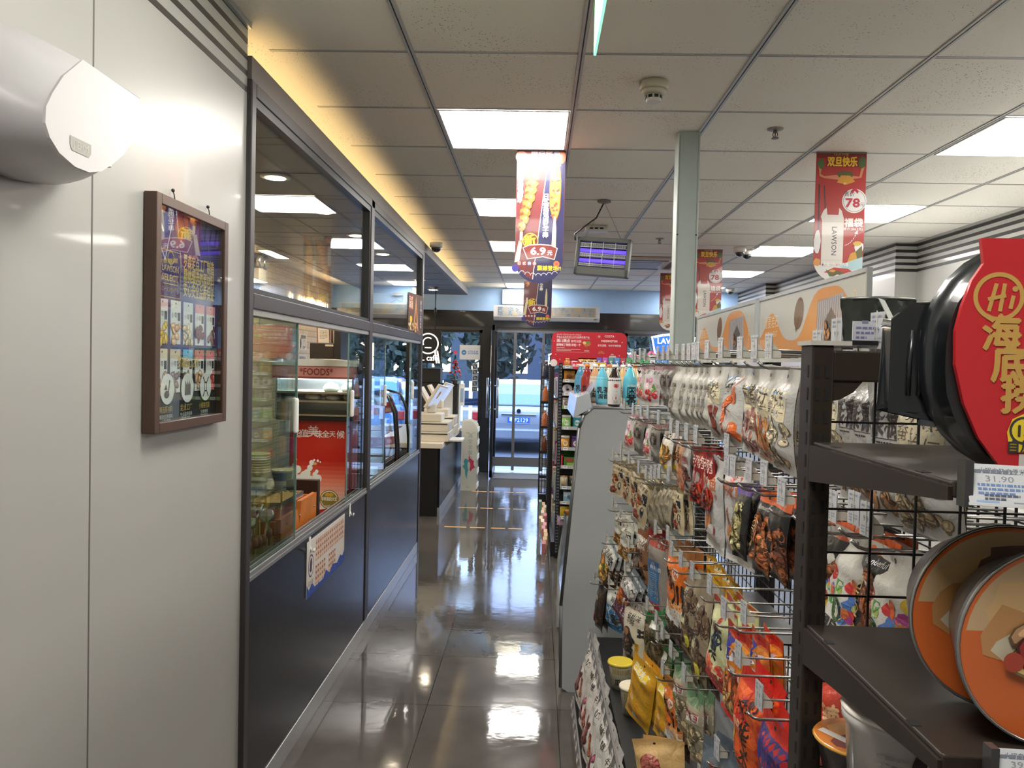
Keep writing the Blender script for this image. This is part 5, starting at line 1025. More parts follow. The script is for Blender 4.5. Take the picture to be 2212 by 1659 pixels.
z=SH[4]; item(.25,z+.0,'yellow peaked card behind the gum tubs',lambda t:MB().use(pg).color(226,196,50).prism([(-.035,0),(.035,0),(.0,.05)],.1,.104,'y').build('card',parent=t),'gum tubs on the fifth rack row')
for k,(c,c2,tx,nm) in enumerate((((150,200,110),(226,232,226),'薄荷','green mint'),((60,160,190),(226,232,236),'海盐','blue mint'),((206,60,60),(230,226,226),'草莓','red'))): item(.25+k*.085,z,nm+' gum tub on the fifth rack row',tub(.036,.1,c,c2,(230,240,226),tx),'gum tubs on the fifth rack row','gum','gum_tub')
z=SH[5]
for k,(c,c2,tx,nm) in enumerate((((214,150,60),(226,222,214),'橙','orange'),((110,80,160),(90,60,150),'莓','purple'),((214,150,40),(230,170,50),'芒','yellow'))): item(.245+k*.082,z,nm+' gum tub on the sixth rack row',tub(.034,.1,c,c2,(240,226,190),tx),'gum tubs on the sixth rack row','gum','gum_tub')
z=SH[6]; item(.31,z,'open green carton lettered MELON on the rack',lambda t:(MB().use(pg).color(70,130,50).box(-.085,0,0,.085,.12,.075).color(46,70,40).box(-.08,.005,.0751,.08,.115,.076).color(60,110,46).quad((-.085,.12,.075),(.085,.12,.075),(.085,.14,.12),(-.085,.14,.12)).build('carton',parent=t),(lambda mb,A:(A.text('MELON',0,.04,.03,(206,60,60),'c',.05,w=.12).rect(-.05,.005,.05,.03,(150,196,90)),A.put(mb,plane_fn((0,-.0006,0),(1,0,0),(0,0,1))),mb.build('lettering',parent=t)))(MB().use(pg),Art())),'boxes on the lower rack rows','sweets','sweets_carton')
item(.225,z,'thin red pack at the left of the MELON carton',pbox(.02,.08,.1,(206,70,60),'',(255,255,255)),'boxes on the lower rack rows')
z=SH[7]; 
for k in range(4): item(.24+k*.075,z,'small dark snack pack on the seventh rack row, %s from the left'%['first','second','third','fourth'][k],pouch(.06,.1,(60,70,60) if k%2 else (196,190,176),(150,110,60),(226,200,150),'片'),'packs on the seventh rack row')
z=SH[8]; item(.31,z,'pale blue wrapped pack on the eighth rack row',pbox(.14,.08,.1,(150,190,214),'纸巾',(40,80,150),(214,226,232)),'boxes on the lower rack rows'); 
z=SH[9]; item(.28,z,'yellow bag on the ninth rack row',pouch(.13,.09,(226,186,50),(230,196,70),(190,120,40),'蛋'),'boxes on the lower rack rows')
item(.27,.3028,'pink and violet carton on the lowest rack bin',pbox(.15,.055,.1,(206,160,190),'苏菲',(90,60,150),(230,200,210)),'boxes on the lower rack rows')
# red promotion board above
P=[(0,0),(.62,0),(.62,.23),(.605,.265),(.57,.28),(.05,.28),(.015,.265),(0,.23)]
t=thing('promotion_board','red promotion board with rounded corners above the sweets rack','sign',(.12,6.42,1.58)); 
MB().use(mat('board_red',(196,38,54),.4)).prism(P,0,.006,'y').build('board',parent=t)
A=Art(); wh=(236,214,214)
A.text('2021年11月23日-2021年12月25日',.04,.25,.012,wh,w=.2).text('罗森点点会员买COSTA品牌任意产品',.04,.228,.014,wh,w=.27,bold=.02).line(.04,.222,.32,.222,.001,wh).text('满12颗点',.04,.193,.022,wh,bold=.05,w=.11).text('即可兑换',.16,.193,.016,wh,bold=.03).text('超萌帕丁顿熊 挎包一个',.04,.162,.018,wh,bold=.04,w=.2).lines(.04,.15,.15,1,.01,.005,wh).lines(.04,.136,.24,2,.009,.004,wh,3).line(.04,.112,.32,.112,.001,wh)
A.text('COSTA',.475,.24,.018,wh,'c',.03).text('PADDINGTON',.475,.2,.018,wh,'c',.04,w=.13).text('总有温暖，与你不期而遇',.475,.165,.014,wh,'c',.02,w=.19)
for k in range(6): a_=k*PI/3; A.line(.39,.245,.39+.014*math.cos(a_),.245+.014*math.sin(a_),.002,wh)
A.blob(.29,.18,.035,.02,(190,120,70),3).blob(.3,.195,.02,.012,(110,150,70),4).blob(.27,.19,.014,.012,(226,200,120),5).rect(.27,.12,.31,.128,(206,196,180)).line(.29,.128,.29,.165,.008,(150,90,60)).poly([(.47,.06),(.54,.06),(.53,.09),(.5,.105),(.48,.09)],(214,206,200)).rect(.478,.088,.532,.094,(170,50,50))
for k in range(7): a_=.3+k*.42; A.line(.41+.01*math.cos(a_),.1+.01*math.sin(a_),.41+.03*math.cos(a_),.1+.03*math.sin(a_),.002,(226,180,120))
for x,y in ((.035,.09),(.58,.2),(.07,.05),(.02,.2),(.56,.09)): A.ell(x,y,.005,.005,(226,150,156))
A.ell(.02,.02,.03,.03,(230,216,214))
mb=MB().use(pm); A.put(mb,plane_fn((0,-.0006,0),(1,0,0),(0,0,1)),dz=.0003); mb.build('lettering',parent=t); MB().box(.1,.006,-.02,.5,.012,.0).build('support',m_rk,t)
# gondola side running back to the entrance, bottle rack at its end
t=thing('centre_gondola','black shelving run from the sweets rack back to the entrance','shelving',(0,6.36,0)); MB().box(.15,.0,0,1.05,2.35,.12).build('base',m_rk,t); MB().box(.55,.02,.12,.6,2.33,1.55).build('back_panel',mat('rack_back',(70,70,72)),t)
for z in (.45,.75,1.05,1.3): MB().box(.17,.02,z,.55,2.33,z+.012).build('shelf',m_rk,t)
for y in (.8,1.6,2.3): MB().box(.135,y,0,.165,y+.03,1.59).build('post',m_rk,t)
mb=MB().use(mat('slot_light',(150,160,176)))
for k in range(60): mb.box(.142,2.2985,.06+k*.025,.148,2.2995,.074+k*.025)
q2=mb.build('post_slots',parent=t); q2['kind']='stuff'
q=random.Random(11)
for r,z in enumerate((.121,.4625,.7625,1.0625,1.3125)):
    for k in range(9):
        c=q.choice([(206,196,180),(150,60,70),(190,150,90),(90,110,150),(170,176,150),(110,60,110)]); h=q.uniform(.12,.2); tag(MB().use(mat('gp%d%d%d'%c,c,.35)).prism([(-.05,0),(.05,0),(.045,h),(-.045,h)],-.02,.05,'x').build('snack_pack',loc=(.2,6.46+k*.245,z+.0003)),'upright snack pack on the %s side shelf of the centre gondola, %s along'%(['bottom','second','third','fourth','top'][r],['first','second','third','fourth','fifth','sixth','seventh','eighth','last'][k]),'snack',group='packs on the centre gondola side')
t=thing('bottle_rack','narrow black wire rack of amber bottles at the entrance end of the gondola','rack',(.11,8.78,0)); mb=MB()
for x in (-.055,-.02,.015,.05): mb.tube([(x,0,.02),(x,0,1.6)],.004 if x not in(-.055,.05) else .008,6)
for k in range(24): mb.tube([(-.055,0,.06+k*.065),(.05,0,.06+k*.065)],.003,5)
mb.build('wire_grid',m_rk,t); MB().box(-.06,-.09,.0,.055,.0,.12).build('base',m_rk,t)
for z in (.3,.58,.86,1.14,1.42): MB().box(-.058,-.085,z,.052,-.004,z+.006).box(-.058,-.088,z,.052,-.085,z+.03).build('basket',m_rk,t)
for k,(z,c,nm) in enumerate(((1.1465,(190,110,60),'amber tea bottle in the upper basket'),(.8665,(196,110,70),'amber tea bottle in the middle basket'),(.5865,(110,60,40),'brown bottle in the lower basket'),(1.4265,(40,50,70),'dark bottle with a white cap in the top basket'))):
    t=thing('tea_bottle',nm+' of the entrance rack','bottle',(.108,8.735,z),group='bottles in the entrance rack'); MB().use(mat('tb%d'%c[0],c,.12,coat=.6)).lathe([(.03,0),(.034,.01),(.034,.13),(.022,.16),(.014,.185)],n=18).build('body',parent=t); MB().use(m_white).lathe([(.016,.185),(.016,.205)],n=14).build('cap',parent=t)
q=random.Random(21)
for k in range(14):
    c=q.choice([(206,196,180),(190,110,120),(110,150,140),(206,170,120)]); x=.1+q.uniform(-.03,.02); y=6.5+k*.15
    tag(MB().use(mat('lp%d%d'%(c[0],c[1]),c,.35,coat=.3)).prism([(-.06,0),(.05,0),(.06,.07),(0,.1),(-.05,.08)],-.012,.02,'x').build('low_snack_pack',loc=(x,y,.001)),'crumpled snack pack leaning at floor level along the centre gondola, %s along'%['first','second','third','fourth','fifth','sixth','seventh','eighth','ninth','tenth','eleventh','twelfth','thirteenth','last'][k],'snack',group='packs at floor level by the gondola')
# ================================================================ right side: wall coolers
t=thing('wall_cooler','long white wall cooler with a lit canopy along the right wall','cooler',(2.44,.2,0))
MB().box(0,0,0,.52,6.2,.9).build('base',m_white,t); MB().box(.44,0,.9,.52,6.2,1.95).build('back',m_white,t); MB().box(-.04,0,1.82,.52,6.2,1.985).build('canopy',mat('canopy_white',(206,212,212),.35),t,bevel=.004)
MB().box(-.042,0,1.982,-.03,6.2,1.989).build('lit_edge',mat('cool_edge',(240,246,255),.4,emit=3),t); MB().box(-.044,0,1.815,-.04,6.2,1.825).build('orange_trim',mat('trim_orange',(206,150,60),.4),t)
MB().box(.28,.1,1.986,.34,6.1,1.996).build('added_top_light',mat('fill_uplight',(255,250,240),.4,emit=UP_E,ecol=(255,249,238)),t)  # hidden strip added on the canopy to brighten the ceiling
for z in (1.15,1.45): MB().box(.05,.02,z,.44,6.18,z+.015).build('shelf',m_white,t)
# sign boards over the snack gondola
def orange_board(y0,L,lab):
    t=thing('sign_board',lab,'sign',(.7,y0,1.64)); h=.165
    A=Art().rect(0,0,L,h,(196,196,190))
    P=[(0,0),(0,.07*1.0),(.03*L,.1)]
    def bump(n=30):
        R=[]
        for k in range(n+1):
            u=k/n; v=.62*math.exp(-((u-.16)/.1)**2)+.94*math.exp(-((u-.72)/.2)**4)+.12*(1-u); R.append((u*L,min(h*.97,h*(.12+.82*v))))
        return R
    A.poly([(0,0)]+bump()+[(L,0)],(214,146,82))
    A.text('薏麦岩石',.07*L,.075,.03,(236,214,180),w=.17*L).text('WITHWHEAT',.08*L,.045,.018,(236,214,180),w=.15*L)
    A.ell(.46*L,.1,.035,.045,(120,92,74),a=-.5,n=18).poly([(.43*L,.06),(.47*L,.1),(.44*L,.05)],(90,80,66)).poly([(.62*L,.0),(.64*L,.12),(.84*L,.13),(.86*L,.0)],(176,172,176))
    for k in range(12): A.line(.625*L+.0175*k*L,.005,.64*L+.0165*k*L,.125,.0022,(110,106,116))
    A.poly([(.7*L,.0),(.7*L,.07),(.75*L,.1),(.8*L,.07),(.8*L,.0)],(86,80,84)).pile(.71*L,.0,.79*L,.06,[(150,96,60),(190,130,80),(110,90,60)],14,.016,5).text('CASARSO',.91*L,.13,.018,(240,206,160),a=-PI/2,w=.11)
    mb=MB().use(printmat('board_print',.2,coat=.6)).color(206,206,200); fn=lambda u,v,l:(-.0025-l,L-u,v); mb.box(-.002,0,-.03,.003,L,h); A.put(mb,fn); mb.build('print',parent=t)
    MB().box(-.006,0,h-.004,.006,L,h+.006).box(-.006,-.004,-.03,.006,.002,h+.005).box(-.006,L-.002,-.03,.006,L+.004,h+.005).build('clear_frame',mat('acrylic_edge',(176,180,180),.2,coat=.5),t)
    return t
orange_board(2.51,.9,'farther orange cereal sign board over the snack shelves'); orange_board(1.67,.79,'nearer orange cereal sign board over the snack shelves')
# ================================================================ snack gondola
GX=.735
t=thing('snack_gondola','black wire snack gondola with bags on hooks along the right of the aisle','shelving',(0,0,0))
for y in (.93,1.68,2.53,3.5): MB().box(GX-.0,y-.015,0,GX+.05,y+.015,1.64).build('upright',m_rk,t)
mb=MB(); w=.0016
for k in range(53):
    y=.94+k*.05; mb.box(GX-.004-w,y-w,.2,GX-.004+w,y+w,1.6)
for k in range(28): mb.box(GX-.008-w,.94,.22+k*.05-w,GX-.008+w,3.5,.22+k*.05+w)
gr=mb.build('wire_grid',m_rk,t)
mb=MB()
for z in (1.62,): mb.box(GX-.012,.93,z-.008,GX+.03,3.5,z+.008)
mb.build('top_rail',mat('top_rail_steel',(120,118,114),.35,metal=.6),t)
MB().prism([(.2,.02),(GX,.02),(GX,.09),(.215,.09)],.93,3.5,'y').build('base',m_rk,t)
m_sr=mat('price_rail_grey',(120,116,116),.35,metal=.2)
# sloping display tray with two price rails
for x,z in ((.19,.06),(.258,.37)): MB().prism([(x,z),(x+.006,z),(x+.014,z+.034),(x+.008,z+.034)],.95,3.46,'y').build('price_rail',m_sr,t)
mb=MB().use(pm)
for x,z in ((.19,.06),(.258,.37)):
    for k in range(26):
        y=1.0+k*.096; fn=plane_fn((x-.0008,y+.045,z+.002),(0,-1,0),(.235,0,.97)); mb.color(214,212,212).quad(fn(0,0,0),fn(.042,0,0),fn(.042,.029,0),fn(0,.029,0)).color(140,140,150).quad(fn(.006,.012,.0005),fn(.03,.012,.0005),fn(.03,.02,.0005),fn(.006,.02,.0005))
mb.build('rail_labels',parent=t)
MB().box(.3,.96,.36,GX,3.45,.37).build('low_shelf',m_rk,t)
# ---- artwork for each kind of bag
W_=(192,190,186); INK=(56,54,56)
def a_lawson(A,w,h,food,title):
    A.rect(0,h*.86,w,h*.865,(190,186,178)).poly([(w*.12,h*.8),(w*.88,h*.8),(w*.86,h*.5),(w*.14,h*.5)],(222,210,176)).text(title[:2],w*.5,h*.66,w*.22,(90,76,58),'c',.02).text(title[2:],w*.5,h*.58,w*.16,(110,94,72),'c').rect(w*.42,h*.75,w*.58,h*.785,(80,140,176))
    food(A)
    A.lines(w*.1,h*.07,w*.6,2,.005,.0025,(150,140,130))
def f_saus(A,w,h):
    for k,(a,x) in enumerate(((.25,.45),(-.35,.6),(.1,.5))):
        c=math.cos(PI/2+a)*.2*h; s=math.sin(PI/2+a)*.2*h; A.line(x*w-c,h*.27-s,x*w+c,h*.27+s,w*.15,(110,50,44)).line(x*w-c,h*.28-s,x*w+c,h*.28+s,w*.11,(150,74,64))
def f_shrimp(A,w,h):
    o,hi,dk=(222,104,46),(240,150,96),(180,74,34); C=[(.3,.17,.13),(.24,.24,.15),(.2,.31,.16),(.21,.38,.165),(.27,.45,.165),(.36,.5,.15),(.47,.535,.13),(.57,.58,.1)]
    for k in range(4): A.line((.3+.08*k)*w,(.38+.03*k)*h,(.44+.08*k)*w,(.28+.05*k)*h,.02*w,dk)
    for x,y,r in C: A.ell(x*w,y*h,r*w*1.05,.052*h,dk).ell(x*w,y*h,r*w,.046*h,o).ell((x-.02)*w,(y+.01)*h,r*w*.55,.018*h,hi)
    A.line(.55*w,.58*h,.84*w,.86*h,.03*w,o).line(.58*w,.57*h,.8*w,.74*h,.025*w,o).poly([(.66*w,.66*h),(.8*w,.7*h),(.82*w,.56*h),(.7*w,.52*h),(.74*w,.6*h)],o).poly([(.28*w,.13*h),(.38*w,.17*h),(.46*w,.1*h),(.3*w,.07*h)],o)
    A.blob(.76*w,.24*h,.16*w,.07*h,o,3,12,.2).blob(.62*w,.17*h,.14*w,.05*h,dk,4).blob(.86*w,.13*h,.13*w,.06*h,o,5).ell(.78*w,.26*h,.06*w,.02*h,hi)
    A.text('鲜虾',.16*w,.73*h,.2*w,INK,bold=.02).rect(.15*w,.84*h,.35*w,.87*h,(70,140,186)).text('虾',.4*w,.83*h,.1*w,(70,140,186)).lines(.15*w,.69*h,.5*w,2,.006,.003,(120,116,116)).poly([(.03*w,.14*h),(.14*w,.18*h),(.22*w,.12*h),(.12*w,.06*h)],(70,72,70))
def f_squid(A,w,h):
    q=random.Random(3)
    for k in range(40):
        x,y=w*q.uniform(.1,.85),h*q.uniform(.05,.46); a=q.uniform(0,PI); L=w*.16; A.line(x-L*math.cos(a),y-L*math.sin(a),x+L*math.cos(a),y+L*math.sin(a),w*.06,q.choice([(150,96,90),(176,124,112),(120,76,74),(200,160,140)]))
    A.blob(.7*w,.5*h,.13*w,.07*h,(150,100,96),2).ell(.72*w,.42*h,.1*w,.05*h,(214,196,176))
def f_pork(A,w,h):
    q=random.Random(5)
    for k in range(60):
        x,y=w*q.uniform(.1,.9),h*q.uniform(.1,.46); a=PI/2+q.uniform(-.7,.7); L=w*.14; A.line(x-L*math.cos(a),y-L*math.sin(a),x+L*math.cos(a),y+L*math.sin(a),w*.045,q.choice([(196,120,66),(176,96,50),(214,150,96),(150,80,44)]))
    A.poly([(.1*w,.06*h),(.3*w,.1*h),(.5*w,.05*h),(.7*w,.09*h),(.9*w,.04*h),(.7*w,.03*h),(.4*w,.02*h)],(226,150,110))
def f_bean(A,w,h): A.pile(.08*w,.06*h,.9*w,.5*h,[(206,184,146),(190,160,120),(222,206,176)],34,w*.16,4)
ART={}
def art(k):
    def d(f): ART[k]=f; return f
    return d
for nm,fd,ti in (('wsaus',f_saus,'麻辣手撕肉'),('wsquid',f_squid,'炭烤鱿鱼丝'),('wpork',f_pork,'蜜汁猪肉丝'),('wbean',f_bean,'多味蚕豆仁')):
    ART[nm]=(lambda fd,ti:lambda A,w,h:(A.rect(0,0,0,0,W_),a_lawson(A,w,h,lambda A:fd(A,w,h),ti)))(fd,ti)
ART['wshrimp']=lambda A,w,h:f_shrimp(A,w,h)
@art('wback')
def _(A,w,h): A.poly([(.24*w,.7*h),(.7*w,.7*h),(.68*w,.12*h),(.26*w,.12*h)],(120,114,106)); A.lines(.28*w,.66*h,.66*w,14,.036*h,.012*h,(150,144,136))
@art('straw')
def _(A,w,h):
    for k in range(14): A.rect(w*(k+.1)/14,h*.9,w*(k+.55)/14,h*.995,(206,110,140))
    A.text('草莓果干',w*.5,h*.78,w*.15,INK,'c',.02); 
    for x,y in ((.3,.6),(.52,.63)): A.ell(x*w,y*h,.09*w,.07*h,(216,110,150)).text('草' if x<.4 else '莓',x*w,y*h-.035*h,.1*w,(240,220,226),'c')
    A.ell(.7*w,.5*h,.16*w,.1*h,(236,200,210)).blob(.35*w,.5*h,.1*w,.09*h,(240,206,214),2).poly([(.5*w,.4*h),(.7*w,.55*h),(.85*w,.42*h),(.7*w,.34*h)],(96,150,70)).blob(.1*w,.36*h,.1*w,.1*h,(120,170,80),4)
    q=random.Random(2)
    for k in range(13): x,y=w*q.uniform(.12,.88),h*q.uniform(.12,.34); A.blob(x,y,.11*w,.07*h,q.choice([(206,60,64),(190,44,54),(224,96,90)]),k,9,.12).ell(x-.02*w,y+.015*h,.03*w,.02*h,(236,150,140))
    A.rect(0,0,w,.08*h,(226,222,220))
@art('sback')
def _(A,w,h):
    for k in range(14): A.rect(w*(k+.1)/14,h*.9,w*(k+.55)/14,h*.995,(176,110,116))
    A.rect(.12*w,.5*h,.88*w,.85*h,(52,40,40)); A.lines(.14*w,.44*h,.86*w,9,.03*h,.014*h,(180,178,172)); A.rect(.12*w,.08*h,.6*w,.1*h,(190,80,80))
@art('noodle')
def _(A,w,h): A.text('炒米',w*.5,h*.8,w*.2,INK,'c',.02); A.ell(.5*w,.45*h,.4*w,.24*h,(206,160,90)); A.pile(.12*w,.3*h,.85*w,.62*h,[(226,180,100),(196,130,60)],26,w*.2,3,asp=3); A.blob(.8*w,.15*h,.2*w,.1*h,(226,196,60),3)
@art('saus2')
def _(A,w,h): A.rect(0,0,w,h*.86,(206,150,110)).rect(.1*w,.05*h,.45*w,.8*h,(222,170,130)).rect(.5*w,.05*h,.9*w,.8*h,(190,120,80)).rect(0,0,w,.14*h,(196,60,56)).text('肠',.5*w,.55*h,.4*w,(60,40,36),'c',.04).text('香',.5*w,.72*h,.3*w,(60,40,36),'c',.04)
@art('silver')
def _(A,w,h): A.text('烤肠',.5*w,.6*h,.3*w,(150,60,60),'c',.03); A.pile(.1*w,.1*h,.9*w,.5*h,[(190,130,110),(140,80,70)],14,w*.3,3)
@art('red')
def _(A,w,h): A.text('河南',.5*w,.66*h,.34*w,(236,214,206),'c',.02).rect(.15*w,.2*h,.85*w,.56*h,(150,140,136)); A.pile(.2*w,.05*h,.9*w,.3*h,[(214,60,40),(240,110,60),(120,20,20)],14,w*.3,6)
@art('fish')
def _(A,w,h):
    A.ell(.5*w,.86*h,.2*w,.075*h,(196,44,40),n=22).text('有鱼',.5*w,.84*h,.1*w,(240,230,226),'c',.03).poly([(.4*w,.8*h),(.48*w,.8*h),(.46*w,.76*h)],(196,44,40)).text('明秋鱼',.5*w,.67*h,.21*w,(206,104,50),'c',.02,w=.75*w).text('香辣',.78*w,.58*h,.08*w,(206,110,60),'c').text('原味',.6*w,.54*h,.07*w,(120,110,106),'c')
    for a,x,y,L in ((.12,.32,.38,.3),(.3,.55,.36,.24),(-.05,.42,.3,.2)):
        c=math.cos(PI/2-a); s=math.sin(PI/2-a); A.poly([(x*w-c*L*h*.6-.02*w,y*h-s*L*h*.6),(x*w-.1*w,y*h),(x*w+c*L*h*.6,y*h+s*L*h*.6),(x*w+.1*w,y*h-.02*h)],(176,100,60)).poly([(x*w-c*L*h*.5,y*h-s*L*h*.5),(x*w-.06*w,y*h),(x*w+c*L*h*.5,y*h+s*L*h*.5),(x*w+.06*w,y*h)],(214,150,96))
    A.blob(.75*w,.24*h,.05*w,.05*h,(150,50,44),3).text('ASHIYUAN',.2*w,.14*h,.06*w,(196,110,70),w=.5*w).rect(0,0,w,.1*h,(222,220,216))
@art('pist')
def _(A,w,h): A.pile(.06*w,.1*h,.8*w,.72*h,[(206,196,140),(190,180,120),(160,150,100)],42,w*.2,8); A.rect(.82*w,.08*h,w,.8*h,(30,28,28))
@art('alm')
def _(A,w,h):
    A.text('Wonderful',.5*w,.78*h,.1*w,(226,222,220),'c',w=.6*w).pile(.4*w,.08*h,.96*w,.7*h,[(190,110,60),(170,92,48),(206,130,80)],30,w*.24,9).pile(.02*w,.1*h,.16*w,.7*h,[(190,110,60)],7,w*.2,4); A.text('ALMONDS',.3*w,.1*h,.2*w,(206,160,90),a=PI/2,w=.58*h)
@art('blk')
def _(A,w,h): A.pile(.4*w,.06*h,.96*w,.6*h,[(150,84,50),(120,64,40),(170,100,60)],24,w*.26,6).text('NOBIS',.28*w,.3*h,.14*w,(90,84,80),a=PI/2)
def stripes(A,w,h,c,n=14,z=.88):
    for k in range(n): A.rect(w*(k+.1)/n,h*z,w*(k+.6)/n,h*.995,c)
@art('beige')
def _(A,w,h):
    stripes(A,w,h,(96,88,50)); A.rect(.62*w,.5*h,.9*w,.72*h,(48,50,62)).text('原味坚果',.08*w,.76*h,.14*w,INK,bold=.02).lines(.08*w,.71*h,.5*w,2,.02*h,.01*h,(120,110,100)).ell(.36*w,.48*h,.2*w,.15*h,(190,110,70)).pile(.15*w,.36*h,.56*w,.6*h,[(206,140,90),(180,100,60)],12,w*.16,3).ell(.74*w,.32*h,.12*w,.12*h,(56,60,76)).pile(.08*w,.06*h,.6*w,.26*h,[(150,50,44),(176,70,56)],16,w*.13,6)
@art('beigeb')
def _(A,w,h): stripes(A,w,h,(110,104,70)); A.rect(.12*w,.6*h,.88*w,.84*h,(120,110,90)); A.lines(.14*w,.55*h,.86*w,10,.03*h,.014*h,(90,84,76)); A.rect(.1*w,.05*h,.9*w,.2*h,(96,84,70))
@art('wgreen')
def _(A,w,h): A.rect(.62*w,.62*h,.9*w,.8*h,(52,56,66)).text('芥末',.1*w,.76*h,.2*w,INK,bold=.02).text('PEANUTS',.1*w,.68*h,.09*w,INK,w=.45*w).poly([(.1*w,.5*h),(.3*w,.56*h),(.4*w,.5*h),(.3*w,.46*h)],(90,140,180)).blob(.3*w,.6*h,.1*w,.03*h,(140,190,90),2).pile(.1*w,.04*h,.9*w,.42*h,[(206,160,96),(180,130,70)],20,w*.24,4,asp=2.4)
@art('fries')
def _(A,w,h):
    stripes(A,w,h,(110,150,160),16,.92); A.rect(0,.62*h,w,.9*h,(216,214,208)).rect(0,0,w,.62*h,(96,60,40)).rect(.66*w,.66*h,.92*w,.82*h,(46,48,58)).text('炭烧腰果',.08*w,.76*h,.15*w,INK,bold=.02).lines(.08*w,.71*h,.5*w,2,.02*h,.01*h,(120,110,100)).ell(.25*w,.48*h,.22*w,.1*h,(226,170,70)).pile(.06*w,.2*h,.7*w,.6*h,[(226,170,80),(206,140,60),(236,196,110)],24,w*.22,3,asp=3).ell(.3*w,.14*h,.2*w,.07*h,(150,170,70)).poly([(.7*w,.0),(.95*w,.05*h),(.95*w,.5*h),(.8*w,.3*h)],(70,56,40)).blob(.62*w,.56*h,.1*w,.07*h,(80,110,56),4)
    for k in range(7): A.rect(.72*w,.06*h+k*.05*h,.78*w,.085*h+k*.05*h,(226,200,160))
@art('purp')
def _(A,w,h):
    stripes(A,w,h,(110,150,160),16,.92); A.rect(0,.66*h,w,.9*h,(214,212,208)).rect(0,0,w,.66*h,(106,50,80)).rect(.64*w,.68*h,.92*w,.84*h,(46,48,58)).text('紫薯',.08*w,.76*h,.15*w,INK,bold=.02).poly([(0,.12*h),(w,.16*h),(w,.13*h),(0,.09*h)],(214,200,206)).rect(0,.0,w,.05*h,(80,36,60)).pile(.1*w,.4*h,.6*w,.62*h,[(226,160,80),(206,120,60)],10,w*.25,3,asp=3)
    for k in range(7): A.rect(.62*w,.2*h+k*.06*h,.7*w,.235*h+k*.06*h,(236,226,230)).rect(.78*w,.2*h+k*.06*h,.86*w,.235*h+k*.06*h,(236,226,230))
@art('choc')
def _(A,w,h): stripes(A,w,h,(170,100,50),10,.9); A.rect(0,.66*h,w,.9*h,(216,212,204)).text('巧克力',.5*w,.76*h,.2*w,INK,'c',.02).ell(.5*w,.52*h,.3*w,.12*h,(60,36,30)).pile(.1*w,.1*h,.9*w,.4*h,[(70,44,36),(96,60,44)],16,w*.24,4)
@art('dark')
def _(A,w,h): A.rect(.1*w,.5*h,.9*w,.8*h,(70,56,44)).pile(.1*w,.08*h,.9*w,.45*h,[(120,80,50),(90,50,36)],16,w*.24,4).ell(.4*w,.7*h,.14*w,.06*h,(200,190,176))
@art('blue')
def _(A,w,h): A.rect(0,0,w,.5*h,(56,120,170)).poly([(0,.5*h),(.3*w,.4*h),(.6*w,.55*h),(w,.45*h),(w,.6*h),(0,.62*h)],(70,140,190)).blob(.35*w,.52*h,.16*w,.08*h,(226,230,230),3).text('海苔',.6*w,.72*h,.18*w,INK,'c',.02).pile(.6*w,.2*h,.95*w,.4*h,[(60,60,70),(90,86,80)],6,w*.2,3)
@art('gift')
def _(A,w,h):
    A.rect(0,.8*h,w,h,(160,34,36)).ell(.25*w,.92*h,.05*w,.025*h,(226,190,190)).text('老街口',.13*w,.865*h,.075*w,(230,206,200)).text('启时久味',.52*w,.885*h,.1*w,(230,206,200),bold=.02).text('有味有料才够味',.6*w,.85*h,.045*w,(220,190,186))
    A.rect(0,0,.72*w,.22*h,(170,36,42)).rect(.04*w,.22*h,.72*w,.66*h,(66,110,156)).ell(.38*w,.635*h,.03*w,.012*h,(206,200,196)).rect(.08*w,.56*h,.26*w,.61*h,(40,50,70)).text('特惠来袭',.32*w,.565*h,.085*w,(226,230,236),bold=.02).lines(.1*w,.53*h,.66*w,12,.022*h,.009*h,(150,176,200)).text('赠',.16*w,.07*h,.17*w,(240,226,220),bold=.02).text('品',.42*w,.07*h,.17*w,(240,226,220),bold=.02).lines(.12*w,.04*h,.6*w,1,.01,.008*h,(226,190,190))
@art('osich')
def _(A,w,h):
    for k in range(20): A.rect(w*(k+.1)/20,h*.87,w*(k+.5)/20,h*.995,(150,100,56))
    A.rect(0,.3*h,w,.86*h,(226,112,36)).poly([(0,.3*h),(0,.5*h),(.4*w,.42*h),(w,.5*h),(w,.3*h)],(222,170,120)).poly([(0,.3*h),(w,.24*h),(w,.4*h),(.5*w,.36*h),(0,.42*h)],(206,206,200)).rect(0,0,w,.24*h,(62,50,44)).poly([(0,.24*h),(0,.3*h),(w,.25*h),(w,.2*h)],(200,206,206)).ell(.62*w,.73*h,.12*w,.06*h,(230,214,206),n=20).ell(.62*w,.735*h,.05*w,.03*h,(190,60,50)).text('老',.3*w,.58*h,.28*w,(36,30,28),'c',.06).text('四',.52*w,.55*h,.2*w,(36,30,28),'c',.06).text('川',.72*w,.44*h,.34*w,(36,30,28),'c',.06).text('香辣牛肉干',.4*w,.4*h,.09*w,(90,50,30),'c').rect(.1*w,.8*h,.3*w,.825*h,(240,226,200)).text('CLASSIC',.55*w,.65*h,.07*w,(240,206,140),'c').pile(.05*w,.02*h,.95*w,.2*h,[(80,62,50),(50,40,36)],18,w*.2,4)
@art('clear')
def _(A,w,h): A.rect(.05*w,.4*h,.5*w,.8*h,(190,184,150)).text('香菇脆',.28*w,.68*h,.24*w,INK,vert=True,bold=.03).pile(.05*w,.05*h,.95*w,.4*h,[(110,86,66),(150,120,90),(80,62,52)],22,w*.3,4).pile(.5*w,.4*h,.95*w,.8*h,[(120,96,76),(90,70,60)],10,w*.3,5).ell(.7*w,.24*h,.16*w,.08*h,(206,196,70),n=18)
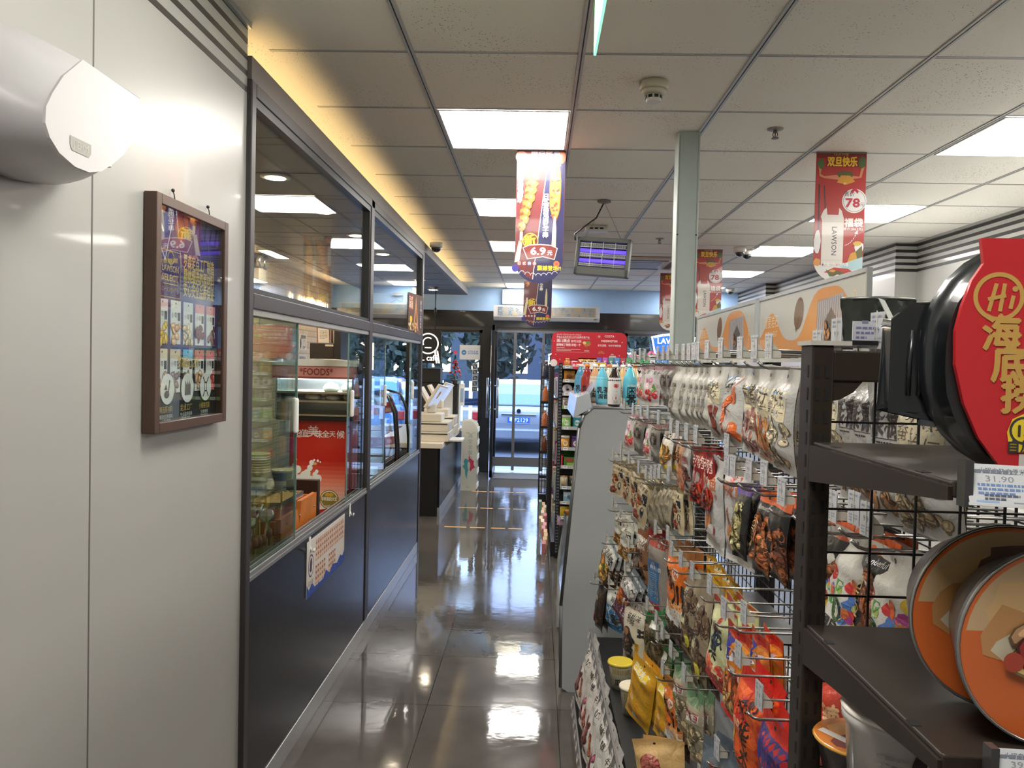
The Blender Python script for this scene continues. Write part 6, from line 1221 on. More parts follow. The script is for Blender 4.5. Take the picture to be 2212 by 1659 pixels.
@art('chest')
def _(A,w,h):
    A.poly([(0,.9*h),(w,.96*h),(w,.99*h),(0,.99*h)],(190,60,50)).rect(0,0,w,.28*h,(176,44,44)).poly([(0,.28*h),(.2*w,.34*h),(.5*w,.26*h),(.8*w,.33*h),(w,.27*h),(w,.22*h),(0,.22*h)],(206,120,90)).text('甘栗',.2*w,.62*h,.13*w,(150,40,40),bold=.04).text('板',.55*w,.52*h,.3*w,(40,56,80),'c',.05).text('栗',.4*w,.34*h,.3*w,(40,40,44),'c',.05).blob(.3*w,.18*h,.2*w,.1*h,(196,70,56),3).ell(.3*w,.2*h,.1*w,.06*h,(226,130,96)).ell(.55*w,.8*h,.06*w,.04*h,(190,60,50)).lines(.4*w,.74*h,.75*w,2,.016*h,.008*h,(150,110,70))
@art('peanut')
def _(A,w,h):
    A.rect(0,.86*h,w,.99*h,(206,52,44)).rect(0,.38*h,w,.86*h,(226,140,40)).poly([(0,.62*h),(0,.86*h),(.5*w,.86*h),(.28*w,.72*h)],(56,60,150)).poly([(.25*w,.6*h),(.85*w,.7*h),(.85*w,.82*h),(.25*w,.74*h)],(226,226,236)).text('黑花生',.55*w,.655*h,.18*w,(50,60,150),'c',.05,a=.15,w=.5*w).poly([(.1*w,.44*h),(.8*w,.48*h),(.8*w,.6*h),(.1*w,.58*h)],(236,226,220)).text('怪味的酒',.45*w,.46*h,.17*w,(196,44,50),'c',.05,w=.62*w).pile(.06*w,.06*h,.95*w,.38*h,[(206,120,60),(190,96,50),(226,176,110)],30,w*.2,3,asp=2.6).rect(0,0,w,.05*h,(206,52,44))
@art('lao')
def _(A,w,h): A.rect(0,0,w,.86*h,(226,96,40)).poly([(.1*w,.62*h),(.5*w,.86*h),(.8*w,.8*h),(.5*w,.5*h)],(190,44,44)).text('老奶奶',.3*w,.6*h,.16*w,(46,30,28),bold=.05,a=.5).text('花生米',.62*w,.5*h,.2*w,(50,34,28),vert=True,bold=.05).poly([(.08*w,.4*h),(.3*w,.44*h),(.3*w,.26*h),(.1*w,.22*h)],(230,206,60)).text('麻辣',.22*w,.5*h,.1*w,(240,220,180),bold=.03).pile(.1*w,.03*h,.6*w,.2*h,[(206,130,80),(170,90,50)],10,w*.18,4)
@art('navy')
def _(A,w,h): A.rect(0,0,w,.86*h,(60,52,120)).poly([(.4*w,.55*h),(.95*w,.7*h),(.9*w,.42*h),(.5*w,.36*h)],(226,226,230)).text('乐事',.68*w,.48*h,.2*w,(50,56,120),'c',.04,a=.2).ell(.4*w,.18*h,.2*w,.12*h,(70,70,80)).ring(.4*w,.18*h,.18*w,.02*w,(206,180,96)).poly([(.8*w,.3*h),(w,.36*h),(w,.2*h)],(190,50,70))
@art('veg')
def _(A,w,h):
    A.rect(0,0,.08*w,h,(44,130,70)).rect(.92*w,0,w,h,(44,130,70)).rect(0,0,w,.05*h,(44,130,70)).rect(0,.94*h,w,h,(44,130,70)); A.pile(.12*w,.08*h,.9*w,.8*h,[(84,72,50),(120,110,70),(60,76,50),(96,84,62)],34,w*.3,4,asp=2.4).rect(.3*w,.82*h,.7*w,.92*h,(226,226,220))
@art('seed')
def _(A,w,h):
    for k in range(18): A.rect(w*(k+.1)/18,h*.88,w*(k+.55)/18,h*.995,(60,58,56))
    A.text('核桃味',.3*w,.76*h,.14*w,INK,bold=.02).text('花籽',.3*w,.68*h,.14*w,INK,bold=.02).rect(.78*w,.52*h,w,.66*h,(48,50,62)).ell(.36*w,.42*h,.24*w,.2*h,(86,76,70),n=22).pile(.14*w,.24*h,.6*w,.5*h,[(56,50,50),(96,80,66),(130,104,80)],26,w*.15,4,asp=2.2).blob(.34*w,.54*h,.1*w,.06*h,(190,130,90),3).poly([(.7*w,.22*h),(.82*w,.22*h),(.86*w,.42*h),(.72*w,.42*h)],(214,160,60)).text('葵花籽',.78*w,.38*h,.07*w,INK,vert=True).pile(.3*w,.02*h,.95*w,.16*h,[(60,54,52),(120,100,80)],16,w*.13,7,asp=2.6)
@art('beanc')
def _(A,w,h): A.rect(0,.8*h,w,h,(96,130,96)).poly([(0,.66*h),(w,.74*h),(w,.62*h),(0,.56*h)],(226,222,216)).text('怪味豆',.5*w,.63*h,.2*w,(176,60,60),'c',.03).rect(0,.5*h,w,.54*h,(70,120,80)); A.pile(.06*w,.05*h,.94*w,.5*h,[(190,174,140),(170,150,116),(206,190,156)],30,w*.24,3).poly([(.05*w,.3*h),(.25*w,.4*h),(.3*w,.3*h)],(140,180,80))
@art('yel')
def _(A,w,h):
    q=random.Random(4); 
    for k in range(16): A.blob(w*q.uniform(.1,.9),h*q.uniform(.05,.8),.09*w,.05*h,(206,144,36),k,8,.3)
    A.poly([(.2*w,.9*h),(.75*w,.84*h),(.75*w,.74*h),(.2*w,.8*h)],(236,206,60)).text('巴旦木仁',.48*w,.79*h,.14*w,(230,226,214),'c',.05,a=-.12,w=.6*w).ell(.3*w,.36*h,.1*w,.05*h,(222,180,120)).ell(.16*w,.18*h,.1*w,.05*h,(206,160,90)).poly([(.34*w,.16*h),(.56*w,.2*h),(.56*w,.08*h),(.34*w,.04*h)],(232,228,220)).text('巴沙',.45*w,.08*h,.1*w,INK,'c',.04,a=.15)
@art('slate')
def _(A,w,h): A.rect(0,.6*h,w,h,(84,94,104)).rect(0,0,w,.6*h,(170,162,156)).text('蚕豆',.55*w,.66*h,.2*w,(130,60,56),'c',.02).lines(.2*w,.5*h,.9*w,5,.03*h,.012*h,(120,112,108)).rect(.1*w,.1*h,.3*w,.3*h,(150,120,110))
@art('ham')
def _(A,w,h):
    for k,(x,y) in enumerate(((.36,.62),(.42,.48),(.48,.34))): A.blob(x*w,y*h,.24*w,.17*h,(150,64,60),k,14,.06).blob(x*w,y*h+.01*h,.22*w,.15*h,(206,116,104),k+5,14,.06).ell(x*w-.04*w,y*h+.04*h,.1*w,.05*h,(226,150,134))
    A.text('红香肠',.8*w,.42*h,.13*w,(90,44,36),'c',.05,a=-.4,w=.34*w).pile(.2*w,.1*h,.4*w,.25*h,[(190,80,50)],6,w*.06,4).lines(.55*w,.2*h,.8*w,3,.03*h,.014*h,(150,110,70)).text('GOOD',.2*w,.86*h,.06*w,(150,110,60))
@art('sticky')
def _(A,w,h): A.text('糠糠',.42*w,.6*h,.3*w,(70,62,60),'c',.03,w=.62*w).text('夏威夷果仁',.86*w,.7*h,.09*w,INK,vert=True).line(.1*w,.57*h,.9*w,.57*h,.0012,INK).lines(.1*w,.55*h,.9*w,1,.01,.012*h,INK).pile(.05*w,.1*h,.95*w,.38*h,[(206,160,110),(222,184,136),(190,140,90)],18,w*.24,6,asp=1.2).blob(.3*w,.42*h,.12*w,.05*h,(190,60,50),3)
@art('garden')
def _(A,w,h):
    q=random.Random(6); cs=[(206,50,50),(230,190,60),(90,150,70),(226,120,60),(190,70,150),(70,110,180),(150,180,80)]
    for k in range(34): A.blob(w*q.uniform(.0,1),h*q.uniform(.36,.62),.08*w,.04*h,q.choice(cs),k,8,.3)
    A.blob(.25*w,.68*h,.11*w,.06*h,(206,50,44),3).blob(.9*w,.7*h,.08*w,.05*h,(230,196,60),4).blob(.7*w,.64*h,.06*w,.06*h,(226,110,60),5).ell(.42*w,.44*h,.13*w,.1*h,(50,90,50)).ell(.42*w,.44*h,.09*w,.07*h,(226,220,200)).text('果园老农',.5*w,.2*h,.2*w,(40,38,40),'c',.03,w=.7*w,a=-.1).text('坚果',.3*w,.1*h,.1*w,(206,90,80))
@art('redg')
def _(A,w,h): A.poly([(0,.5*h),(w,.6*h),(w,.4*h),(0,.35*h)],(236,120,60)).text('辣',.5*w,.5*h,.3*w,(250,200,150),'c',.05)
BASE=dict(wback=(190,188,182),sback=(122,118,114),straw=(200,196,196),noodle=(214,206,196),saus2=(206,160,130),silver=(170,166,164),red=(156,30,30),fish=(194,192,190),pist=(40,38,38),alm=(34,32,32),blk=(30,28,28),beige=(206,190,156),beigeb=(150,142,122),wgreen=(210,210,200),choc=(150,110,80),dark=(46,40,38),blue=(206,210,206),gift=(150,142,136),osich=(190,130,76),clear=(150,136,114),chest=(206,208,160),peanut=(214,120,60),lao=(206,60,44),navy=(190,40,44),veg=(90,104,72),seed=(212,206,190),beanc=(160,150,130),yel=(222,168,44),slate=(84,94,104),ham=(214,176,116),fries=(190,196,196),purp=(150,150,160),garden=(216,212,204),redg=(206,60,36),sticky=(192,190,188))
HEADC=dict(alm=(216,100,50),blk=(216,100,50),pist=(104,84,160),osich=(200,146,90),lao=(206,50,40),navy=(206,50,40))
mb_print=printmat('bag_print',.32,coat=.35,bump=.25)
_BM={}
def bagmesh(kind,w,h,seed=0):
    k=(kind,round(w,3),round(h,3),seed)
    if k in _BM: return _BM[k]
    q=random.Random(hash(kind)%99+seed if False else sum(map(ord,kind))+seed); p1,p2,p3=q.uniform(0,6),q.uniform(0,6),q.uniform(0,6); T=min(.02,w*.16); c=BASE.get(kind,W_); hc=HEADC.get(kind,c)
    def d(u,v,s):
        e=max(0.,1-(2*u-1)**2)**.6; g=max(0.,min(1.,(v-.03)/.18))*max(0.,min(1.,(.9-v)/.16)); g=g*g*(3-2*g)
        wr=.0016*math.sin(v*23+u*5+p1)+.0014*math.sin(u*17+v*9+p2)
        return s*(T*e*g+wr*e*(.35+g))+.0022*math.sin(u*7+p3)*(1-g)+.006*math.sin(v*4+p2)
    mb=MB().use(mb_print); tex=lambda u,v:rgb(*(hc if v>.84 else c))
    bk=tuple(int(x*.78) for x in c)
    edge=lambda u,v:(u-.5)*w*(1-.05*math.sin(PI*v))
    mb.grid(lambda u,v:(edge(u,v),-d(u,v,1)-.0006,(v-1)*h+.012),12,20,tex).grid(lambda u,v:(edge(u,v),-d(u,v,-1)+.0006,(v-1)*h+.012),8,12,lambda u,v:rgb(*(hc if v>.84 else bk)),flip=True)
    A=Art(); ART[kind](A,w,h); A.ell(w/2,h-.014,.004,.004,(60,56,54),n=10)
    def fn(x,y,l):
        u=max(.0,min(1.,x/w)); v=max(.0,min(1.,y/h)); return (edge(u,v)*.998,-d(u,v,1)-.0009-l*.35,(v-1)*h+.012)
    A.put(mb,fn,maxe=.022)
    _BM[k]=mb.mesh('snack_bag'); return _BM[k]
NAME=dict(wsaus='white pouch of red meat sticks',wshrimp='white pouch with orange shrimp',wsquid='white pouch of brown dried squid',wpork='white pouch of pork shreds',wbean='white pouch of pale beans',wback='white pouch edge-on with grey panel',straw='strawberry bag with pink striped top',sback='grey back of a strawberry bag',noodle='white bag of golden noodles',saus2='orange and red sausage pack',silver='silvery sausage bag',red='dark red bag with white lettering',fish='tall white fish snack bag',pist='black pistachio bag with violet top',alm='black almond bag with orange top',blk='plain black nut bag',beige='beige nut bag with striped top',beigeb='beige nut bag showing grey back',wgreen='white and green peanut bag',fries='dark cashew bag with white band',purp='purple snack bag with white band',choc='brown chocolate snack bag',dark='small dark snack bag',blue='blue and white snack bag',gift='tall bag, red header, blue card',osich='orange beef jerky bag',clear='clear bag of dried mushrooms',chest='pale green chestnut bag',peanut='orange and blue peanut bag',lao='bright orange peanut bag',navy='navy snack bag with red top',veg='green edged vegetable crisps bag',seed='cream sunflower seed bag',beanc='clear bean bag, green header',yel='yellow nut bag',slate='slate grey bean bag',ham='beige bag printed with ham',garden='white bag with garden print',redg='crumpled bright red bag',sticky='white macadamia bag')
ROWN={1:'top hook row',2:'second hook row',3:'third hook row',4:'fourth hook row',5:'lowest shelf'}
BAGS=[
('straw',.456,3.029,1.592,.153,39,4,2,1),('straw',.457,3.334,1.587,.148,12,6,1,1),('sback',.456,2.71,1.595,.145,8,3,1,1),('sback',.456,2.592,1.595,.143,3,0,1,1),
('wback',.456,2.496,1.594,.183,9,2,1,1),('wback',.456,2.34,1.594,.178,6,0,1,1),('wback',.456,2.234,1.592,.17,3,0,1,1),('wback',.456,2.156,1.592,.17,2,0,1,1),('wback',.456,2.092,1.592,.165,2,0,1,1),('wback',.456,2.039,1.593,.165,2,0,0,1),
('wsaus',.455,1.923,1.594,.183,10,1,2,1),('wshrimp',.455,1.781,1.595,.183,10,-1,2,1),('wsquid',.465,1.652,1.593,.185,8,3,2,1),('wpork',.465,1.543,1.592,.19,4,3,2,1),('wbean',.464,1.444,1.591,.192,3,2,2,1),
('wbean',.493,1.279,1.591,.19,3,0,2,1),('sticky',.493,1.193,1.591,.205,3,0,1,1),('sticky',.492,1.133,1.592,.21,3,0,1,1),('sticky',.492,1.054,1.592,.215,14,0,2,1),('wbean',.5,.985,1.592,.21,10,0,0,1),
('straw',.423,3.39,1.382,.16,18,4,1,2),('sback',.423,3.088,1.378,.143,19,12,1,2),('straw',.433,2.927,1.383,.143,9,3,0,2),('sback',.432,2.741,1.388,.143,12,3,1,2),('noodle',.432,2.499,1.386,.142,16,2,1,2),('saus2',.443,2.328,1.372,.15,8,12,1,2),('silver',.443,2.221,1.372,.14,10,5,1,2),('red',.442,2.085,1.376,.15,16,2,2,2),('red',.442,1.964,1.38,.15,4,2,1,2),
('fish',.462,1.961,1.368,.242,6,3,2,2),('fish',.472,1.768,1.378,.238,14,1,1,2),('pist',.453,1.684,1.34,.16,7,-3,1,2),('alm',.452,1.507,1.354,.165,7,3,1,2),('blk',.452,1.408,1.361,.16,6,2,1,2),('blk',.47,1.2,1.36,.17,8,0,1,2),('alm',.48,1.08,1.36,.17,8,0,1,2),
('beige',.379,3.386,1.169,.153,46,12,2,3),('beige',.399,3.26,1.173,.164,18,8,1,3),('beige',.408,3.05,1.187,.176,14,10,1,3),('beige',.408,2.762,1.189,.188,24,24,2,3),('beigeb',.428,2.715,1.176,.165,4,14,1,3),('beigeb',.438,2.662,1.183,.155,4,8,1,3),('beigeb',.438,2.579,1.199,.15,11,0,1,3),('beigeb',.437,2.486,1.213,.145,10,0,1,3),('beige',.447,2.372,1.225,.145,14,4,1,3),
('wgreen',.375,3.309,.965,.145,28,6,1,4),('wgreen',.395,3.187,.945,.16,31,12,1,4),('fries',.359,3.436,.794,.25,16,28,2,4),('purp',.4,3.018,.766,.225,27,31,2,4),('choc',.435,3.015,.946,.2,14,2,2,4),('dark',.418,3.064,.848,.18,8,20,2,4),
('gift',.453,2.729,1.02,.34,23,2,0,3),('osich',.452,2.382,1.037,.3,12,3,2,3),('clear',.443,2.117,1.025,.235,12,2,1,3),('clear',.443,1.964,1.033,.274,6,2,1,3),('chest',.442,1.763,1.056,.205,11,9,2,3),('peanut',.443,1.633,1.043,.205,11,6,1,3),('peanut',.462,1.548,1.062,.18,4,4,1,3),
('seed',.412,2.991,.672,.255,33,5,2,4),('dark',.318,3.48,.6,.208,14,4,1,4),('blue',.378,3.405,.6,.184,41,8,2,4),('veg',.42,2.551,.765,.241,25,2,2,4),('veg',.442,2.46,.7,.266,6,-6,1,4),
('lao',.423,1.434,1.02,.21,9,6,1,4),('navy',.424,1.30,1.0,.2,6,5,1,4),('beanc',.431,2.16,.759,.194,12,-4,1,4),('beanc',.42,1.915,.79,.19,14,-3,1,4),('yel',.376,2.473,.64,.223,27,15,1,5),('yel',.425,2.317,.64,.19,29,8,1,5),('slate',.408,1.613,.8,.19,29,2,1,5),('ham',.345,2.1,.57,.16,72,-10,1,5),
('garden',.471,1.136,1.352,.2,10,3,1,3),('garden',.461,1.215,1.35,.18,6,0,0,3),('garden',.481,1.041,1.352,.2,6,0,1,3),('redg',.449,1.141,1.147,.15,29,-8,2,4),
('lao',.43,1.22,.76,.2,12,4,1,4),('peanut',.43,1.36,.74,.2,10,-4,1,4),('chest',.43,1.75,.62,.2,12,4,1,4),('osich',.43,2.28,.66,.22,14,0,1,4)]
ASP=dict(wsaus=.6,wshrimp=.6,wsquid=.6,wpork=.6,wbean=.6,wback=.55,straw=.62,sback=.62,noodle=.55,saus2=.4,silver=.4,red=.5,fish=.55,pist=.5,alm=.5,blk=.5,beige=.5,beigeb=.5,wgreen=.55,fries=.55,purp=.5,choc=.5,gift=.42,osich=.55,clear=.38,chest=.6,peanut=.55,lao=.6,navy=.6,seed=.52,dark=.5,blue=.55,veg=.5,yel=.62,ham=.75,beanc=.5,slate=.6,garden=.62,redg=.6,sticky=.6)
ORD=['first','second','third','fourth','fifth','sixth','seventh','eighth','ninth','tenth','eleventh','twelfth','thirteenth','fourteenth','fifteenth','sixteenth','seventeenth','eighteenth','nineteenth','twentieth','twenty-first']
cnt={}
for b in BAGS: cnt.setdefault((b[0],b[8]),[]).append(b[2])
for v in cnt.values(): v.sort()
m_rod=mat('hook_steel',(150,148,144),.25,metal=.9); hooks={}
def place_bag(b):
    kind,x,y,z,h,psi,tilt,n,row=b; w=h*ASP[kind]; me=bagmesh(kind,w,h)
    L=cnt[(kind,row)]; i=L.index(y); who=NAME[kind]+(', %s from camera'%ORD[i] if len(L)>1 else '')
    g=NAME[kind]+' group'
    for k in range(n+1):
        o=bpy.data.objects.new('snack_bag',me); col.objects.link(o); f=1 if k==0 else .8
        o.location=(x+.026*k,y+.004*k,z-.012+.002*k); o.rotation_euler=(0,R_(tilt*f+ (0 if k==0 else rnd.uniform(-3,3))),R_(-90+psi*(f if k else 1)+(0 if k==0 else rnd.uniform(-3,3))))
        tag(o,'%s, %s, %s'%(who,ROWN[row],['front one','second on hook','third on hook'][k]),'snack bag',g)
    if row<5 and x<.5+.02: hooks.setdefault((round(y,2),row),(x,y,z))
for b in BAGS: place_bag(b)
# hooks with price tags: one proto, copies along the grid
def hook(x,y,z,lab,tagx=True):
    t=thing('display_hook',lab,'hook',(x,y,z),group='display hooks on the snack gondola'); L=GX-.006-x
    MB().tube([(-.026,0,.012),(-.016,0,.003),(-.006,0,.0),(L,0,0)],.0026,7).build('rod',m_rod,t)
    MB().tube([(-.006,0,.034),(L,0,.03)],.002,6).build('tag_arm',m_rod,t)
    MB().prism([(-.008,.02),(.016,.02),(.016,.03),(-.002,.05),(-.008,.066)],-.0015,.0015,'y').build('tag_bracket',mat('bracket_cream',(206,204,192),.4),t)
    A=Art().rect(0,0,.03,.046,(206,208,214)).lines(.004,.042,.026,2,.006,.003,(150,154,176)).text('9.9',.015,.02,.008,(120,124,150),'c').lines(.004,.014,.026,3,.004,.002,(160,164,182)); mb=MB().use(pg).color(222,222,220); fn=plane_fn((-.009,.015,.018),(0.12,-1,0),(0,0,1))
    mb.quad(fn(0,0,0),fn(.03,0,0),fn(.03,.046,0),fn(0,.046,0)).quad(fn(0,.046,-.0015),fn(.03,.046,-.0015),fn(.03,0,-.0015),fn(0,0,-.0015)); A.put(mb,fn); mb.build('price_tag',parent=t); return t
proto=None; hl=sorted(hooks.items(),key=lambda kv:(kv[0][1],kv[0][0])); per={}
extra=[(.43,.98+.13*k,1.6,1) for k in range(2)]+[(.43,3.2,1.6,1),(.43,3.45,1.6,1),(.42,1.62,1.345,2),(.42,1.3,1.345,2),(.41,2.25,1.02,3),(.41,2.55,1.02,3),(.39,3.45,1.19,3),(.4,1.45,.75,4),(.4,1.6,.76,4),(.4,2.3,.76,4),(.4,2.42,.76,4)]
allh=[(v[0]-.03,v[1],v[2],k[1]) for k,v in hl]+extra
rows={}
for x,y,z,r in allh: rows.setdefault(r,[]).append((y,x,z))
for r,L in rows.items():
    L.sort()
    for i,(y,x,z) in enumerate(L):
        lab='%s steel display hook from the camera in the %s of the snack gondola'%(ORD[i] if i<len(ORD) else 'farthest',ROWN[r])
        if proto is None or abs(x-px0)>.0005: proto=hook(x,y,z,lab); px0=x
        else: dup(proto,lab,loc=(x,y,z))
# goods on the low shelf and in the sloping tray
def cup(x,y,z,c,lid,lab,tx):
    t=thing('snack_cup',lab,'cup',(x,y,z),group='snack cups on the low shelf'); MB().use(pg).color(*c).lathe([(.034,0),(.044,.085),(.045,.09)],n=26).build('body',parent=t); MB().use(pg).color(*lid).lathe([(.049,.09),(.049,.096),(.046,.1)],n=26).build('lid',parent=t)
    A=Art()
    for k in range(12): A.rect(-.035+k*.006,.06,-.032+k*.006,.08,(150,130,60) if lid[0]>150 else (60,60,60))
    A.text(tx,0,.02,.02,INK,'c',.04); mb=MB().use(pg); A.put(mb,lambda u,v,l:((.0355+v*.113+l)*math.sin(u/.04),-(.0355+v*.113+l)*math.cos(u/.04),v),maxe=.02); mb.build('print',parent=t)
cup(.345,2.92,.3705,(214,206,180),(214,190,60),'snack cup with a yellow lid standing on the low gondola shelf','瓜子'); cup(.365,2.7,.3705,(206,196,170),(224,214,190),'snack cup with a cream lid and green band beside the yellow lidded cup','豆')
for k,(y,c) in enumerate(((2.3,(230,200,50)),(2.2,(230,200,50)),(2.1,(226,196,46)),(2.02,(230,200,50)))):
    o=bpy.data.objects.new('snack_bag',bagmesh('yel',.07,.1,3)); col.objects.link(o); o.location=(.53,y,1.02); o.rotation_euler=(0,R_(4*k),R_(-75)); tag(o,'small bright yellow packet on the black gondola tray, %s from camera'%['fourth','third','second','first'][k],'snack bag','small yellow packets')
tag(MB().box(.45,1.95,.895,.7,2.4,.9).box(.45,1.95,.9,.453,2.4,.93).build('packet_tray',m_rk),'shallow black tray holding small yellow packets in the gondola','tray')
q=random.Random(9); tk=[(110,50,44),(170,80,60),(150,60,80),(196,110,70)]
for k in range(21):
    y=1.02+k*.117; c=tk[k%4]; w,h=.125,.29; kind='tp%d'%(k%4)
    if kind not in ART:
        ART[kind]=(lambda c,k:lambda A,w,h:(A.text(('牛肉干','鸭脖','香辣鱼','凤爪')[k],.35*w,.72*h,.16*w,INK,bold=.03,vert=False),A.ring(.78*w,.78*h,.1*w,.012*w,(150,130,90)),A.lines(.3*w,.66*h,.75*w,3,.02*h,.009*h,(140,136,130)),A.pile(.05*w,.1*h,.6*w,.45*h,[c,tuple(min(255,v+40) for v in c)],10,w*.3,k+2)))(c,k%4); BASE[kind]=(214,210,206)
    o=bpy.data.objects.new('tray_pack',bagmesh(kind,w,h)); col.objects.link(o); o.location=(.283,y,.385); o.rotation_euler=(R_(-14),0,R_(-90+6)); o.rotation_euler=(Matrix.Rotation(R_(-90+5),4,'Z')@Matrix.Rotation(R_(-14),4,'X')@Matrix.Rotation(R_(q.uniform(-6,6)),4,'Y')).to_euler()
    tag(o,'white meat snack pack leaning in the sloping bottom tray, %s from the camera'%(ORD[k] if k<len(ORD) else 'farthest'),'snack bag','packs in the bottom tray')
# ================================================================ brown end unit nearest the camera
m_bw=mat('brown_steel',(47,39,33),.42,metal=.15); m_hole=mat('slot_black',(12,11,10),.7)
t=thing('end_shelf_unit','dark brown steel end shelf unit filling the lower right foreground','shelving',(0,0,0))
def post(x):
    MB().box(x,.862,0,x+.024,.9,1.618).build('post',m_bw,t,bevel=.002)
    mb=MB()
    for k in range(22):
        z=1.59-k*.025
        for dx in (.0045,.0145): mb.box(x+dx,.8614,z-.0085,x+dx+.0035,.8622,z+.0055)
        mb.box(x-.0006,.872,z-.0085,x+.0002,.876,z+.0055)
    o=mb.build('slot_row',m_hole,t); o['kind']='stuff'
post(.303); post(.98)
MB().box(.3,.86,1.6175,.345,.904,1.6225).build('post_cap',mat('cap_white',(190,186,178),.4),t)
MB().box(.327,.864,1.578,.98,.892,1.612).build('top_beam',m_bw,t,bevel=.002); MB().prism([(.327,1.578),(.36,1.578),(.35,1.566),(.336,1.558),(.327,1.556)],.866,.89,'y').build('gusset',m_bw,t)
mb=MB(); w=.0012
for k in range(13): x=.345+k*.05; mb.box(x+.041-w,.893-w,.1,x+.041+w,.893+w,1.578)
for k in range(29): z=1.582-.05*k-.001; mb.box(.327,.8965-w,z-w,.98,.8965+w,z+w)
mb.build('wire_grid',m_black,t)
for z in (1.511,1.308,1.13):
    sh=MB().box(.306,.574,z-.004,.99,.861,z).box(.306,.571,z-.012,.99,.576,z+.001).build('shelf',m_bw,t,bevel=.0015)
    MB().prism([(.574,z-.014),(.862,z-.044),(.862,z-.004),(.574,z-.004)],.303,.307,'x').build('shelf_bracket',m_bw,t)
    for yy in (.62,.8): MB().box(.3065,yy,z-.0005,.314,yy+.011,z+.0004).build('shelf_slot',m_hole,t)
MB().box(.3,.5,0,1.0,.9,.1).build('base',m_bw,t); # self-heating meal tray
t=thing('meal_tray','black plastic meal tray with a red gold lettered sleeve standing on the top brown shelf','meal pack',(.303,.635,1.5115),R_(-3))
def rr(x0,z0,x1,z1,r,n=7,ks=1.0):
    P=[]
    for cx,cz,a0 in ((x1-r,z1-r,0),(x0+r,z1-r,PI/2),(x0+r,z0+r,PI),(x1-r,z0+r,1.5*PI)):
        for k in range(n+1): a=a0+PI/2*k/n; P.append((cx+r*math.cos(a),cz+r*math.sin(a)))
    return P
m_tr=mat('tray_black',(28,31,34),.3,coat=.5)
mb=MB(); mb.smooth=True
RG=[(rr(.012,.001,.262,.177,.078),-.03),(rr(.004,-.0,.27,.18,.08),-.018),(rr(.0,.0,.274,.183,.082),-.012),(rr(.004,.003,.27,.178,.08),-.006),(rr(.014,.008,.26,.172,.074),-.004),(rr(.018,.012,.256,.168,.072),.004),(rr(.03,.018,.244,.16,.066),.008),(rr(.033,.022,.24,.158,.064),.03),(rr(.05,.035,.225,.145,.05),.034)]
I=[[mb.V((x,-.02-y*-1 if False else y,z)) for x,z in P] for P,y in RG]
n=len(I[0])
for a,b in zip(I,I[1:]):
    for k in range(n): mb.F([a[k],a[(k+1)%n],b[(k+1)%n],b[k]])
mb.smooth=False; mb.F(I[0]); mb.F(I[-1][::-1]); mb.build('tray_shell',m_tr,t)
MB().prism([(-.016,.05),(.014,.04),(.014,.128),(-.004,.128),(-.016,.118)],-.008,.016,'y').build('grip_tab',m_tr,t,bevel=.006,seg=3)
for k in range(2): MB().tube([(-.006+k*.008,-.009,.06),(-.006+k*.008,-.0095,.085),(-.004+k*.008,-.009,.112)],.0018,6).build('grip_ridge',m_tr,t)
red=[(.0464,.181),(.049,.162),(.0408,.149),(.0345,.13),(.0305,.111),(.0312,.085),(.0385,.0557),(.05,.03),(.066,.009),(.09,.0005),(.15,.0005),(.135,.03),(.115,.07),(.1,.11),(.086,.15),(.078,.181)]
red=[(x-.0145*max(0,1-max(0,(x-.09)/.06)),z) for x,z in red]; blk=[(.0635,.181),(.0715,.15),(.0875,.11),(.108,.07),(.131,.03),(.15,.0005),(.24,.0005),(.24,.181)]
mb=MB().use(mat('sleeve_red',(196,38,46),.35,coat=.2)).prism(red,-.036,-.0315,'y'); mb.use(mat('sleeve_black',(36,32,30),.35)).prism(blk,-.036,-.0315,'y'); mb.build('sleeve',parent=t)
g=(196,156,80); A=Art().ring(.065,.137,.0185,.0033,g,n=40).line(.058,.126,.063,.147,.003,g).line(.066,.126,.069,.147,.003,g).line(.057,.135,.07,.138,.0028,g).line(.0735,.128,.0755,.138,.003,g).ell(.0765,.143,.0022,.0022,g)
A.text('海',.068,.099,.0215,g,'c',.05).text('底',.0755,.0755,.0215,g,'c',.05).text('捞',.083,.052,.0215,g,'c',.05)
A.poly([(.077,.02),(.0745,.035),(.078,.045),(.086,.049),(.094,.046),(.1,.035),(.104,.02)],(232,206,50)).ring(.0865,.0365,.0105,.0018,INK,n=30,a0=.4,a1=5.6).text('15',.087,.032,.009,INK,'c',.04).text('自加热',.09,.0205,.0075,INK,'c',.04).rect(.084,.0015,.108,.0185,(206,200,196)).text('麻辣嫩牛',.15,.12,.016,g,'c',.04)
mb=MB().use(pm); A.put(mb,plane_fn((-.019,-.0362,0),(1,0,0),(0,0,1)),dz=.00012); mb.build('lettering',parent=t)
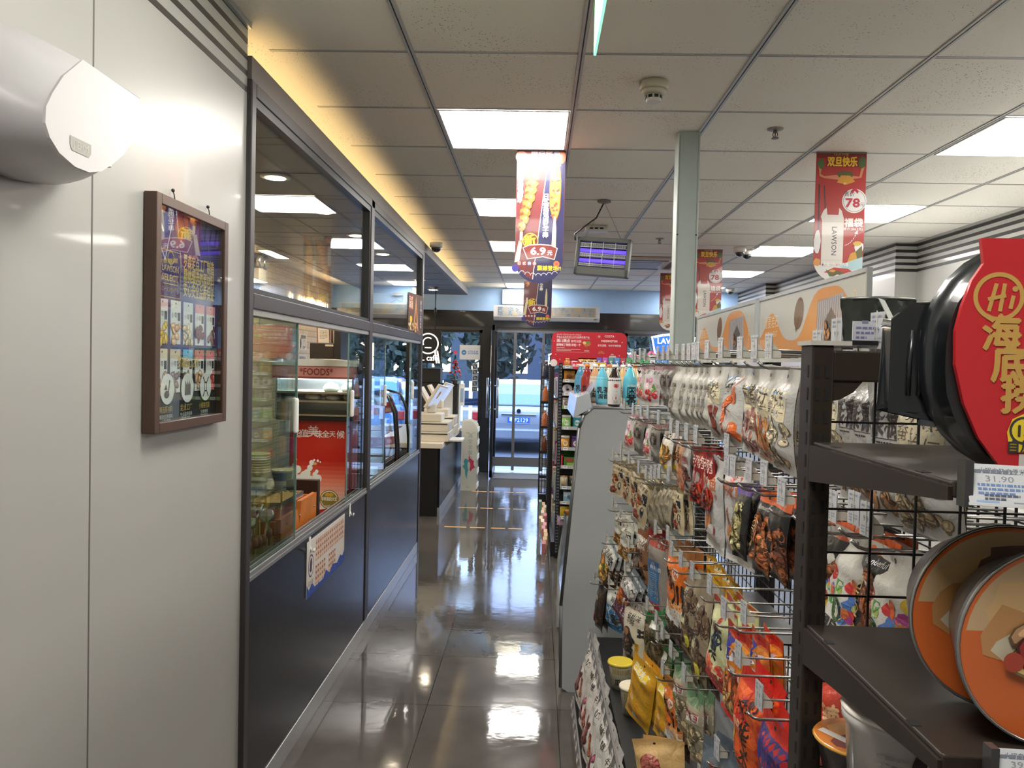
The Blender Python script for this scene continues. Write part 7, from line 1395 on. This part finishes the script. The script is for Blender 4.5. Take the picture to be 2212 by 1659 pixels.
# round noodle bowls lying on edge, lids to the camera
m_bl=mat('bowl_grey',(86,84,84),.35,coat=.3)
def noodlebowl(loc,rz,r,lab,seed):
    t=thing('noodle_bowl',lab,'bowl',loc,rz,group='round noodle bowls on the second brown shelf')
    MB().use(m_bl).lathe([(r,0),(r*1.0,.006),(r*.93,.014),(r*.86,.03),(r*.74,.056),(r*.6,.06)],n=48,axis='y').build('body',parent=t)
    A=Art(); A.ell(0,0,r*.985,r*.985,(206,104,50),n=48)
    A.poly([(r*.95*math.cos(a),r*.95*math.sin(a)) for a in [.15+k*(PI-.3)/20 for k in range(21)]],(196,166,126)); A.blob(-.2*r,.35*r,.55*r,.35*r,(206,170,120),seed,16,.12).blob(-.5*r,.1*r,.3*r,.3*r,(190,140,90),seed+1).blob(.1*r,.62*r,.4*r,.16*r,(120,96,84),seed+2,14,.2)
    A.blob(-.05*r,-.05*r,.62*r,.26*r,(206,196,170),seed+3,18,.08).pile(-.4*r,-.2*r,.3*r,.15*r,[(196,120,60),(226,190,120),(150,50,44),(190,150,110)],22,r*.24,seed).ell(-.18*r,.0,.12*r,.11*r,(140,40,44)).ell(-.2*r,.03*r,.04*r,.03*r,(214,140,140)).ell(-.5*r,-.14*r,.1*r,.1*r,(170,70,50))
    A.line(.2*r,.5*r,.36*r,-.6*r,.05*r,(196,44,50)).line(.2*r,.5*r,.75*r,.48*r,.05*r,(196,44,50)).ell(.15*r,-.66*r,.22*r,.2*r,(226,220,206)).ell(.17*r,-.66*r,.12*r,.11*r,(170,70,50))
    mb=MB().use(printmat('lid_print',.25,coat=.5)).color(206,110,56); mb.lathe([(r*.99,-.001),(r*.995,.0)],n=48,axis='y'); A.put(mb,plane_fn((0,-.0012,0),(1,0,0),(0,0,1)),dz=.0001); mb.build('lid',parent=t)
    mb=MB(); P=[(r*1.005*math.cos(2*PI*k/48),-.0005,r*1.005*math.sin(2*PI*k/48)) for k in range(49)]; mb.tube(P,.0014,6); mb.build('rim',mat('rim_steel',(170,168,166),.2,metal=.8),t)
    MB().prism([(r*.2,r*.98),(r*.42,r*.92),(r*.44,r*1.02),(r*.24,r*1.07)],-.001,.001,'y').build('pull_tab',m_bl,t)
noodlebowl((.4,.66,1.3855),R_(-2),.077,'rear round noodle bowl with an orange lid, half hidden by the front one',3); noodlebowl((.402,.592,1.3845),R_(-2),.076,'front round noodle bowl with an orange lid facing the camera',8)
# price tags
def ptag(loc,price,rx,lab,ry=0):
    t=thing('shelf_price_tag',lab,'price tag',loc); A=Art().rect(0,0,.054,.028,(208,212,216)).text('火锅自热方便米饭',.008,.0225,.0035,(90,96,110)).lines(.004,.025,.05,1,.004,.0025,(120,126,140)).text(price,.012,.0165,.0045,(140,140,150),w=.02).lines(.006,.015,.05,3,.003,.0018,(110,140,190),3).lines(.01,.0075,.035,2,.0025,.0016,(90,96,110),5).rect(.004,.0015,.02,.0028,(150,180,220)).rect(.03,.0015,.05,.0025,(150,150,160))
    mb=MB().use(pm).color(214,216,220); fn=plane_fn((0,0,0),(1,ry,-.03),(.0,math.tan(rx),1)); mb.quad(fn(-.001,-.001,0),fn(.055,-.001,0),fn(.055,.029,0),fn(-.001,.029,0)).quad(fn(-.001,.029,-.0012),fn(.055,.029,-.0012),fn(.055,-.001,-.0012),fn(-.001,-.001,-.0012)); A.put(mb,fn,dz=.0001); mb.build('card',parent=t)
    MB().box(-.004,.0015,-.003,.002,.012,.03).box(.0,.003,-.002,.05,.012,.004).build('holder',mat('holder_dark',(60,60,62),.25,coat=.5),t)
ptag((.31,.556,1.498),'31.90',R_(16),'price tag clipped to the top brown shelf under the black meal tray'); ptag((.336,.556,1.292),'39.90',R_(14),'price tag clipped to the second brown shelf at the bottom right corner')
# things on the third shelf
t=thing('noodle_cup','pale grey noodle cup with a dark badge and barcode under the second brown shelf','cup',(.352,.742,1.1305)); 
MB().use(pg).color(176,172,168).lathe([(.038,0),(.045,.12),(.049,.126),(.049,.134)],n=36).build('body',parent=t)
A=Art().ell(.022,.1,.028,.03,(40,32,30),n=28).ring(.022,.105,.015,.002,(176,170,166)).text('U',.022,.098,.014,(176,170,166),'c',.03)
for k in range(16): A.rect(-.034,.028+k*.0018,-.012,.029+k*.0018+.0006*(k%3),(90,86,86))
A.ring(.015,.045,.016,.0015,(140,136,132)).text('豆腐脑',.015,.043,.008,(120,110,104),'c').rect(.002,.01,.028,.022,(90,70,56)).text('咸香',.015,.012,.008,(206,196,180),'c').rect(.03,.01,.05,.04,(150,90,50)).lines(-.034,.11,-.008,4,.008,.003,(150,146,142))
mb=MB().use(pg); R0=lambda v:.0385+v*.0585; A.put(mb,lambda u,v,l:((R0(v)+l)*math.sin(u/.043),-(R0(v)+l)*math.cos(u/.043),v),maxe=.015); mb.build('print',parent=t)
MB().use(pg).color(214,206,196).lathe([(.049,.134),(.05,.137),(.046,.139)],n=36).build('lid',parent=t)
t=thing('lidded_bowl','noodle bowl with an orange foil lid at the left end of the third brown shelf','bowl',(.352,.825,1.1305)); MB().use(pg).color(70,66,66).lathe([(.028,0),(.041,.062),(.0445,.066)],n=32).build('body',parent=t); A=Art().ell(0,0,.044,.044,(206,120,50),n=32).blob(.0,.012,.03,.02,(226,150,70),3).blob(-.005,-.012,.03,.018,(120,56,50),4).line(-.035,.015,-.005,-.03,.01,(222,214,206)).text('酸辣粉',.012,-.015,.012,(230,206,200),'c',.04); mb=MB().use(printmat('lid_print',.25)).color(206,150,60).lathe([(.045,.066),(.046,.068),(.044,.07)],n=32); A.put(mb,plane_fn((0,0,.0702),(1,0,0),(0,1,0)),dz=.0002); mb.build('lid',parent=t)
# foil pouches and tags on top of the gondola end
for k,(x,y,lab) in enumerate(((.44,1.02,'left dark foil pouch with folded top standing above the brown end unit'),(.545,1.06,'right dark foil pouch with folded top beside the black meal tray'))):
    t=thing('foil_pouch',lab,'pouch',(x,y,1.6285)); m=mat('foil_grey',(84,88,84),.22,metal=.7,noise=.4,nscale=30,bump=.4,bscale=40)
    MB().grid(lambda u,v:(-.045+.09*u+.006*(v-.5)*(2*u-1),-.016*math.sin(PI*u)*(1-v*.7)+.003*math.sin(u*21+v*9),.055*v),10,6).grid(lambda u,v:(-.045+.09*u+.006*(v-.5)*(2*u-1),.016*math.sin(PI*u)*(1-v*.7),.055*v),10,6,flip=True).build('body',m,t); MB().tube([(-.047,0,.055),(0,-.006,.057),(.047,0,.056)],.002,6).build('folded_top',mat('foil_edge',(150,152,146),.3,metal=.6),t); MB().prism([(-.008,.055),(.0,.052),(.012,.03),(.006,.028)],-.02,-.0185,'y').build('tie',m_white,t)
for k,(x,y) in enumerate(((.41,.985),(.448,.985),(.492,.985))):
    A=Art().rect(0,0,.03,.025,(196,198,206)).lines(.004,.018,.026,3,.006,.003,(120,120,160)).rect(.011,.022,.019,.026,(130,130,150)); flat('end_price_card','small white price card before the foil pouches, %s of three'%['left','middle','right'][k],'price card',(x-.015,y,1.6275),(1,0,0),(0,0,1),A,.03,.025,.0015)
tag(MB().box(.39,.975,1.6225,.72,1.12,1.628).build('top_ledge',m_rk),'narrow dark ledge on top of the snack gondola behind the brown unit','ledge')
# ================================================================ camera
cd=bpy.data.cameras.new('camera'); co=bpy.data.objects.new('camera',cd); col.objects.link(co)
yaw,pit,rol=.031317,-.027139,.0233333
f=Vector((-math.sin(yaw)*math.cos(pit),math.cos(yaw)*math.cos(pit),math.sin(pit))); r0=Vector((math.cos(yaw),math.sin(yaw),0)); u0=r0.cross(f)
rt_=r0*math.cos(rol)+u0*math.sin(rol); up_=u0*math.cos(rol)-r0*math.sin(rol)
M=Matrix((rt_,up_,-f)).transposed().to_4x4(); M.translation=Vector((0,0,1.59)); co.matrix_world=M
cd.sensor_width=36; cd.sensor_fit='HORIZONTAL'; cd.lens=1671.35/2212*36; cd.clip_start=.02; cd.clip_end=200
sc.camera=co
sc.view_settings.view_transform='Standard'; sc.view_settings.look='None'; sc.view_settings.gamma=1; sc.view_settings.use_curve_mapping=False; sc.view_settings.exposure=EXPO
cy=sc.cycles; cy.max_bounces=8; cy.diffuse_bounces=4; cy.glossy_bounces=4; cy.transparent_max_bounces=16; cy.transmission_bounces=4; cy.sample_clamp_indirect=6; cy.use_denoising=True; cy.caustics_reflective=False; cy.caustics_refractive=False
